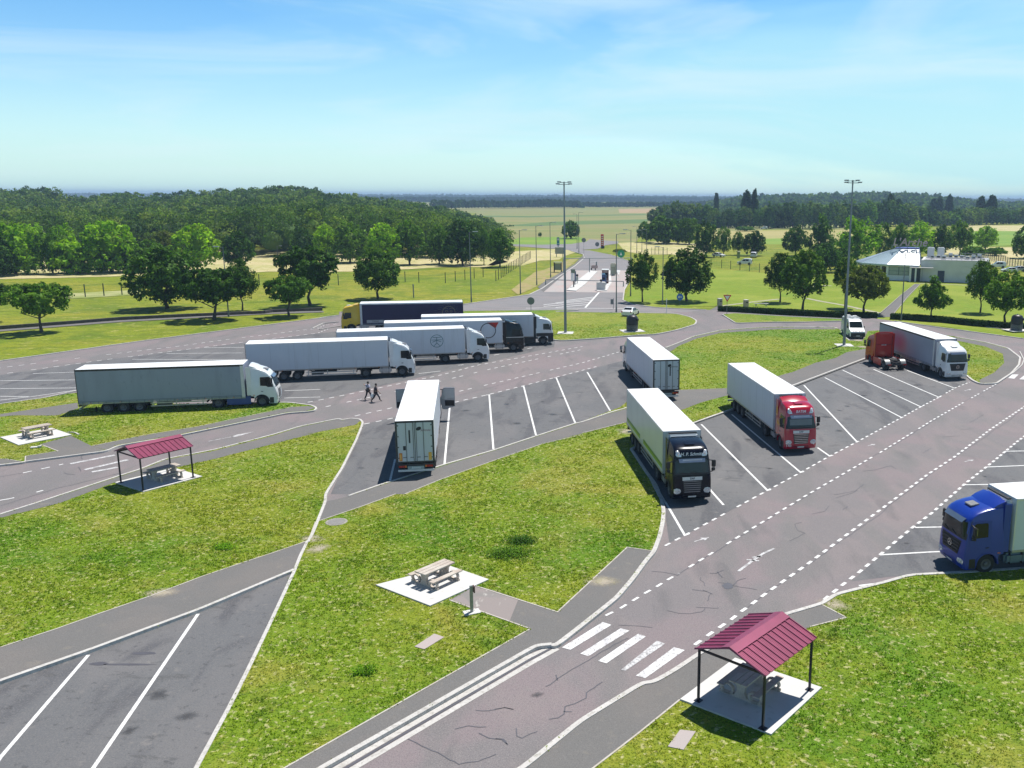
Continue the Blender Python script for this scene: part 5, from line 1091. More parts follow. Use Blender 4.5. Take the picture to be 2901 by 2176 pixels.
for a in ((648, 898, 700, -1, 'street lamp in front of the left row of dark trees'), (1335.5, 856, 657, 1, 'street lamp behind the navy trailer'), (1474.7, 833, 652, 1, 'street lamp by the near end of the dense fence'),
          (1520.7, 808, 640, 1, 'thin street lamp on the brown verge left of the toll lanes'), (1560, 786, 630, 1, 'street lamp beside the bus stop frame'), (1746, 885, 663, 1, 'dark street lamp standing beside the small white car'),
          (1786.5, 839, 652, -1, 'street lamp at the left edge of the pair of roadside trees'), (1804, 717, 642, -1, 'distant street lamp before the dark thicket, second behind the toll lanes'), (1818.5, 714, 652, -1, 'faint distant street lamp between two others by the thicket'), (1832, 711, 650, -1, 'distant street lamp nearest the thicket'),
          (2553, 907, 715, 1, 'street lamp in front of the pavilion windows'), (1635, 705, 607, -1, 'left pole of the two tall thin lamps by the far tree'), (1640, 717, 602, 1, 'right pole of the two tall thin lamps by the far tree'), (787, 728, 697, 1, 'small street lamp at the foot of the forest'), (1877, 863, 700, -1, 'lamp pole half hidden by the big roadside tree')): lamp(*a)
signred = M('sign_red', (.62, .02, .02), .4, 0, .05, 3); signblue = M('sign_blue', (.02, .14, .55), .35, 0, .05, 3); signwhite = M('sign_white', (.78, .78, .76), .4, 0, .03, 3); signback = M('sign_back', (.20, .21, .22), .5, .4, .1, 3); signgreen = M('sign_green', (.01, .28, .13), .4, 0, .1, 3)
def disc(mb, c, r, n=28, y=0, th=.03): mb.add([(c[0] + r * math.cos(2 * PI * i / n), y + s, c[1] + r * math.sin(2 * PI * i / n)) for s in (0, th) for i in range(n)], [tuple(range(n)), tuple(range(n, 2 * n))] + [(i, (i + 1) % n, n + (i + 1) % n, n + i) for i in range(n)])
def sign(u, v, vt, kind, label, r=.45, rz=0):
    x, y = gp(u, v); h = zat(x, y, vt); o = E('road_sign', (x, y, 0), rz, label, 'road sign'); MB().tube((0, 0, 0), (0, 0, h), .04, .04, 8).build('post', galv, o); zc = h - r
    if kind == 'back': p = MB(); disc(p, (0, zc), r, y=-.08); p.build('plate', signback, o)
    elif kind == 'arrow':
        p = MB(); disc(p, (0, zc), r, y=-.08); q_ = p.build('plate', signblue, o); a = MB(); a.b2(-.3 * r, .6 * r, -.095, -.082, zc - .12 * r, zc + .12 * r); a.add([(-.65 * r, -.09, zc), (-.2 * r, -.09, zc + .42 * r), (-.2 * r, -.09, zc - .42 * r)], [(0, 1, 2)]); a.build('arrow_mark', signwhite, q_)
    elif kind == 'yield':
        p = MB(); p.add([(-r, -.08, zc + r * .7), (r, -.08, zc + r * .7), (0, -.08, zc - r)], [(0, 1, 2)]); q_ = p.build('plate', signred, o); a = MB(); a.add([(-r * .62, -.09, zc + r * .48), (r * .62, -.09, zc + r * .48), (0, -.09, zc - r * .58)], [(0, 1, 2)]); a.build('inner_field', signwhite, q_)
    elif kind == 'box': MB().box((-.25, -.05, h - .6), (.5, .06, .9)).build('plate', signback, o)
sign(1504.4, 884, 842, 'back', 'round grey sign back on a thin post at the lawn edge above the white Volvo-type cab'.replace('Volvo-type ', ''), .62); sign(1926, 864, 832, 'arrow', 'round blue sign with a white arrow under the large roadside tree', .6); sign(2059, 892, 832, 'yield', 'red and white give-way triangle at the junction', .68)
sign(1738, 876, 845, 'box', 'small grey box sign beside the lamp pole by the white car', .4); sign(1654, 729, 674, 'back', 'distant round sign on the roundabout approach', .7); sign(1692, 700, 686, 'back', 'pale distant round sign beside the red totem', .8)
def post(u, v, vt, w_, mat, label, cat='post', top=None):
    x, y = gp(u, v); h = zat(x, y, vt); o = E('roadside_post', (x, y, 0), 0, label, cat); MB().tube((0, 0, 0), (0, 0, h), w_, w_, 10).build('post', mat, o); MB().lathe([(0, h + .12), (w_ * 1.1, h + .1), (w_ * 1.35, h - .25), (w_, h - .3)], n=10).build('cap', top or mat, o)
post(1172, 844, 807, .11, galv, 'short grey post standing on the verge behind the navy trailer'); post(1888, 886, 848, .06, signwhite, 'thin white post in front of the tree shadow')
# dome waste bins
binm = M('bin_dark', (.016, .015, .022), .42, 0, .2, 3.); binb = layered('bin_base', (.10, .10, .11), [(9., 4, .5, .6, (.22, .22, .22), .6, None, 0)], rough=.6)
def dome_bin(u, v, label):
    x, y = gp(u, v, .1); o = E('waste_container', (x, y, .1), .3, label, 'waste container', 'dome-topped waste containers')
    MB().box((0, 0, .03), (3.2, 2.6, .08)).build('base_slab', conc_m, o, bevel=.01)
    MB().lathe([(0, .08), (.82, .08), (.84, .9), (.78, .92), (.78, .95)], n=28).build('base_drum', binb, o)
    MB().lathe([(.80, .92), (.86, 1.0), (.85, 1.35), (.84, 1.7), (.80, 1.95), (.66, 2.18), (.42, 2.30), (.12, 2.34), (0, 2.34)], n=28).build('dome', binm, o); MB().box((.55, -.66, 1.7), (.45, .3, .35), rz=.7).build('flap', binm, o, bevel=.05); MB().lathe([(.06, 2.3), (.06, 2.45), (0, 2.46)], n=8).build('lifting_eye', galv, o)
dome_bin(1791, 938, 'dark dome-topped waste container on the central lawn beside the small white car'); dome_bin(2879, 936, 'dark dome-topped waste container at the far right edge of the lawn')
for u, v, lb in ((2039, 866, 'small stone litter pillar beside the pale path near the give-way sign'), (2113, 870, 'small pale litter pillar on the lawn right of the give-way sign'), (2092, 731, 'green and orange litter post in the far car park')):
    x, y = gp(u, v); o = E('litter_bin', (x, y, 0), .4, lb, 'litter bin'); hh = 1.25 if v > 800 else 2.0; MB().box((0, 0, hh / 2 - .05), (.75, .75, hh - .1)).build('body', tabm if v > 800 else M('litter_green', (.25, .30, .12), .6), o, bevel=.05); MB().box((0, 0, hh), (.85, .85, .12)).build('lid', conc_m, o, bevel=.03); MB().b2(-.2, .2, -.39, -.37, hh - .5, hh - .3).build('slot', black_pl, o)
x, y = gp(2156, 866.5); bo = E('park_bench', (x, y, 0), -.05, 'low pale stone bench lying in the tree shade near the road', 'bench'); MB().b2(-1.3, 1.3, -.22, .22, .35, .45).build('seat', conc_m, bo, bevel=.01)
for sx in (-.9, .9): MB().b2(sx - .1, sx + .1, -.18, .18, 0, .35).build('leg', conc_m, bo)
# ---- toll lanes
def W(u, v): return W2(f'U: {u},{v}')[0]
def ZU(u, v, vt): x, y = W(u, v); return zat(x, y, 600 + vt / 5.925)
def isl(s, lb): p = W2(s, .1); o = sheet('lane_island', p, .17, conc_m, thick=.17); return p
isl('U: 385,1318 545,1330 700,1215 905,1000 780,988 600,1130', ''); isl('U: 890,1335 1060,1320 1140,1195 1125,1000 1220,1000 1260,1070 1290,985 1120,985 975,1000 960,1200', '')
x, y = W(965, 1318); o = E('lane_buffer', (x, y, .17), -.1, 'wedge-shaped concrete buffer at the nose of the right lane island', 'concrete buffer'); n = 12
MB().prism([(-.9, -.5)] + [(.9 * math.cos(a), .3 + 1.1 * math.sin(a)) for a in [PI - i * PI / n for i in range(n + 1)]] + [(.9, -.5)], 0, 1.5).build('block', conc_m, o, bevel=.06)
o2 = MB(); o2.lathe([(0, 2.1), (.22, 2.05), (.26, 1.8), (.12, 1.62), (.12, 1.45)], n=14); o2.build('beacon', black_pl, o)
x, y = W(1035, 1212); o = E('toll_kiosk', (x, y, .17), 0, 'red-brown toll kiosk behind the concrete buffer', 'kiosk'); h = 2.9
MB().b2(-.72, .72, -.5, 1.8, 0, h).build('cabin', layered('kiosk_brown', (.17, .08, .075), [(1.2, 5, .5, .6, (.5, .42, .4), .6, (1, 1, .4, 0), 0)]), o, bevel=.03); MB().b2(-.80, .80, -.6, 1.9, h, h + .12).build('roof', plate_m, o, bevel=.02); MB().b2(-.55, .55, -.53, -.5, 1.2, 2.3).build('window', dkglass, o); MB().b2(-.75, -.72, 0, 1.4, 1.2, 2.3).build('window', dkglass, o)
x, y = W(1015, 1250); o = E('payment_machine', (x, y, .17), -.3, 'blue payment machine with rounded hood between buffer and kiosk', 'machine'); MB().box((0, 0, 1.2), (.95, .6, 2.3)).build('body', M('machine_blue', (.03, .07, .20), .4), o, bevel=.12); MB().box((-.1, -.2, 2.45), (.7, .6, .25)).build('hood', M('hood_blue', (.2, .4, .6), .4), o, bevel=.08); MB().box((0, -.31, 1.5), (.5, .03, .5)).build('screen', dkglass, o)
x, y = W(1168, 1072); o = E('toll_booth', (x, y, .02), 0, 'tall beige toll booth with rounded top beside the lamp pole', 'booth'); h = ZU(1168, 1072, 862); MB().box((0, .5, h / 2), (1.35, 1.2, h)).build('cabin', M('beige_panel', (.42, .42, .33), .5, 0, .05, 2), o, bevel=.22); MB().box((0, .5, h - .25), (1.42, 1.3, .35)).build('roof', M('booth_cap', (.58, .52, .45), .5), o, bevel=.1); MB().b2(-.48, .48, -.125, -.09, .5, h - .9).build('window', M('booth_glass', (.25, .27, .2), .2, spec=.7), o)
x, y = W(505, 1275); o = E('ticket_machine', (x, y, .17), .1, 'white and grey ticket column with a green head on the left lane island', 'machine'); MB().tube((0, 0, 0), (0, 0, 1.3), .12, .12, 10).build('post', black_pl, o); MB().box((-.25, .2, 2.1), (.6, .5, 1.9)).build('body', signwhite, o, bevel=.05); MB().box((-.1, .2, 3.3), (.9, .5, .8)).build('head', M('head_green', (.16, .2, .14), .5), o, bevel=.04); MB().box((.35, .3, 2.2), (.35, .4, 2.2)).build('side_unit', M('side_blue', (.1, .14, .22), .5), o, bevel=.04)
x, y = W(565, 1215); o = E('lane_signal', (x, y, .17), .1, 'slim lane signal with a round head on the left lane island', 'signal'); hz = ZU(565, 1215, 1080); MB().tube((0, 0, 0), (0, 0, hz), .08, .08, 8).build('post', galv, o); MB().box((0, -.05, hz), (.5, .3, .5)).build('head', black_pl, o, bevel=.08); MB().box((0, 0, hz * .55), (.45, .35, .9)).build('box', M('sig_grey', (.3, .34, .32), .5), o, bevel=.04)
def gantry(uL, vL, uR, vR, vt, label, mid=()):
    a, b = Vector((*W(uL, vL), 0)), Vector((*W(uR, vR), 0)); h = zat(a.x, a.y, 600 + vt / 5.925); o = E('height_barrier', (a.x, a.y, 0), 0, label, 'height barrier'); d = b - a
    for p in [Vector((0, 0, 0)), d] + [d * t for t in mid]: MB().tube(p, p + Vector((0, 0, h)), .11, .11, 10).build('post', galv, o)
    MB().tube((0, 0, h), d + Vector((0, 0, h)), .09, .09, 8).build('crossbar', galv, o); return o, d, h
o, d, h = gantry(330, 1030, 1480, 1015, 785, 'far grey height barrier spanning the toll lanes with a green disc sign', (.38,))
p = MB(); disc(p, (0, 0), .95, y=0); sp = p.build('lane_sign', signgreen, o); sp.location = (d.x * .84, d.y * .84 - .2, h + 1.05); a = MB(); a.add([(-.3, -.02, -.35), (.3, -.02, -.35), (.12, -.02, .1), (0, -.02, .5), (-.12, -.02, .1)], [(0, 1, 2, 3, 4)]); a.build('lane_mark', signwhite, sp)
gantry(35, 1225, 1340, 1255, 1140, 'near thin height barrier across the toll lanes', (.38,))
x, y = W(985, 618); o = E('price_totem', (x, y, 0), 0, 'red and white price totem on a black foot beyond the toll lanes', 'totem sign'); h = ZU(985, 618, 378); MB().box((0, 0, h / 2 + .5), (1.05, .3, h - 1.0)).build('panel', signred, o, bevel=.03); MB().box((.15, 0, .5), (1.3, .6, 1.0)).build('foot', black_pl, o, bevel=.05)
q = MB()
for i in range(5): q.b2(-.32, .32, -.18, -.155, 1.4 + i * (h - 1.7) / 5, 1.75 + i * (h - 1.7) / 5)
q.build('price_line', signwhite, o)
x, y = W(245, 600); o = E('parking_totem', (x, y, 0), 0, 'teal totem sign with white panels above the grey billboard', 'totem sign'); h = ZU(245, 600, 430); MB().box((0, 0, h / 2 + .4), (1.0, .25, h - .8)).build('panel', M('sign_teal', (.02, .22, .26), .4), o, bevel=.05); q = MB(); q.b2(-.3, .3, -.16, -.13, h - 1.1, h - .4); q.b2(-.35, .35, -.16, -.13, 1.3, 1.5); q.build('white_panel', signwhite, o); MB().tube((0, 0, 0), (0, 0, .9), .18, .18, 10).build('foot', galv, o)
x, y = W(270, 760); o = E('billboard', (x, y, 0), 0, 'back of a wide grey billboard left of the exit road', 'billboard'); h = ZU(270, 760, 600); MB().b2(-1.45, 1.45, -.1, .1, h - 2.0, h).build('panel', M('board_grey', (.30, .31, .28), .6, 0, .1, 1), o, bevel=.02)
for sx in (-1, 1): MB().b2(sx - .1, sx + .1, .0, .2, 0, h).build('post', galv, o)
MB().b2(-1.55, 1.55, -.16, .16, h, h + .12).build('top_rail', signwhite, o)
x, y = W(235, 1018); o = E('bus_stop_frame', (x, y, 0), 0, 'dark open bus stop frame on the left verge of the toll lanes', 'bus stop'); 
for sx in (-.9, .9):
    for yy in (0, 1.3): MB().box((sx, yy, 1.25), (.14, .14, 2.5)).build('post', black_pl, o)
MB().b2(-1.0, 1.0, -.1, 1.4, 2.5, 2.58).build('roof', M('stop_roof', (.3, .33, .28), .5), o); MB().b2(-.85, .85, 1.32, 1.34, .5, 2.2).build('pane', M('stop_pane', (.25, .3, .2), .2), o)
x, y = W(830, 985); o = E('barrier_cart', (x, y, .05), .2, 'small pinkish barrier machine with wheels in the middle lane end', 'barrier machine'); MB().box((.4, 0, .9), (1.6, .7, .8)).build('body', M('cart_pink', (.4, .3, .28), .6), o, bevel=.08); MB().box((.2, 0, 2.1), (2.2, .1, .12)).build('arm', signwhite, o); MB().box((.9, 0, 1.6), (.3, .3, 1.2)).build('mount', galv, o)
for sx in (-.4, .6): wheel(o, sx, 0, .3, .2)
# ================================================================== BUILDING
def VV(u, v): return W2(f'V: {u},{v}')[0]
wallm = M('render_grey', (.60, .60, .61), .8, 0, .06, .6, bump=.1, bscale=3); wallw = M('wall_white', (.74, .75, .77), .7, 0, .05, 1); roofz = M('zinc_roof', (.66, .68, .70), .35, .25, .05, .5); roof_shaded = M('zinc_roof_shaded', (.33, .40, .46), .45, .2, .05, .5)  # second zinc is the same metal with facet shade put into its colour
A_, B_ = Vector(VV(560, 652)), Vector(VV(838, 662))
bx = (B_ - A_).normalized(); by = Vector((-bx.y, bx.x)); wd = (B_ - A_).length
bl = E('restaurant_building', (A_.x, A_.y, 0), math.atan2(bx.y, bx.x), 'low restaurant with a faceted shining metal roof, flat-roofed grey annexe and roof lettering', 'building')
# local frame: x along the window front, y away from the camera.  octagon pavilion
s_ = wd; ze = 3.75; zt_ = 7.2
wl_ = [(0, 0), (s_, 0), (1.25 * s_, .5), (1.25 * s_, 9.5), (0, 11), (-1.40 * s_, 8), (-1.10 * s_, 3.2)]
MB().prism(wl_, 0, ze - .1).build('wall', wallw, bl, smooth=0)
ev = [(-.04 * s_, -.8), (1.38 * s_, -.8), (1.38 * s_, 10), (0, 12), (-1.60 * s_, 8.6), (-1.22 * s_, 2.5)]; tp_ = [(.52 * s_, 4.2), (1.26 * s_, 4.2), (1.26 * s_, 7), (.7 * s_, 7.6), (.25 * s_, 6.4), (.20 * s_, 5)]
cy_ = 6.2
for i in range(6):
    j = (i + 1) % 6; mb = MB(); a, b, c, d = ev[i], ev[j], tp_[j], tp_[i]
    mb.add([(a[0], a[1], ze - .02), (b[0], b[1], ze - .02), (c[0], c[1], zt_), (d[0], d[1], zt_)], [(0, 1, 2, 3)]); ns = 9 if i in (0, 5) else 6
    for q_ in range(ns + 1):
        t = q_ / ns; p0 = Vector((a[0] + (b[0] - a[0]) * t, a[1] + (b[1] - a[1]) * t, ze + .01)); p1 = Vector((d[0] + (c[0] - d[0]) * t, d[1] + (c[1] - d[1]) * t, zt_ + .02)); mb.bar(p0, p1, .03, .04)
    mb.build('roof', roofz if i == 0 else M('zinc_roof_shaded_blue', (.36, .47, .54), .5, .1, .05, .5) if i == 5 else roof_shaded, bl, smooth=0)  # one metal: front facet kept bright, shade of the others painted into their colour
MB().prism(ev, ze - .34, ze - .03).build('eaves_band', M('eaves_grey', (.40, .48, .52), .5), bl, smooth=0)
MB().prism(tp_, zt_ - .1, zt_ + .25).build('roof_lantern', M('lantern_blue', (.10, .12, .40), .4), bl, smooth=0)
f_ = MB().b2(s_ * .06, s_ * .94, -.06, -.01, 1.25, 3.2).build('window', M('frame_dark', (.05, .08, .11), .4), bl)
for a in range(2):
    for b in range(2): x0 = s_ * (.06 + .88 * a / 2) + .08; MB().b2(x0, x0 + s_ * .44 - .16, -.09, -.062, 1.33 + b * .95, 2.2 + b * .93).build('pane', M('pane_pale', (.30, .36, .38), .15, spec=.8), f_)
for i, (a, b) in enumerate(((wl_[6], wl_[0]), (wl_[5], wl_[6]))):
    a, b = Vector(a), Vector(b); nn = Vector(((b - a).y, -(b - a).x)).normalized() * .03
    for t in range(4):
        p0, p1 = a.lerp(b, .04 + t * .24) + nn, a.lerp(b, .23 + t * .24) + nn; mb = MB(); mb.add([(p0.x, p0.y, .6), (p1.x, p1.y, .6), (p1.x, p1.y, 3.2), (p0.x, p0.y, 3.2)], [(0, 1, 2, 3)]); mb.build('window', dkglass, bl)
for (x_, y_) in ((-.0, -.5), (s_ + .05, -.5), (-1.15 * s_, 2.7), (-.58 * s_, 1.1), (-1.5 * s_, 8)): MB().box((x_, y_, (ze - .35) / 2), (.2, .2, ze - .35)).build('column', wallw, bl)
# annexe
ax0 = s_ + .5; ax1 = ax0 + 16.6; ay0 = -.4 + .3; ay1 = 13; az = 4.95
MB().b2(ax0 + 1.75, ax1, ay0, ay1, 0, az).build('annexe_wall', wallm, bl, bevel=.02)
MB().b2(ax0 + 2.35, ax1 + .05, ay0 - .05, ay1 + .05, az, az + .10).build('parapet', M('parapet_m', (.40, .42, .43), .6), bl); MB().b2(ax0 + 2.8, ax1 - .4, ay0 + .4, ay1 - .4, az + .1, az + .12).build('flat_roof', M('flat_roof_m', (.36, .36, .38), .7), bl)
MB().b2(ax0 - .6, ax0 + 4.6, -2.2, -.85, 3.15, 3.33).build('porch_roof', M('porch_m', (.42, .40, .42), .6), bl)
for xx, yy in ((ax0 - .4, -1.9), (ax0 + .8, -1.9)): MB().b2(xx - .18, xx + .18, yy - .18, yy + .18, 0, 3.15).build('porch_column', wallw, bl, bevel=.02)
MB().b2(ax0 - .9, ax0 + 2.3, ay0 + .2, ay0 + .6, 0, 3.2).build('porch_wall', M('porch_dark', (.04, .06, .08), .4), bl); MB().b2(ax0 + 2.42, ax0 + 2.45, ay0 - 1, ay0, 0, 3).build('screen_wall', wallm, bl)
dr = MB().b2(ax0 + 5.6, ax0 + 7.1, ay0 - .06, ay0 - .0, 0, 2.6).build('door', M('door_navy', (.02, .035, .09), .4), bl, bevel=.01); MB().b2(ax0 + 6.9, ax0 + 7.0, ay0 - .1, ay0 - .06, 1.1, 1.3).build('handle', galv, dr)
em = MB(); 
for z0_, z1_ in ((1.95, 2.05), (3.75, 3.87)): em.b2(ax0 + 10.2, ax0 + 13.2, ay0 - .08, ay0, z0_, z1_)
n = 24
for i in range(n):
    a, b = 2 * PI * i / n, 2 * PI * (i + 1) / n; em.bar((ax0 + 11.6 + 1.2 * math.cos(a), ay0 - .05, 2.9 + .75 * math.sin(a)), (ax0 + 11.6 + 1.2 * math.cos(b), ay0 - .05, 2.9 + .75 * math.sin(b)), .1, .12)
em.build('wall_emblem', M('emblem_pale', (.54, .56, .54), .6), bl)
rnd = random.Random(4)
for i in range(9):
    xx = ax0 + 3.6 + i * 1.3; yy = 2 + rnd.random() * 8; MB().b2(xx, xx + .9, yy, yy + .9, az + .12, az + .8 + rnd.random() * .5).build('roof_unit', M('roof_unit_m', (.55, .57, .58), .5, .2), bl, bevel=.04); MB().b2(xx + .1, xx + .8, yy - .03, yy, az + .25, az + .7).build('vent_grille', black_pl, bl)
for xx in (ax0 + 2.6, ax0 + 4.9): MB().b2(xx, xx + 1.6, 9, 10.6, az + .12, az + 2.5).build('roof_unit', plate_m, bl, bevel=.15)
pi = MB()
for yy in (1.2, 3, 5.5): pi.tube((ax0 + 3, yy, az + .4), (ax1 - 1, yy, az + .4), .08, .08, 6)
for xx in range(5): pi.tube((ax0 + 4 + xx * 2.2, 1.2, az + .4), (ax0 + 4 + xx * 2.2, 5.5, az + .4), .06, .06, 6)
pi.build('roof_pipe', chrome, bl)
rl = MB()
for yy in (.3, ay1 - .5):
    for z in (.6, 1.1): rl.bar((ax0 + 2.8, yy, az + z), (ax1 - .3, yy, az + z), .05)
    for i in range(9): xx = ax0 + 2.8 + i * (ax1 - ax0 - 3.1) / 8; rl.bar((xx, yy, az), (xx, yy, az + 1.1), .05)
rl.build('roof_railing', M('rail_m', (.5, .52, .55), .4, .4), bl)
ms = MB().b2(0, 0, 0, 0, 0, 0) if False else None
sgf = MB(); sgf.bar((0.3, cy_ - 2, zt_ + .6), (s_ + 3.2, cy_ - 2, zt_ + .6), .08); 
for xx in (.4, 2.2, 4, 6): sgf.bar((xx, cy_ - 2, zt_), (xx, cy_ - 2, zt_ + 1.0), .1); sgf.bar((xx, cy_ - 2, zt_ + .9), (xx, cy_ - .6, zt_), .06)
sgf.build('sign_frame', galv, bl)
vs, fs = text2d("L'Arche", 2.5, .2, .03); me = bpy.data.meshes.new('roof_lettering'); me.from_pydata([(s_ * .62 + 1.2 + a, cy_ - 2.1, zt_ + 1.5 + b) for a, b in vs], [], fs)
tmp = bmesh.new(); tmp.from_mesh(me); g_ = bmesh.ops.extrude_face_region(tmp, geom=tmp.faces[:]); bmesh.ops.translate(tmp, vec=(0, .12, 0), verts=[v for v in g_['geom'] if isinstance(v, bmesh.types.BMVert)]); tmp.to_mesh(me); tmp.free()
link('roof_lettering', me, M('letter_mauve', (.50, .36, .42), .5), bl)
# two red-roofed houses far right
def house(u, v, w_, d_, h_, rz, label):
    x, y = gp(u, v); o = E('house', (x, y, 0), rz, label, 'house'); MB().b2(-w_ / 2, w_ / 2, -d_ / 2, d_ / 2, 0, h_).build('wall', M('house_wall', (.62, .58, .52), .8), o)
    rf = MB().add([(-w_ / 2 - .4, -d_ / 2 - .4, h_), (w_ / 2 + .4, -d_ / 2 - .4, h_), (w_ / 2 + .4, d_ / 2 + .4, h_), (-w_ / 2 - .4, d_ / 2 + .4, h_), (-w_ / 2 - .4, 0, h_ + d_ * .35), (w_ / 2 + .4, 0, h_ + d_ * .35)], [(0, 1, 5, 4), (2, 3, 4, 5), (0, 4, 3), (1, 2, 5), (3, 2, 1, 0)]).build('roof', M('roof_tile', (.42, .13, .09), .8, 0, .15, 2), o, smooth=0); MB().b2(w_ * .2, w_ * .2 + .8, -.4, .4, h_ + 1, h_ + d_ * .35 + .8).build('chimney', M('house_wall', (.6, .55, .5)), rf)
    for i in range(4): MB().b2(-w_ / 2 + 1.2 + i * w_ / 4, -w_ / 2 + 2.4 + i * w_ / 4, -d_ / 2 - .05, -d_ / 2, 1.2, 2.8).build('window', dkglass, o)
house(2762, 628, 20, 9, 5, .1, 'red-roofed house between the two far-right poplar groups'); house(2812, 627, 18, 9, 5, -.1, 'red-roofed house just right of the tallest far-right poplar')
# ================================================================== FENCES, LOW HEDGES
fgreen = M('fence_green', (.03, .055, .04), .6)
def fence(pts, h, sp, label, wires=(.15, .9, 1.6, 2.1), vert=0):
    pts = [Vector((*p, 0)) for p in pts]; o = E('wire_fence', tuple(pts[0]), 0, label, 'fence'); tot = 0; P0 = pts[0]; k = 0
    pan = MB()
    for a, b in zip(pts[:-1], pts[1:]):
        L_ = (b - a).length; n = max(1, round(L_ / sp))
        for i in range(n + (b is pts[-1])):
            p = a.lerp(b, i / n) - P0
            if k < 98: MB().box((p.x, p.y, h / 2), (.14, .14, h)).build('post', fgreen, o, smooth=0, fix=False); k += 1
        for w_ in wires: pan.bar(a - P0 + Vector((0, 0, w_ * h / 2.3)), b - P0 + Vector((0, 0, w_ * h / 2.3)), .012)
        if vert:
            m = int(L_ / vert)
            for i in range(m): p = a.lerp(b, i / m) - P0; pan.bar(p + Vector((0, 0, .05)), p + Vector((0, 0, h - .1)), .016)
    pan.build('wire_mesh', fgreen, o, smooth=0, fix=False); return o
fence([gp(*p) for p in ((193, 844), (242, 841), (295, 838), (346, 835), (400, 832), (560, 822), (735, 808), (959, 808), (1148, 799), (1187, 801), (1262, 802), (1369, 785))], 2.35, 4.6, 'long low wire fence across the left meadow with widely spaced dark posts')
fence([gp(*p) for p in ((1405, 796), (1420, 788), (1450, 768), (1503, 733))], 2.4, 3.6, 'dense dark green panel fence climbing toward the toll lanes', (.1, 1.1, 2.2))
fence([gp(*p) for p in ((1985, 757), (2044, 760), (2151, 772), (2260, 784), (2330, 792))], 2.3, 4.2, 'wire fence between the right lawn and the far car park', vert=.5)
fence([gp(*p) for p in ((2745, 722), (2810, 739), (2860, 752), (2960, 778))], 2.3, 2.6, 'dense fence at the far right beyond the building', (.1, .6, 1.1, 1.6, 2.2), .3)
fence([gp(*p) for p in ((1845, 722), (1866, 720), (1890, 722))], 2.4, 2.2, 'short piece of fence behind the two roadside trees', (.1, .6, 1.1, 1.6, 2.2), .3)
# ================================================================== TREES
rng = np.random.default_rng(11)
leaf_dark = leafmat('leaf_dark', (.030, .078, .006), (.050, .122, .009), (.090, .175, .014), .35, .2, .35)
leaf_mid = leafmat('leaf_mid', (.050, .125, .008), (.082, .180, .011), (.13, .24, .018), .35, .25, .3)
leaf_bright = leafmat('leaf_bright', (.11, .22, .006), (.18, .34, .010), (.28, .43, .015), .35, .4, .2)
leaf_olive = leafmat('leaf_olive', (.075, .105, .016), (.11, .145, .022), (.15, .18, .03), .35, .35, .1)
leaf_wood = leafmat('leaf_wood', (.034, .080, .014), (.064, .128, .021), (.115, .175, .030), .11, .3, .1)
leaf_wood2 = leafmat('leaf_wood_light', (.085, .15, .018), (.13, .20, .026), (.19, .25, .04), .11, .3, .1)
leaf_wood3 = leafmat('leaf_wood_deep', (.018, .052, .012), (.034, .078, .016), (.055, .105, .022), .11, .3, .1)
leaf_far = leafmat('leaf_far', (.020, .052, .018), (.032, .075, .022), (.05, .095, .026), .03, .25, .1)
bark = M('bark', (.085, .07, .055), .9, 0, .25, 5, bump=.4, bscale=14.)
def leaves(c, n, size, nrm=None, aspect=.6, tri=False):
    """n leaf quads at centres c with outward normals nrm (numpy) -> verts (4n,3)"""
    r = rng.normal(size=(n, 3)); 
    if nrm is None: nv = r
    else: nv = nrm + r * .55
    nv /= np.linalg.norm(nv, axis=1)[:, None] + 1e-9
    t = np.cross(nv, rng.normal(size=(n, 3))); t /= np.linalg.norm(t, axis=1)[:, None] + 1e-9; b = np.cross(nv, t)
    s = (size * rng.uniform(.6, 1.3, n))[:, None]; t = t * s; b = b * s * aspect
    v = np.empty((n, 4, 3)); v[:, 0] = c - t; v[:, 1] = c - b * 1.0 + t * .1; v[:, 2] = c + t; v[:, 3] = c + b + t * .1
    return v.reshape(-1, 3)
def quadmesh(name, v, core=None):
    n = len(v) // 4; me = bpy.data.meshes.new(name); fs = np.arange(4 * n)
    if core is not None: cv, cf = core
    else: cv, cf = np.zeros((0, 3)), []
    nf = n + len(cf); allv = np.concatenate([v, cv]) if len(cv) else v; me.vertices.add(len(allv)); me.vertices.foreach_set('co', allv.astype(np.float32).ravel())
    li = np.concatenate([fs, (np.array(cf).ravel() + 4 * n) if len(cf) else np.zeros(0, int)]).astype(np.int32)
    ls = np.arange(0, 4 * nf, 4).astype(np.int32)
    me.loops.add(len(li)); me.loops.foreach_set('vertex_index', li); me.polygons.add(nf); me.polygons.foreach_set('loop_start', ls); me.polygons.foreach_set('loop_total', np.full(nf, 4, np.int32)); me.update(calc_edges=True); return me
def ellcore(rx, rz, cz, k=.55, n=10, m=6):
    vs = []; fs = []
    for j in range(m + 1):
        a = PI * j / m
        for i in range(n): b = 2 * PI * i / n; vs.append((k * rx * math.sin(a) * math.cos(b), k * rx * math.sin(a) * math.sin(b), cz + k * rz * math.cos(a)))
    for j in range(m):
        for i in range(n): fs.append((j * n + i, j * n + (i + 1) % n, (j + 1) * n + (i + 1) % n, (j + 1) * n + i))
    return np.array(vs), fs
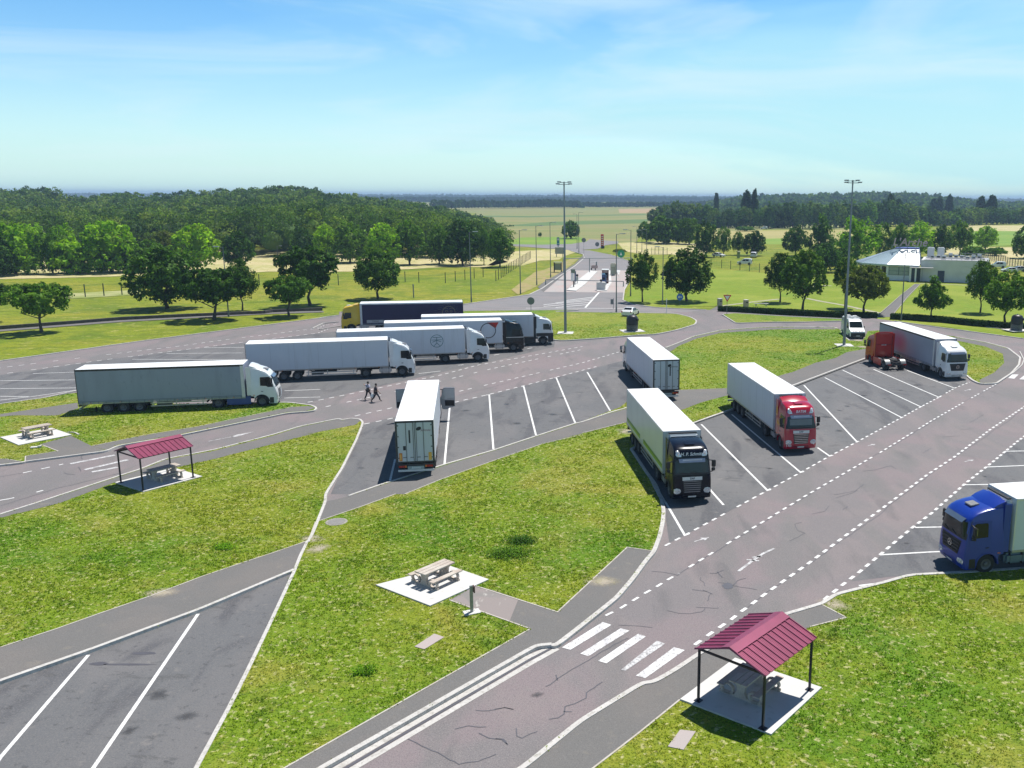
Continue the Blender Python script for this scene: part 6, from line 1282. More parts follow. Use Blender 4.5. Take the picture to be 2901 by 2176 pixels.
def crown_pts(shape, N, seed, leaf=.24):
    """unit crown: radius 1 in xy, z 0..1 ; returns leaf centres and outward normals"""
    g = np.random.default_rng(seed); nb = {'ball': 170, 'vase': 130, 'cone': 130, 'loose': 90, 'poplar': 100, 'block': 150}[shape]
    WP = {'ball': ([0, .08, .3, .55, .8, 1], [.50, .84, 1, .95, .68, .22]), 'vase': ([0, .15, .4, .65, .85, 1], [.25, .6, .95, 1, .8, .35]), 'block': ([0, .1, .4, .7, .9, 1], [.8, .95, 1, .88, .6, .3]), 'cone': ([0, .1, .4, .7, 1], [.6, 1, .82, .5, .1]), 'loose': ([0, .3, .6, .85, 1], [.6, .95, 1, .7, .3]), 'poplar': ([0, .2, .6, .85, 1], [.6, 1, .9, .6, .15])}[shape]
    cs = []
    while len(cs) < nb:
        z = g.random(); wz = np.interp(z, *WP)
        if g.random() > wz: continue
        th = g.uniform(0, 2 * PI); rr_ = wz * (g.uniform(.74, .98) if g.random() < .72 and z > .12 else g.uniform(0, .92)) * (1 + .10 * math.sin(2 * th + seed) + .06 * math.sin(5 * th + 2 * seed)); cs.append((math.cos(th) * rr_, math.sin(th) * rr_, z, g.uniform(.09, .20) if shape != 'loose' else g.uniform(.10, .28)))
    cs = np.array(cs); idx = g.integers(0, nb, N); d = g.normal(size=(N, 3)); d /= np.linalg.norm(d, axis=1)[:, None]; d[:, 2] = np.where(g.random(N) < .6, np.abs(d[:, 2]), d[:, 2])
    rr = cs[idx, 3] * g.uniform(.55, 1.08, N); P = cs[idx, :3].copy(); P[:, 0] += d[:, 0] * rr; P[:, 1] += d[:, 1] * rr; P[:, 2] = .05 + .88 * P[:, 2] + d[:, 2] * rr * .7
    nm = d + np.array([0, 0, .35]); return P, nm
def make_tree(name, shape, R, Hc, z0, N, leaf, mat, seed, trunk_r=.2, lean=0, multi=0):
    """proto tree: crown radius R, crown from z0 to z0+Hc"""
    P, nm = crown_pts(shape, N, seed); P = P * np.array([R, R, Hc]); P[:, 2] += z0; v = leaves(P, N, leaf, nm)
    me = quadmesh('crown', v, None if shape in ('loose',) else ellcore(R, Hc / 2, z0 + Hc / 2, .46)); me.materials.append(mat)
    g = random.Random(seed); t = MB(); top = z0 + Hc * .45; pts = [(0, 0, 0)]; 
    for i in range(1, 5): pts.append((g.uniform(-.12, .12) * i * .5, g.uniform(-.12, .12) * i * .5, top * i / 4))
    for i in range(4): t.tube(pts[i], pts[i + 1], trunk_r * (1.25 if i == 0 else 1) * (1 - i * .18), trunk_r * (1 - (i + 1) * .18), 9, caps=False)
    for i in range(7):
        a = g.uniform(0, 2 * PI); s = Vector((0, 0, z0 * .75 + g.uniform(0, Hc * .3))); e = s + Vector((math.cos(a) * R * .6, math.sin(a) * R * .6, Hc * g.uniform(.2, .45))); t.tube(s, e, trunk_r * .42, trunk_r * .12, 6, caps=False)
    return me, t.build('trunk_mesh', bark, smooth=60).data
for o_ in [o for o in C.objects if o.name.startswith('trunk_mesh')]: bpy.data.objects.remove(o_)
_pt = {}
SH = {'ball': 1, 'vase': 2, 'cone': 3, 'loose': 4, 'poplar': 5, 'block': 6}
def proto(shape, mat, var, q, zs):
    """q: detail level; zs: (trunk height, crown height)/radius"""
    key = (shape, mat.name, var, q, round(zs[0], 1), round(zs[1], 1))
    if key not in _pt:
        N = {0: 8000, 1: 4200, 2: 1900, 3: 600}[q]; lf = {0: .056, 1: .075, 2: .10, 3: .15}[q]
        if shape == 'poplar': N, lf = 2600, .34
        me, tm = make_tree('x', shape, 1., round(zs[1], 1), round(zs[0], 1), N, lf, mat, SH[shape] * 101 + 31 * var + 5, .05)
        for o_ in [o for o in C.objects if o.data == tm]: bpy.data.objects.remove(o_)
        _pt[key] = (me, tm)
    return _pt[key]
def tree(u, v, uw, vt, vb, shape, mat, label, group=None, q=1, var=None, name='tree', zbase=0):
    """foot at pixel (u,v); crown width uw px, crown top row vt and bottom row vb"""
    x, y = gp(u, v, zbase); d = Vector((x, y, zbase - CH)).dot(_f); R = uw / 2 * d / FPX; ht = zat(x, y, vt) - zbase; hb = max(.3, zat(x, y, vb) - zbase); hb = min(hb, ht * .6)
    R = R * 1.04; var = rng.integers(0, 3) if var is None else var
    me, tm = proto(shape, mat, int(var), q, (hb / R, (ht - hb) / R))
    o = E(name, (x, y, zbase), random.uniform(0, 6.28), label, 'tree' if name != 'bush' else 'bush', group); 
    for nm_, m_ in (('crown', me), ('trunk', tm)):
        c = bpy.data.objects.new(nm_, m_); C.objects.link(c); c.parent = o; c.scale = (R, R, R) if nm_ == 'crown' else (R, R, R)
    return o
LG, RGp, BG = 'young trees along the left meadow', 'round-headed trees on the right lawns', 'trees in the row at the forest foot'
T_ = [ # u, v, width, top, bottom, shape, mat, q, label, group
 (118, 941, 152, 795, 892, 'vase', leaf_mid, 0, 'small spreading tree nearest the left edge, on the verge before the meadow path', LG),
 (-8, 912, 90, 800, 865, 'ball', leaf_dark, 1, 'tree cut off by the left edge behind the small spreading tree', LG),
 (475, 874, 186, 702, 856, 'ball', leaf_dark, 0, 'largest dark tree of the left cluster, leftmost of its four', LG),
 (607, 905, 170, 762, 862, 'vase', leaf_dark, 0, 'wide dark tree in the middle of the left cluster standing closest to the kerb', LG),
 (687, 880, 84, 734, 843, 'ball', leaf_dark, 0, 'narrow dark tree at the right end of the left cluster', LG),
 (678, 762, 92, 656, 748, 'ball', leaf_dark, 1, 'round dark tree behind the left cluster beside the dry strip', BG),
 (560, 766, 118, 636, 755, 'ball', leaf_bright, 1, 'broad tree behind the largest tree of the left cluster', BG), (425, 768, 98, 683, 760, 'ball', leaf_mid, 1, 'low tree right of the bright thicket, before the forest', BG), (470, 762, 90, 652, 756, 'ball', leaf_olive, 1, 'dull olive tree with brownish top beneath the forest edge', BG),
 (819, 896, 120, 784, 860, 'vase', leaf_mid, 0, 'low spreading tree by the kerb left of the yellow truck', LG), (879, 866, 166, 695, 820, 'vase', leaf_dark, 0, 'big spreading tree just behind the low one left of the yellow truck', LG),
 (1071, 846, 128, 704, 817, 'ball', leaf_dark, 0, 'perfectly round dark tree directly behind the navy trailer', LG),
 (1090, 752, 98, 634, 748, 'ball', leaf_bright, 1, 'tall light green round tree right behind the perfectly round one', BG), (992, 744, 106, 627, 740, 'ball', leaf_mid, 1, 'mid green tree left of the light green round tree', BG), (860, 742, 70, 641, 738, 'ball', leaf_dark, 1, 'slender dark tree above the big spreading tree', BG), (925, 744, 70, 634, 738, 'ball', leaf_bright, 1, 'bright narrow tree left of the mid green one at the forest foot', BG),
 (1161, 750, 92, 625, 736, 'ball', leaf_mid, 1, 'clear-trunked tree at the forest foot, right of the round light green tree', BG), (1245, 748, 72, 637, 744, 'ball', leaf_mid, 1, 'leafy-to-the-ground tree left of the street lamp at the forest foot', BG), (1311, 751, 106, 622, 746, 'ball', leaf_dark, 1, 'broad dark tree behind the lamp pole near the right end of the row', BG), (1371, 750, 44, 643, 738, 'ball', leaf_mid, 1, 'narrow tree second from the right end of the row', BG), (1416, 756, 78, 647, 739, 'ball', leaf_mid, 1, 'last tree at the right end of the row, above the dense fence', BG),
 (1617, 676, 54, 624, 673, 'ball', leaf_dark, 2, 'lone dark tree beyond the roundabout behind the tall mast', None), (1530, 672, 12, 658, 671, 'ball', leaf_dark, 3, 'tiny bush alone in the field left of the lone dark tree', None),
 (1820, 856, 84, 712, 821, 'ball', leaf_dark, 0, 'left and smaller of the two roadside trees right of the toll lanes', RGp), (1945, 853, 132, 697, 832, 'ball', leaf_dark, 0, 'large roadside tree above the blue arrow sign', RGp),
 (2210, 856, 84, 716, 822, 'ball', leaf_dark, 0, 'left tree of the dark pair standing in the middle of the right lawn', RGp), (2273, 879, 126, 707, 840, 'ball', leaf_dark, 0, 'right and larger tree of the dark pair on the right lawn', RGp), (2393, 872, 70, 731, 818, 'ball', leaf_dark, 0, 'dark tree partly hidden behind the right floodlight mast', RGp), (2447, 890, 132, 748, 848, 'ball', leaf_olive, 0, 'yellowish rounded tree directly above the white van', RGp),
 (2638, 904, 96, 782, 872, 'cone', leaf_mid, 0, 'small young tree in front of the grey annexe wall', RGp), (2777, 886, 84, 736, 845, 'ball', leaf_dark, 0, 'dark tree at the right corner of the annexe', RGp), (2847, 917, 124, 768, 876, 'ball', leaf_mid, 0, 'big tree at the far right beside the second dome bin', RGp),
 (2340, 770, 86, 688, 762, 'ball', leaf_mid, 1, 'tree behind the dark pair, left of the pavilion', RGp), (2253, 724, 72, 640, 713, 'ball', leaf_dark, 1, 'dark round tree behind the far car park, right of the parked cars', None), (2325, 724, 84, 608, 716, 'cone', leaf_mid, 1, 'tall bright pointed tree behind the car park', None),
 (2000, 728, 66, 626, 722, 'block', leaf_dark, 1, 'blackish broad tree left of the white saloon in the far car park', None), (2050, 722, 44, 639, 716, 'block', leaf_mid, 1, 'upright tree above the white saloon', None), (2090, 722, 40, 657, 712, 'ball', leaf_mid, 1, 'small lighter tree between the two parked cars', None), (2135, 724, 64, 655, 721, 'block', leaf_dark, 1, 'blackish tree above the silver-blue people carrier', None),
 (2430, 745, 112, 617, 735, 'loose', leaf_bright, 1, 'big light green tree left behind the shining roof', None), (2500, 735, 60, 630, 728, 'loose', leaf_mid, 1, 'tree directly behind the left end of the roof lettering', None), (2548, 730, 56, 634, 722, 'ball', leaf_mid, 1, 'tree behind the right end of the roof lettering', None), (2606, 728, 76, 628, 720, 'loose', leaf_bright, 1, 'wide light tree behind the roof units', None), (2664, 726, 60, 638, 718, 'ball', leaf_dark, 1, 'shorter dark tree behind the annexe', None), (2718, 722, 72, 626, 705, 'ball', leaf_mid, 1, 'tall tree behind the right part of the annexe', None),
 (2791, 708, 68, 640, 700, 'ball', leaf_bright, 1, 'bright yellow-green ball tree standing apart at the right', None), (2905, 732, 84, 638, 727, 'ball', leaf_dark, 1, 'dark tree cut by the right edge beyond the fence', None), (2380, 762, 60, 700, 755, 'ball', leaf_dark, 1, 'dark tree between the mast and the pavilion', None),
 (1832, 686, 58, 628, 680, 'block', leaf_mid, 1, 'leftmost tree of the thicket beyond the toll lanes', None), (1882, 690, 100, 606, 688, 'block', leaf_dark, 1, 'large dark tree of the thicket beyond the toll lanes', None), (1952, 692, 66, 616, 690, 'block', leaf_dark, 1, 'third tree of the thicket beyond the toll lanes', None), (1920, 690, 50, 622, 688, 'ball', leaf_mid, 1, 'lighter tree squeezed between two dark ones of the thicket', None),
]
for u, v, wp, vt, vb, sh, mt, q, lb, gr_ in T_: tree(u, v, wp, vt, vb, sh, mt, lb, gr_, q)
# bright tall thicket by the left edge
HG = 'bright bushy trees left of the forest foot'
for i, (u, v, wp, vt, vb, mt, lb) in enumerate(((-30, 778, 120, 640, 776, leaf_mid, 'bushy tree cut by the left edge of the bright thicket'), (45, 776, 150, 619, 774, leaf_bright, 'broad bright tree at the left end of the thicket'), (150, 775, 84, 648, 773, leaf_mid, 'darker tree in the middle of the bright thicket'), (100, 760, 80, 628, 758, leaf_bright, 'bright tree top behind the darker thicket tree'), (225, 774, 140, 664, 772, leaf_bright, 'low wide yellow-green bush of the thicket'),
        (186, 758, 70, 628, 756, leaf_bright, 'yellow-green tree top at the back of the thicket'), (318, 772, 142, 618, 770, leaf_bright, 'tallest rounded tree at the right end of the bright thicket'), (350, 770, 80, 690, 768, leaf_mid, 'low dark green skirt tree under the tallest thicket tree'), (10, 782, 90, 690, 780, leaf_dark, 'low dark bush at the foot of the thicket by the left edge'))): tree(u, v, wp, vt, vb, 'block', mt, lb, HG, 0 if i < 3 else 1)
# belt of trees behind the right-hand fields: individuals
kinds = ['round tree', 'bushy tree', 'dark tree', 'tall tree', 'low tree']
gB = 'trees of the belt behind the right-hand fields'; u = 1868; i = 0; rb_ = random.Random(5)
names = []
while u < 2905:
    top = interp(u, [1860, 1900, 1960, 2010, 2030, 2110, 2150, 2210, 2300, 2400, 2500, 2560, 2640, 2700, 2760, 2820, 2901], [585, 572, 570, 572, 600, 590, 582, 570, 572, 565, 568, 575, 588, 592, 585, 590, 584]) + rb_.uniform(-4, 8)
    wd_ = rb_.uniform(34, 70); v = interp(u, [1860, 2100, 2300, 2500, 2901], [640, 645, 648, 642, 634]) + rb_.uniform(-2, 2)
    k = rb_.choice(['ball', 'block', 'ball', 'cone', 'loose']); mt = rb_.choice([leaf_wood, leaf_wood2, leaf_dark, leaf_mid]); 
    ref = 'above the thicket' if u < 2000 else 'above the far car park' if u < 2200 else 'left of the right mast' if u < 2400 else 'behind the pavilion' if u < 2560 else 'behind the annexe' if u < 2740 else 'near the red-roofed houses'
    names.append(ref); tree(u, v, wd_, top, v - 1, k, mt, f"{'dark' if mt in (leaf_dark, leaf_wood) else 'lighter'} {'pointed' if k == 'cone' else 'rounded'} belt tree {ref}, number {names.count(ref)} from the left there", gB, 2)
    u += wd_ * .40; i += 1
for j, (u, vt, wd_, vb_, lb) in enumerate(((2028, 543, 13, 622, 'thin poplar alone at the left of the right-hand woods'), (2113, 534, 22, 640, 'tallest left poplar of the close pair'), (2136, 536, 18, 640, 'right poplar of the close tall pair'), (2520, 552, 24, 632, 'left poplar behind the roof lettering'), (2542, 559, 20, 632, 'right poplar behind the roof lettering'), (2642, 561, 17, 622, 'first of three poplars in a row behind the annexe'), (2660, 554, 17, 622, 'middle of three poplars in a row behind the annexe'), (2686, 554, 18, 622, 'last of three poplars in a row behind the annexe'), (2775, 557, 22, 630, 'poplar between the red-roofed houses'), (2806, 550, 24, 632, 'tallest far-right poplar before the red-roofed house'), (2795, 570, 16, 632, 'short poplar left of the tallest far-right one'))):
    tree(u, vb_ + 3, wd_ * 1.15, vt - 2, vb_, 'poplar', leaf_wood3, lb, 'poplars behind the right-hand fields', 2)
# ------------------------------------------------------------------ woods as masses
def wood(name, specs, mat, label, core=True):
    """specs: list of (x, y, zbase, height, radius, nleaf, leafsize)"""
    V = []; cvs = []; cfs = []; MI = []; CI = []
    for (x, y, zb_, h, r, n, lf) in specs:
        g = rng; d = g.normal(size=(n, 3)); d /= np.linalg.norm(d, axis=1)[:, None]; d[:, 2] = np.abs(d[:, 2]) * 1.0 - .25; nb = max(4, n // 18); c = g.normal(size=(nb, 3)); c /= np.linalg.norm(c, axis=1)[:, None]; c[:, 2] = np.abs(c[:, 2]) * 1.15 - .45; ci = g.integers(0, nb, n)
        P = c[ci] * np.array([r * .78, r * .78, h * .40]) + d * np.array([r * .36, r * .36, r * .34]) * g.uniform(.6, 1.1, n)[:, None] + np.array([x, y, zb_ + h * .58])
        V.append(leaves(P, n, lf, d + np.array([0, 0, .3]))); mi = int(g.choice(3, p=[.5, .25, .25])); MI += [mi] * n; CI += [mi] * 28
        if core:
            cv, cf = ellcore(r, h * .46, zb_ + h * .42, .56, 7, 4); k = sum(len(q) for q in cvs); cvs.append(cv + np.array([x, y, 0])); cfs += [tuple(a + k for a in f) for f in cf]
    me = quadmesh(name, np.concatenate(V), (np.concatenate(cvs), cfs) if core else None); mats = (leaf_wood, leaf_wood2, leaf_wood3) if mat is leaf_wood else (mat,) * 3
    for m_ in mats: me.materials.append(m_)
    me.polygons.foreach_set('material_index', np.array(MI + (CI if core else []), np.int32)); o = bpy.data.objects.new(name, me); C.objects.link(o); tag(o, label, 'woodland', None, 'stuff'); return o
def hillmesh(name, fn, u0, u1, d0, d1, nu=40, nd=24):
    mb = MB(); vs = []
    for j in range(nd + 1):
        for i in range(nu + 1): u = u0 + (u1 - u0) * i / nu; d = d0 + (d1 - d0) * j / nd; x = (u - CXP) / FPX * d; vs.append((x, d, fn(u, d)))
    mb.add(vs, [(j * (nu + 1) + i, j * (nu + 1) + i + 1, (j + 1) * (nu + 1) + i + 1, (j + 1) * (nu + 1) + i) for j in range(nd) for i in range(nu)]); o = mb.build(name, meadow_m); o['kind'] = 'structure'; return o
SU = [-200, 0, 100, 200, 230, 300, 420, 500, 560, 650, 700, 800, 850, 900, 950, 1050, 1150, 1250, 1330, 1390, 1430]
SV = [530, 530, 531, 541, 552, 551, 547, 549, 541, 537, 534, 529, 533, 535, 545, 556, 566, 582, 602, 630, 660]
FU = [-200, 0, 400, 700, 900, 1100, 1300, 1380, 1430]; FV = [625, 622, 618, 612, 600, 612, 618, 640, 668]      # front canopy row
def canopy(u, d, d0=265., d1=640.):
    t = max(0, min(1, (d - d0) / (d1 - d0))); vf, vs_ = interp(u, FU, FV), interp(u, SU, SV); v = vf + (vs_ - vf) * t ** .85; x = (u - CXP) / FPX * d; return zat(x, d, v)
sp = []; g = random.Random(3); 
for row in range(44):
    d = 286 * (1.0215 ** row); 
    if d > 660: break
    step = 5.6 + d * .004; uu = -160
    while uu < 1440:
        uu += step * FPX / d * g.uniform(.75, 1.25); dd = d * g.uniform(.988, 1.012); lim = interp(dd, [262, 300, 400, 660], [1345, 1400, 1430, 1440])
        if uu > lim: break
        x = (uu - CXP) / FPX * dd; zc = canopy(uu, dd) * g.uniform(.84, 1.10) + g.uniform(-1.1, 1.1); h = g.uniform(10, 13) if row > 2 else min(12.5, zc + 1); zb_ = max(-.5, zc - h); sp.append((x, dd, zb_, zc - zb_, g.choice((3.2, 4.2, 5.4, 6.2)) * (1 + dd * .0005), int(560 if row < 5 else 360 if row < 16 else 210), .0013 * dd * g.uniform(.9, 1.15)))
wood('forest', sp, leaf_wood, 'dense dark forest rising over the left half of the horizon'); print('forest trees', len(sp))
def lefthill(u, d): return max(-.3, canopy(u, d) - 14) if d < 660 else max(-.3, canopy(u, 660) - 14 - (d - 660) * .02)
hillmesh('hill', lefthill, -300, 1440, 262, 900)
# distant woods
def strip(name, u0, u1, vb, vt_fn, mat, label, dep=60, rows=3, step=9., lf=.0022, n=46, seed=1, dist=None):
    sp = []; g = random.Random(seed)
    for r in range(rows):
        u = u0
        while u < u1:
            v = vb(u) if callable(vb) else vb; x, y = ((u - CXP) / FPX * dist, dist) if dist else gp(u, v); sc = 1 + r * dep / y; x *= sc; y *= sc
            ht = zat(x, y, vt_fn(u) + g.uniform(-1.2, 2.0)); ht = max(4, ht * g.uniform(.86, 1.03)); R_ = max(4.5, ht * .38) * g.uniform(.8, 1.25); sp.append((x, y, -.5, ht, R_, n, lf * y * g.uniform(.8, 1.1))); u += R_ * .9 * FPX / y
    return wood(name, sp, mat, label)
strip('distant_woods', 1395, 1648, 590, lambda u: interp(u, [1395, 1470, 1560, 1640, 1650], [570, 566, 563, 570, 584]), leaf_far, 'dark wood block in the middle distance left of the far fields', 50, 3, n=70, seed=2)
strip('distant_woods', 1230, 2140, lambda u: interp(u, [1200, 1640, 1700, 2140], [596, 586, 587, 588]), lambda u: interp(u, [1230, 1640, 1700, 1900, 2140], [562, 572, 574, 572, 566]), leaf_far, 'long low tree line along the far edge of the open fields', 40, 2, seed=3)
strip('distant_woods', 1000, 2200, 574, lambda u: interp(u, [1000, 1640, 2200], [557, 560, 560]), leaf_far, 'hazy woods stretching behind the far fields', 150, 3, seed=4, n=34)
strip('distant_woods', 200, 3000, 563, lambda u: interp(u, [200, 1000, 1550, 1640, 1900, 2200, 2901], [551, 553, 555, 554, 557, 560, 566]), leaf_far, 'blue hazy woods on the horizon', 500, 2, seed=5, n=26, lf=.0026, dist=4200)
# right wooded hill
HU = [1980, 2040, 2080, 2150, 2200, 2300, 2400, 2520, 2620, 2700, 2760, 2901, 3050]; HV = [571, 562, 553, 549, 549, 547, 543, 542, 549, 559, 568, 569, 570]
def canR(u, d, d0=800., d1=1500.): t = max(0, min(1, (d - d0) / (d1 - d0))); vf = 606 - 6 * math.sin(u * .02); v = vf + (interp(u, HU, HV) - vf) * t ** .8; x = (u - CXP) / FPX * d; return zat(x, d, v)
sp = []; g = random.Random(8)
for row in range(30):
    d = 800 * (1.024 ** row)
    if d > 1520: break
    uu = 1985
    while uu < 3040:
        uu += 9.5 * FPX / d * g.uniform(.75, 1.25); dd = d * g.uniform(.99, 1.01); x = (uu - CXP) / FPX * dd; zc = canR(uu, dd) * g.uniform(.94, 1.05); h = 14; zb_ = max(-.5, zc - h); sp.append((x, dd, zb_, zc - zb_, g.uniform(5.5, 8), 46, .0024 * dd))
wood('wooded_hill', sp, leaf_wood, 'wooded hill filling the horizon on the right'); print('hill trees', len(sp))
hillmesh('hill', lambda u, d: max(-.3, canR(u, min(d, 1500)) - 16), 1970, 3060, 800, 1900)
# shrubs in the field edges, low hedge
def bush(u, v, wp, hp, mat, label, grp=None): return tree(u, v, wp, v - hp, v - 1, 'block', mat, label, grp, 2, name='bush')
bush(1850, 672, 60, 12, leaf_mid, 'low shrubs left of the thicket beyond the toll lanes'); bush(2110, 655, 50, 12, leaf_mid, 'low round shrub on the far field edge left of the far white vehicle'); bush(1755, 716, 36, 10, leaf_olive, 'dry shrub right of the price totem'); bush(2755, 728, 70, 30, leaf_mid, 'rounded shrubs beyond the annexe roof'); bush(2820, 724, 60, 22, leaf_mid, 'shrubs along the right-hand fence'); bush(2245, 716, 20, 20, leaf_mid, 'small shrub behind the far car park kerb')
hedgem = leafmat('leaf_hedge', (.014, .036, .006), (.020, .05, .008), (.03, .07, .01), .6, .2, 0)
def hedge(s, h, wd_, label, n=9000, z=.0):
    pts = W2(s); seg = [(Vector(a), Vector(b)) for a, b in zip(pts[:-1], pts[1:])]; Ls = np.array([(b - a).length for a, b in seg]); pr = Ls / Ls.sum(); idx = rng.choice(len(seg), n, p=pr); P = np.zeros((n, 3)); N = np.zeros((n, 3)); t = rng.random(n)
    for i, (a, b) in enumerate(seg):
        m = idx == i; dd = (b - a).normalized(); k = m.sum(); side = rng.uniform(-1, 1, k); top = rng.random(k) < .5; hz = np.where(top, h, rng.uniform(0, h, k)); sd = np.where(top, side, np.sign(side)); off = sd * wd_ / 2 + rng.normal(0, .05, k)
        P[m, 0] = a.x + (b.x - a.x) * t[m] - dd.y * off; P[m, 1] = a.y + (b.y - a.y) * t[m] + dd.x * off; P[m, 2] = hz + rng.normal(0, .05, k); N[m, 0] = np.where(top, 0, -dd.y * sd); N[m, 1] = np.where(top, 0, dd.x * sd); N[m, 2] = np.where(top, 1, .2)
    v = leaves(P, n, .13, N); me = quadmesh('low_hedge', v); me.materials.append(hedgem); o = bpy.data.objects.new('low_hedge', me); C.objects.link(o); tag(o, label, 'hedge')
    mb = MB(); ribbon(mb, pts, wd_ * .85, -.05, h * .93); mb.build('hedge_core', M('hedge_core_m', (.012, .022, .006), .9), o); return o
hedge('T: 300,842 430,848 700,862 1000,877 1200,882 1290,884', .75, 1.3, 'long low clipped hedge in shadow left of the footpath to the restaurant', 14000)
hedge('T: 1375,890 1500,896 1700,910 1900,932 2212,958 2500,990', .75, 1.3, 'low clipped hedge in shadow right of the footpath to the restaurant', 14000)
wl = MB(); ribbon(wl, W2('Q: -300,1300 0,1272 700,1222 1000,1197 1500,1172 2212,1143 R: 200,1062 590,1046'), .35, -.1, .42); tag(wl.build('retaining_wall', M('old_wall', (.10, .09, .08), .9, 0, .3, 3), smooth=0), 'long low dark retaining wall between the left meadow and its path', 'low wall')
# ------------------------------------------------------------------ grass tufts on the near lawns
def inside(P, poly):
    x, y = P[:, 0], P[:, 1]; c = np.zeros(len(P), bool); n = len(poly); j = n - 1
    for i in range(n):
        xi, yi = poly[i]; xj, yj = poly[j]
        if yi != yj: c ^= ((yi > y) != (yj > y)) & (x < (xj - xi) * (y - yi) / (yj - yi) + xi)
        j = i
    return c
walks = [[tuple(v.co[:2]) for v in o.data.vertices][:len(o.data.vertices)] for o in C.objects if o.type == 'MESH' and o.name.split('.')[0] in ('footpath',)]
slabs = [sl1, sl2, sl3, sl4, W2('I: 290,1470 400,1320 540,1335 430,1500', .1), W2('G: 1335,925 1455,848 1515,868 1395,942', .1)]
def tufts(name, polys, n_per, ymax, h, seed):
    g = np.random.default_rng(seed); allP = []
    for poly in polys:
        a = np.array(poly); lo, hi = a.min(0), a.max(0); hi[1] = min(hi[1], ymax); lo = np.maximum(lo, [-60, 20]); hi[0] = min(hi[0], 45); area = float(np.prod(hi - lo)) if (hi > lo).all() else 0
        n = int(area * n_per)
        if n <= 0: continue
        P = g.uniform(lo, hi, (n, 2)); P = P[inside(P, poly)]; 
        dens = np.clip((46. / np.maximum(P[:, 1], 20)) ** 2.0, .05, 1.); P = P[g.random(len(P)) < dens]
        vis = np.abs((P[:, 0] / P[:, 1]) * FPX * .97 + CXP - PW / 2) < PW / 2 + 120; P = P[vis]
        for wpoly in walks + slabs:
            if len(P): P = P[~inside(P, wpoly)]
        allP.append(P)
    P = np.concatenate(allP); n = len(P); k = 4; Q = np.repeat(P, k, 0); m = len(Q); base = np.column_stack([Q + g.normal(0, .05, (m, 2)), np.full(m, .098)]); hh = h * g.uniform(.45, 1.4, m) * (1 + .55 * np.sin(Q[:, 0] * .9 + 1.7 * np.sin(Q[:, 1] * .6)) * np.sin(Q[:, 1] * .75 + 1.3 * np.sin(Q[:, 0] * .45))); a = g.uniform(0, 2 * PI, m); wv = np.column_stack([np.cos(a), np.sin(a), np.zeros(m)]) * (.022 + .00035 * Q[:, 1:2]); lean = np.column_stack([g.normal(0, .5, (m, 2)) * hh[:, None], hh])
    v = np.empty((m, 4, 3)); v[:, 0] = base - wv; v[:, 1] = base + wv; v[:, 2] = base + lean + wv * .25; v[:, 3] = base + lean - wv * .25
    me = quadmesh(name, v.reshape(-1, 3)); me.materials.append(tuftm); o = bpy.data.objects.new(name, me); C.objects.link(o); tag(o, 'short rough grass blades covering the near lawns', 'grass', None, 'stuff'); print('tufts', n); return o
tuftm = bpy.data.materials.new('grass_blades'); tuftm.use_nodes = True; tt = tuftm.node_tree; src = grass_m.node_tree
# same colour field as the lawn, brightened a little and varied blade to blade
def clone_layers(dst, layers, base):
    N = dst.nodes.new; L = dst.links.new; geo = N('ShaderNodeNewGeometry'); cur = N('ShaderNodeRGB'); cur.outputs[0].default_value = (*base, 1); cur = cur.outputs[0]
    for i, (sc, de, lo, hi, col, st_, stretch, dist) in enumerate(layers):
        mpn = N('ShaderNodeMapping'); mpn.inputs['Location'].default_value = (i * 13.7, i * 7.1, i * 3.3); L(geo.outputs['Position'], mpn.inputs[0]); n = N('ShaderNodeTexNoise'); n.inputs['Scale'].default_value = sc; n.inputs['Detail'].default_value = de; n.inputs['Distortion'].default_value = dist; L(mpn.outputs[0], n.inputs['Vector'])
        mr = N('ShaderNodeMapRange'); mr.inputs['From Min'].default_value = lo; mr.inputs['From Max'].default_value = hi; mr.inputs['To Max'].default_value = st_; mr.interpolation_type = 'SMOOTHSTEP'; L(n.outputs['Fac'], mr.inputs['Value']); x = N('ShaderNodeMixRGB'); x.inputs[2].default_value = (*col, 1); L(mr.outputs[0], x.inputs[0]); L(cur, x.inputs[1]); cur = x.outputs[0]
    rr = N('ShaderNodeMath'); rr.operation = 'MULTIPLY_ADD'; rr.inputs[1].default_value = 1.3; rr.inputs[2].default_value = .95; L(geo.outputs['Random Per Island'], rr.inputs[0]); mm = N('ShaderNodeVectorMath'); mm.operation = 'SCALE'; L(cur, mm.inputs[0]); L(rr.outputs[0], mm.inputs['Scale']); return mm.outputs[0]
tb = tt.nodes['Principled BSDF']; col_ = clone_layers(tt, GL[:6], (.160, .242, .011)); tt.links.new(col_, tb.inputs['Base Color']); tb.inputs['Roughness'].default_value = .8; tb.inputs['Specular IOR Level'].default_value = .2
ttr = tt.nodes.new('ShaderNodeBsdfTranslucent'); tt.links.new(col_, ttr.inputs[0]); tmx = tt.nodes.new('ShaderNodeMixShader'); tmx.inputs[0].default_value = .45; tt.links.new(tb.outputs[0], tmx.inputs[1]); tt.links.new(ttr.outputs[0], tmx.inputs[2]); tt.links.new(tmx.outputs[0], tt.nodes['Material Output'].inputs[0])
tufts('grass', [BIG, ISL6, ISL2, ISL7], 42, 135, .045, 5)
def shrub_patch(u, v, r, n, label, h=.35):
    c = gp(u, v, .1); P = rng.normal(0, .5, (n, 3)) * np.array([r, r * .7, 0]) + np.array([c[0], c[1], .1]); P[:, 2] += np.abs(rng.normal(0, .5, n)) * h; vv = leaves(P, n, .05, np.tile([0, 0, 1.], (n, 1))); me = quadmesh('weed_clump', vv); me.materials.append(leaf_bright if h < .3 else leaf_mid); o = bpy.data.objects.new('weed_clump', me); C.objects.link(o); tag(o, label, 'weeds')
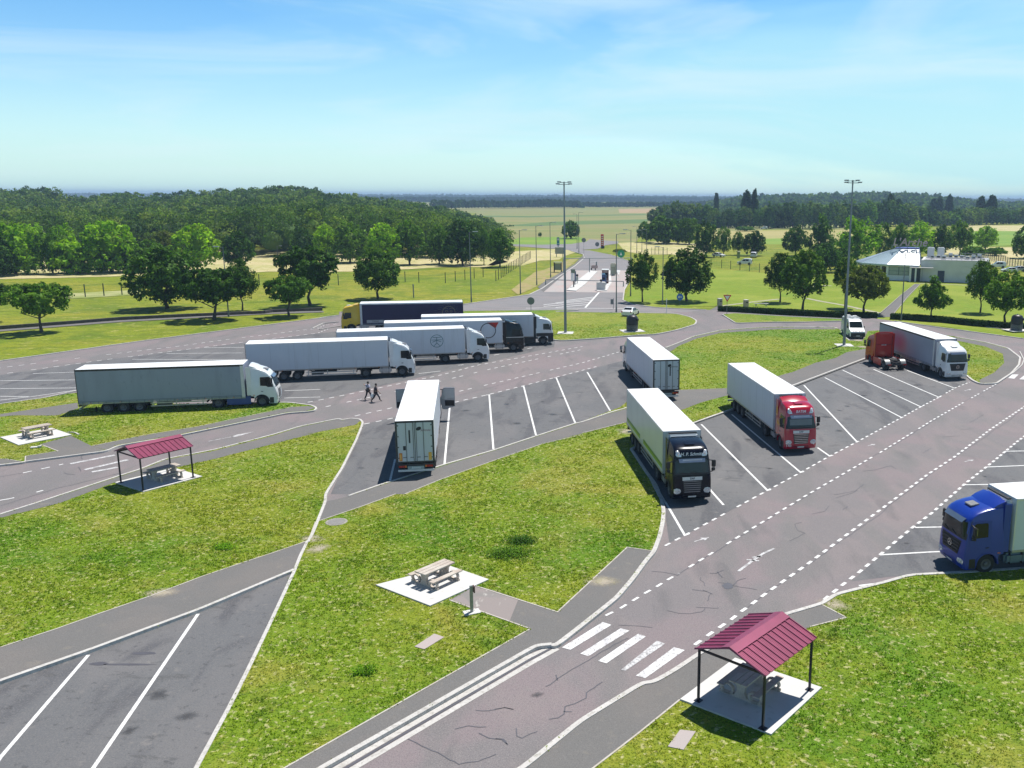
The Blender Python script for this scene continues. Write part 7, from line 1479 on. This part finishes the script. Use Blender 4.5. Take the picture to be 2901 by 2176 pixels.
shrub_patch(1440, 1570, 1.1, 2600, 'dark leafy weed clump on the lawn above the sunny picnic slab', .3); shrub_patch(1476, 1535, .8, 1500, 'paler weed clump just behind the dark one on the front lawn', .3); shrub_patch(1033, 1905, .45, 700, 'small dark weed tuft in the lower part of the front lawn', .25); shrub_patch(635, 1552, .6, 700, 'dark weed patch near the kerb of the left lawn', .2)
# ================================================================== PEOPLE
def person(x, y, rz, joints, top, bottom, label, bag=None, skin=(.35, .2, .13)):
    root = E('person', (x, y, 0), rz, label, 'person'); J = joints; names = list(J); idx = {n: i for i, n in enumerate(names)}
    edges = [('pel', 'spine'), ('spine', 'chest'), ('chest', 'neck'), ('neck', 'head'), ('head', 'crown')]
    for s in 'LR': edges += [('chest', 'sh' + s), ('sh' + s, 'el' + s), ('el' + s, 'wr' + s), ('wr' + s, 'pa' + s), ('pel', 'hip' + s), ('hip' + s, 'kn' + s), ('kn' + s, 'an' + s), ('an' + s, 'toe' + s)]
    rad = dict(pel=.13, spine=.125, chest=.14, neck=.055, head=.088, crown=.07, shL=.065, shR=.065, elL=.042, elR=.042, wrL=.028, wrR=.028, paL=.034, paR=.034, hipL=.09, hipR=.09, knL=.058, knR=.058, anL=.04, anR=.04, toeL=.036, toeR=.036)
    def skinmesh(name, verts, es, radii, mat, par, rt=0):
        me = bpy.data.meshes.new(name); me.from_pydata(verts, es, []); o = bpy.data.objects.new(name, me); C.objects.link(o); md = o.modifiers.new('skin', 'SKIN'); md.use_smooth_shade = True
        for i, r in enumerate(radii): me.skin_vertices[0].data[i].radius = (r, r)
        me.skin_vertices[0].data[rt].use_root = True; sb = o.modifiers.new('sub', 'SUBSURF'); sb.levels = 1; sb.render_levels = 2; me.materials.append(mat); o.parent = par; return o
    sk = M('skin_tone', skin, .6, 0, .05, 5)
    vs = [J[n] for n in names]; es = [(idx[a], idx[b]) for a, b in edges]; ra = [rad[n] for n in names]
    for s in 'LR':      # five fingers rooted in each palm
        w_, p = Vector(J['wr' + s]), Vector(J['pa' + s]); d = (p - w_).normalized(); t = d.cross(Vector((0, 1, 0))).normalized() if abs(d.y) < .9 else Vector((1, 0, 0)); q_ = d.cross(t)
        for k, ln in enumerate((.07, .08, .075, .06)):
            a = p + q_ * (k - 1.5) * .018; m = a + d * ln * .5; e = m + d * ln * .4 + t * .02; i0 = len(vs); vs += [tuple(a + d * .01), tuple(m), tuple(e)]; ra += [.010, .009, .008]; es += [(idx['pa' + s], i0), (i0, i0 + 1), (i0 + 1, i0 + 2)]
        a = w_.lerp(p, .5) + q_ * -.04; i0 = len(vs); vs += [tuple(a), tuple(a + d * .045 - q_ * .015)]; ra += [.012, .010]; es += [(idx['pa' + s], i0), (i0, i0 + 1)]
    skinmesh('body', vs, es, ra, sk, root)
    def part(name, ns, eds, k, mat): return skinmesh(name, [J[n] for n in ns], [(ns.index(a), ns.index(b)) for a, b in eds], [rad[n] * k + .012 for n in ns], mat, root)
    mid = lambda a, b, t: tuple(Vector(J[a]).lerp(Vector(J[b]), t))
    for s in 'LR': J['sl' + s] = mid('sh' + s, 'el' + s, .8); rad['sl' + s] = .05; J['cu' + s] = mid('kn' + s, 'an' + s, .92); rad['cu' + s] = .045
    ns = ['pel', 'spine', 'chest', 'shL', 'shR', 'slL', 'slR']; part('shirt', ns, [('pel', 'spine'), ('spine', 'chest'), ('chest', 'shL'), ('chest', 'shR'), ('shL', 'slL'), ('shR', 'slR')], 1.12, top)
    ns = ['pel', 'hipL', 'hipR', 'knL', 'knR', 'cuL', 'cuR']; part('trousers', ns, [('pel', 'hipL'), ('pel', 'hipR'), ('hipL', 'knL'), ('hipR', 'knR'), ('knL', 'cuL'), ('knR', 'cuR')], 1.1, bottom)
    for s in 'LR': skinmesh('shoe', [J['an' + s], J['toe' + s]], [(0, 1)], [.05, .045], black_pl, root)
    hd = Vector(J['head']); cr = Vector(J['crown']); hm = MB(); n = 12
    hm.lathe([(0, .125), (.06, .115), (.095, .07), (.104, .02), (.098, -.03)], (hd.x, hd.y - .012, hd.z + .03), 14); hm.build('hair', M('dark_hair', (.02, .015, .012), .7), root)
    f = MB()
    for sx in (-.032, .032): f.box((hd.x + sx, hd.y + .085, hd.z + .02), (.018, .012, .010))
    f.box((hd.x, hd.y + .083, hd.z - .05), (.04, .012, .008)); f.build('face_detail', black_pl, root); MB().box((hd.x, hd.y + .098, hd.z - .008), (.018, .03, .035)).build('nose', sk, root, bevel=.006)
    for sx in (-1, 1): MB().box((hd.x + sx * .088, hd.y, hd.z), (.012, .03, .05)).build('ear', sk, root, bevel=.005)
    return root
def walker(stride=.34, side=1, armout=False):
    J = dict(pel=(0, 0, .95), spine=(0, .01, 1.12), chest=(0, .02, 1.34), neck=(0, .03, 1.50), head=(0, .05, 1.63), crown=(0, .04, 1.70))
    for s, sx in (('L', -1), ('R', 1)):
        f = sx * side; J['sh' + s] = (sx * .19, .02, 1.42); J['hip' + s] = (sx * .10, 0, .90); J['kn' + s] = (sx * .11, f * stride * .55 + .05, .50); J['an' + s] = (sx * .11, f * stride * 1.0 - (.02 if f > 0 else .10), .10 if f > 0 else .14); J['toe' + s] = (sx * .12, J['an' + s][1] + .17, .05)
        J['el' + s] = (sx * .26, -f * .14, 1.14); J['wr' + s] = (sx * .27, -f * .24 + .08, .92); J['pa' + s] = (sx * .27, -f * .26 + .11, .84)
    if armout: J['elL'] = (-.44, .10, 1.33); J['wrL'] = (-.66, .24, 1.40); J['paL'] = (-.73, .28, 1.41)
    return J
shirt_l = M('lilac_shirt', (.52, .50, .60), .8, 0, .06, 8); shirt_d = M('dark_top', (.04, .04, .05), .8, 0, .1, 8); tr_d = M('dark_trousers', (.02, .02, .03), .8, 0, .1, 8)
x, y = gp(1044, 1133); person(x, y, math.radians(-25), walker(.30, 1, True), shirt_l, tr_d, 'walking person in a pale shirt and dark trousers, one arm held out'); st1 = MB().bar((x - .12, y - .16, 1.0), (x + .14, y + .15, 1.44), .07, .04); 
sb = E('shoulder_bag', (x + .0, y - .02, 0), math.radians(-25), 'dark bag slung across the back of the person in the pale shirt', 'bag'); MB().box((.16, -.17, 1.08), (.28, .12, .24)).build('bag_body', black_pl, sb, bevel=.03); MB().bar((.17, -.14, 1.18), (-.16, -.13, 1.47), .05, .015).build('strap', black_pl, sb)
x, y = gp(1066, 1139); person(x, y, math.radians(-70), walker(.40, -1), shirt_d, tr_d, 'walking person in dark clothes carrying a white bag, in mid-stride')
wb = E('carrier_bag', (x - .32, y - .05, 0), .3, 'white plastic bag in the hand of the darkly dressed walker', 'bag'); MB().lathe([(0, .42), (.13, .44), (.17, .55), (.15, .72), (.06, .86), (.02, .92), (0, .92)], n=12).build('bag_body', signwhite, wb); MB().bar((0, 0, .9), (.02, 0, 1.0), .03).build('handle', signwhite, wb)
# ================================================================== HAZE
hb = MB().b2(-9300, 9300, -9300, 9300, -1.2, 38); ho = hb.build('haze', None, smooth=0); ho['kind'] = 'stuff'; ho['label'] = 'thin pale summer haze over the whole plain'; ho['category'] = 'haze'
hm_ = bpy.data.materials.new('haze_air'); hm_.use_nodes = True; hm_.node_tree.nodes.clear(); vo = hm_.node_tree.nodes.new('ShaderNodeVolumePrincipled'); ou = hm_.node_tree.nodes.new('ShaderNodeOutputMaterial'); hm_.node_tree.links.new(vo.outputs[0], ou.inputs['Volume'])
vo.inputs['Color'].default_value = (.52, .72, 1., 1); vo.inputs['Density'].default_value = .00021; vo.inputs['Anisotropy'].default_value = .0; ho.data.materials.append(hm_)
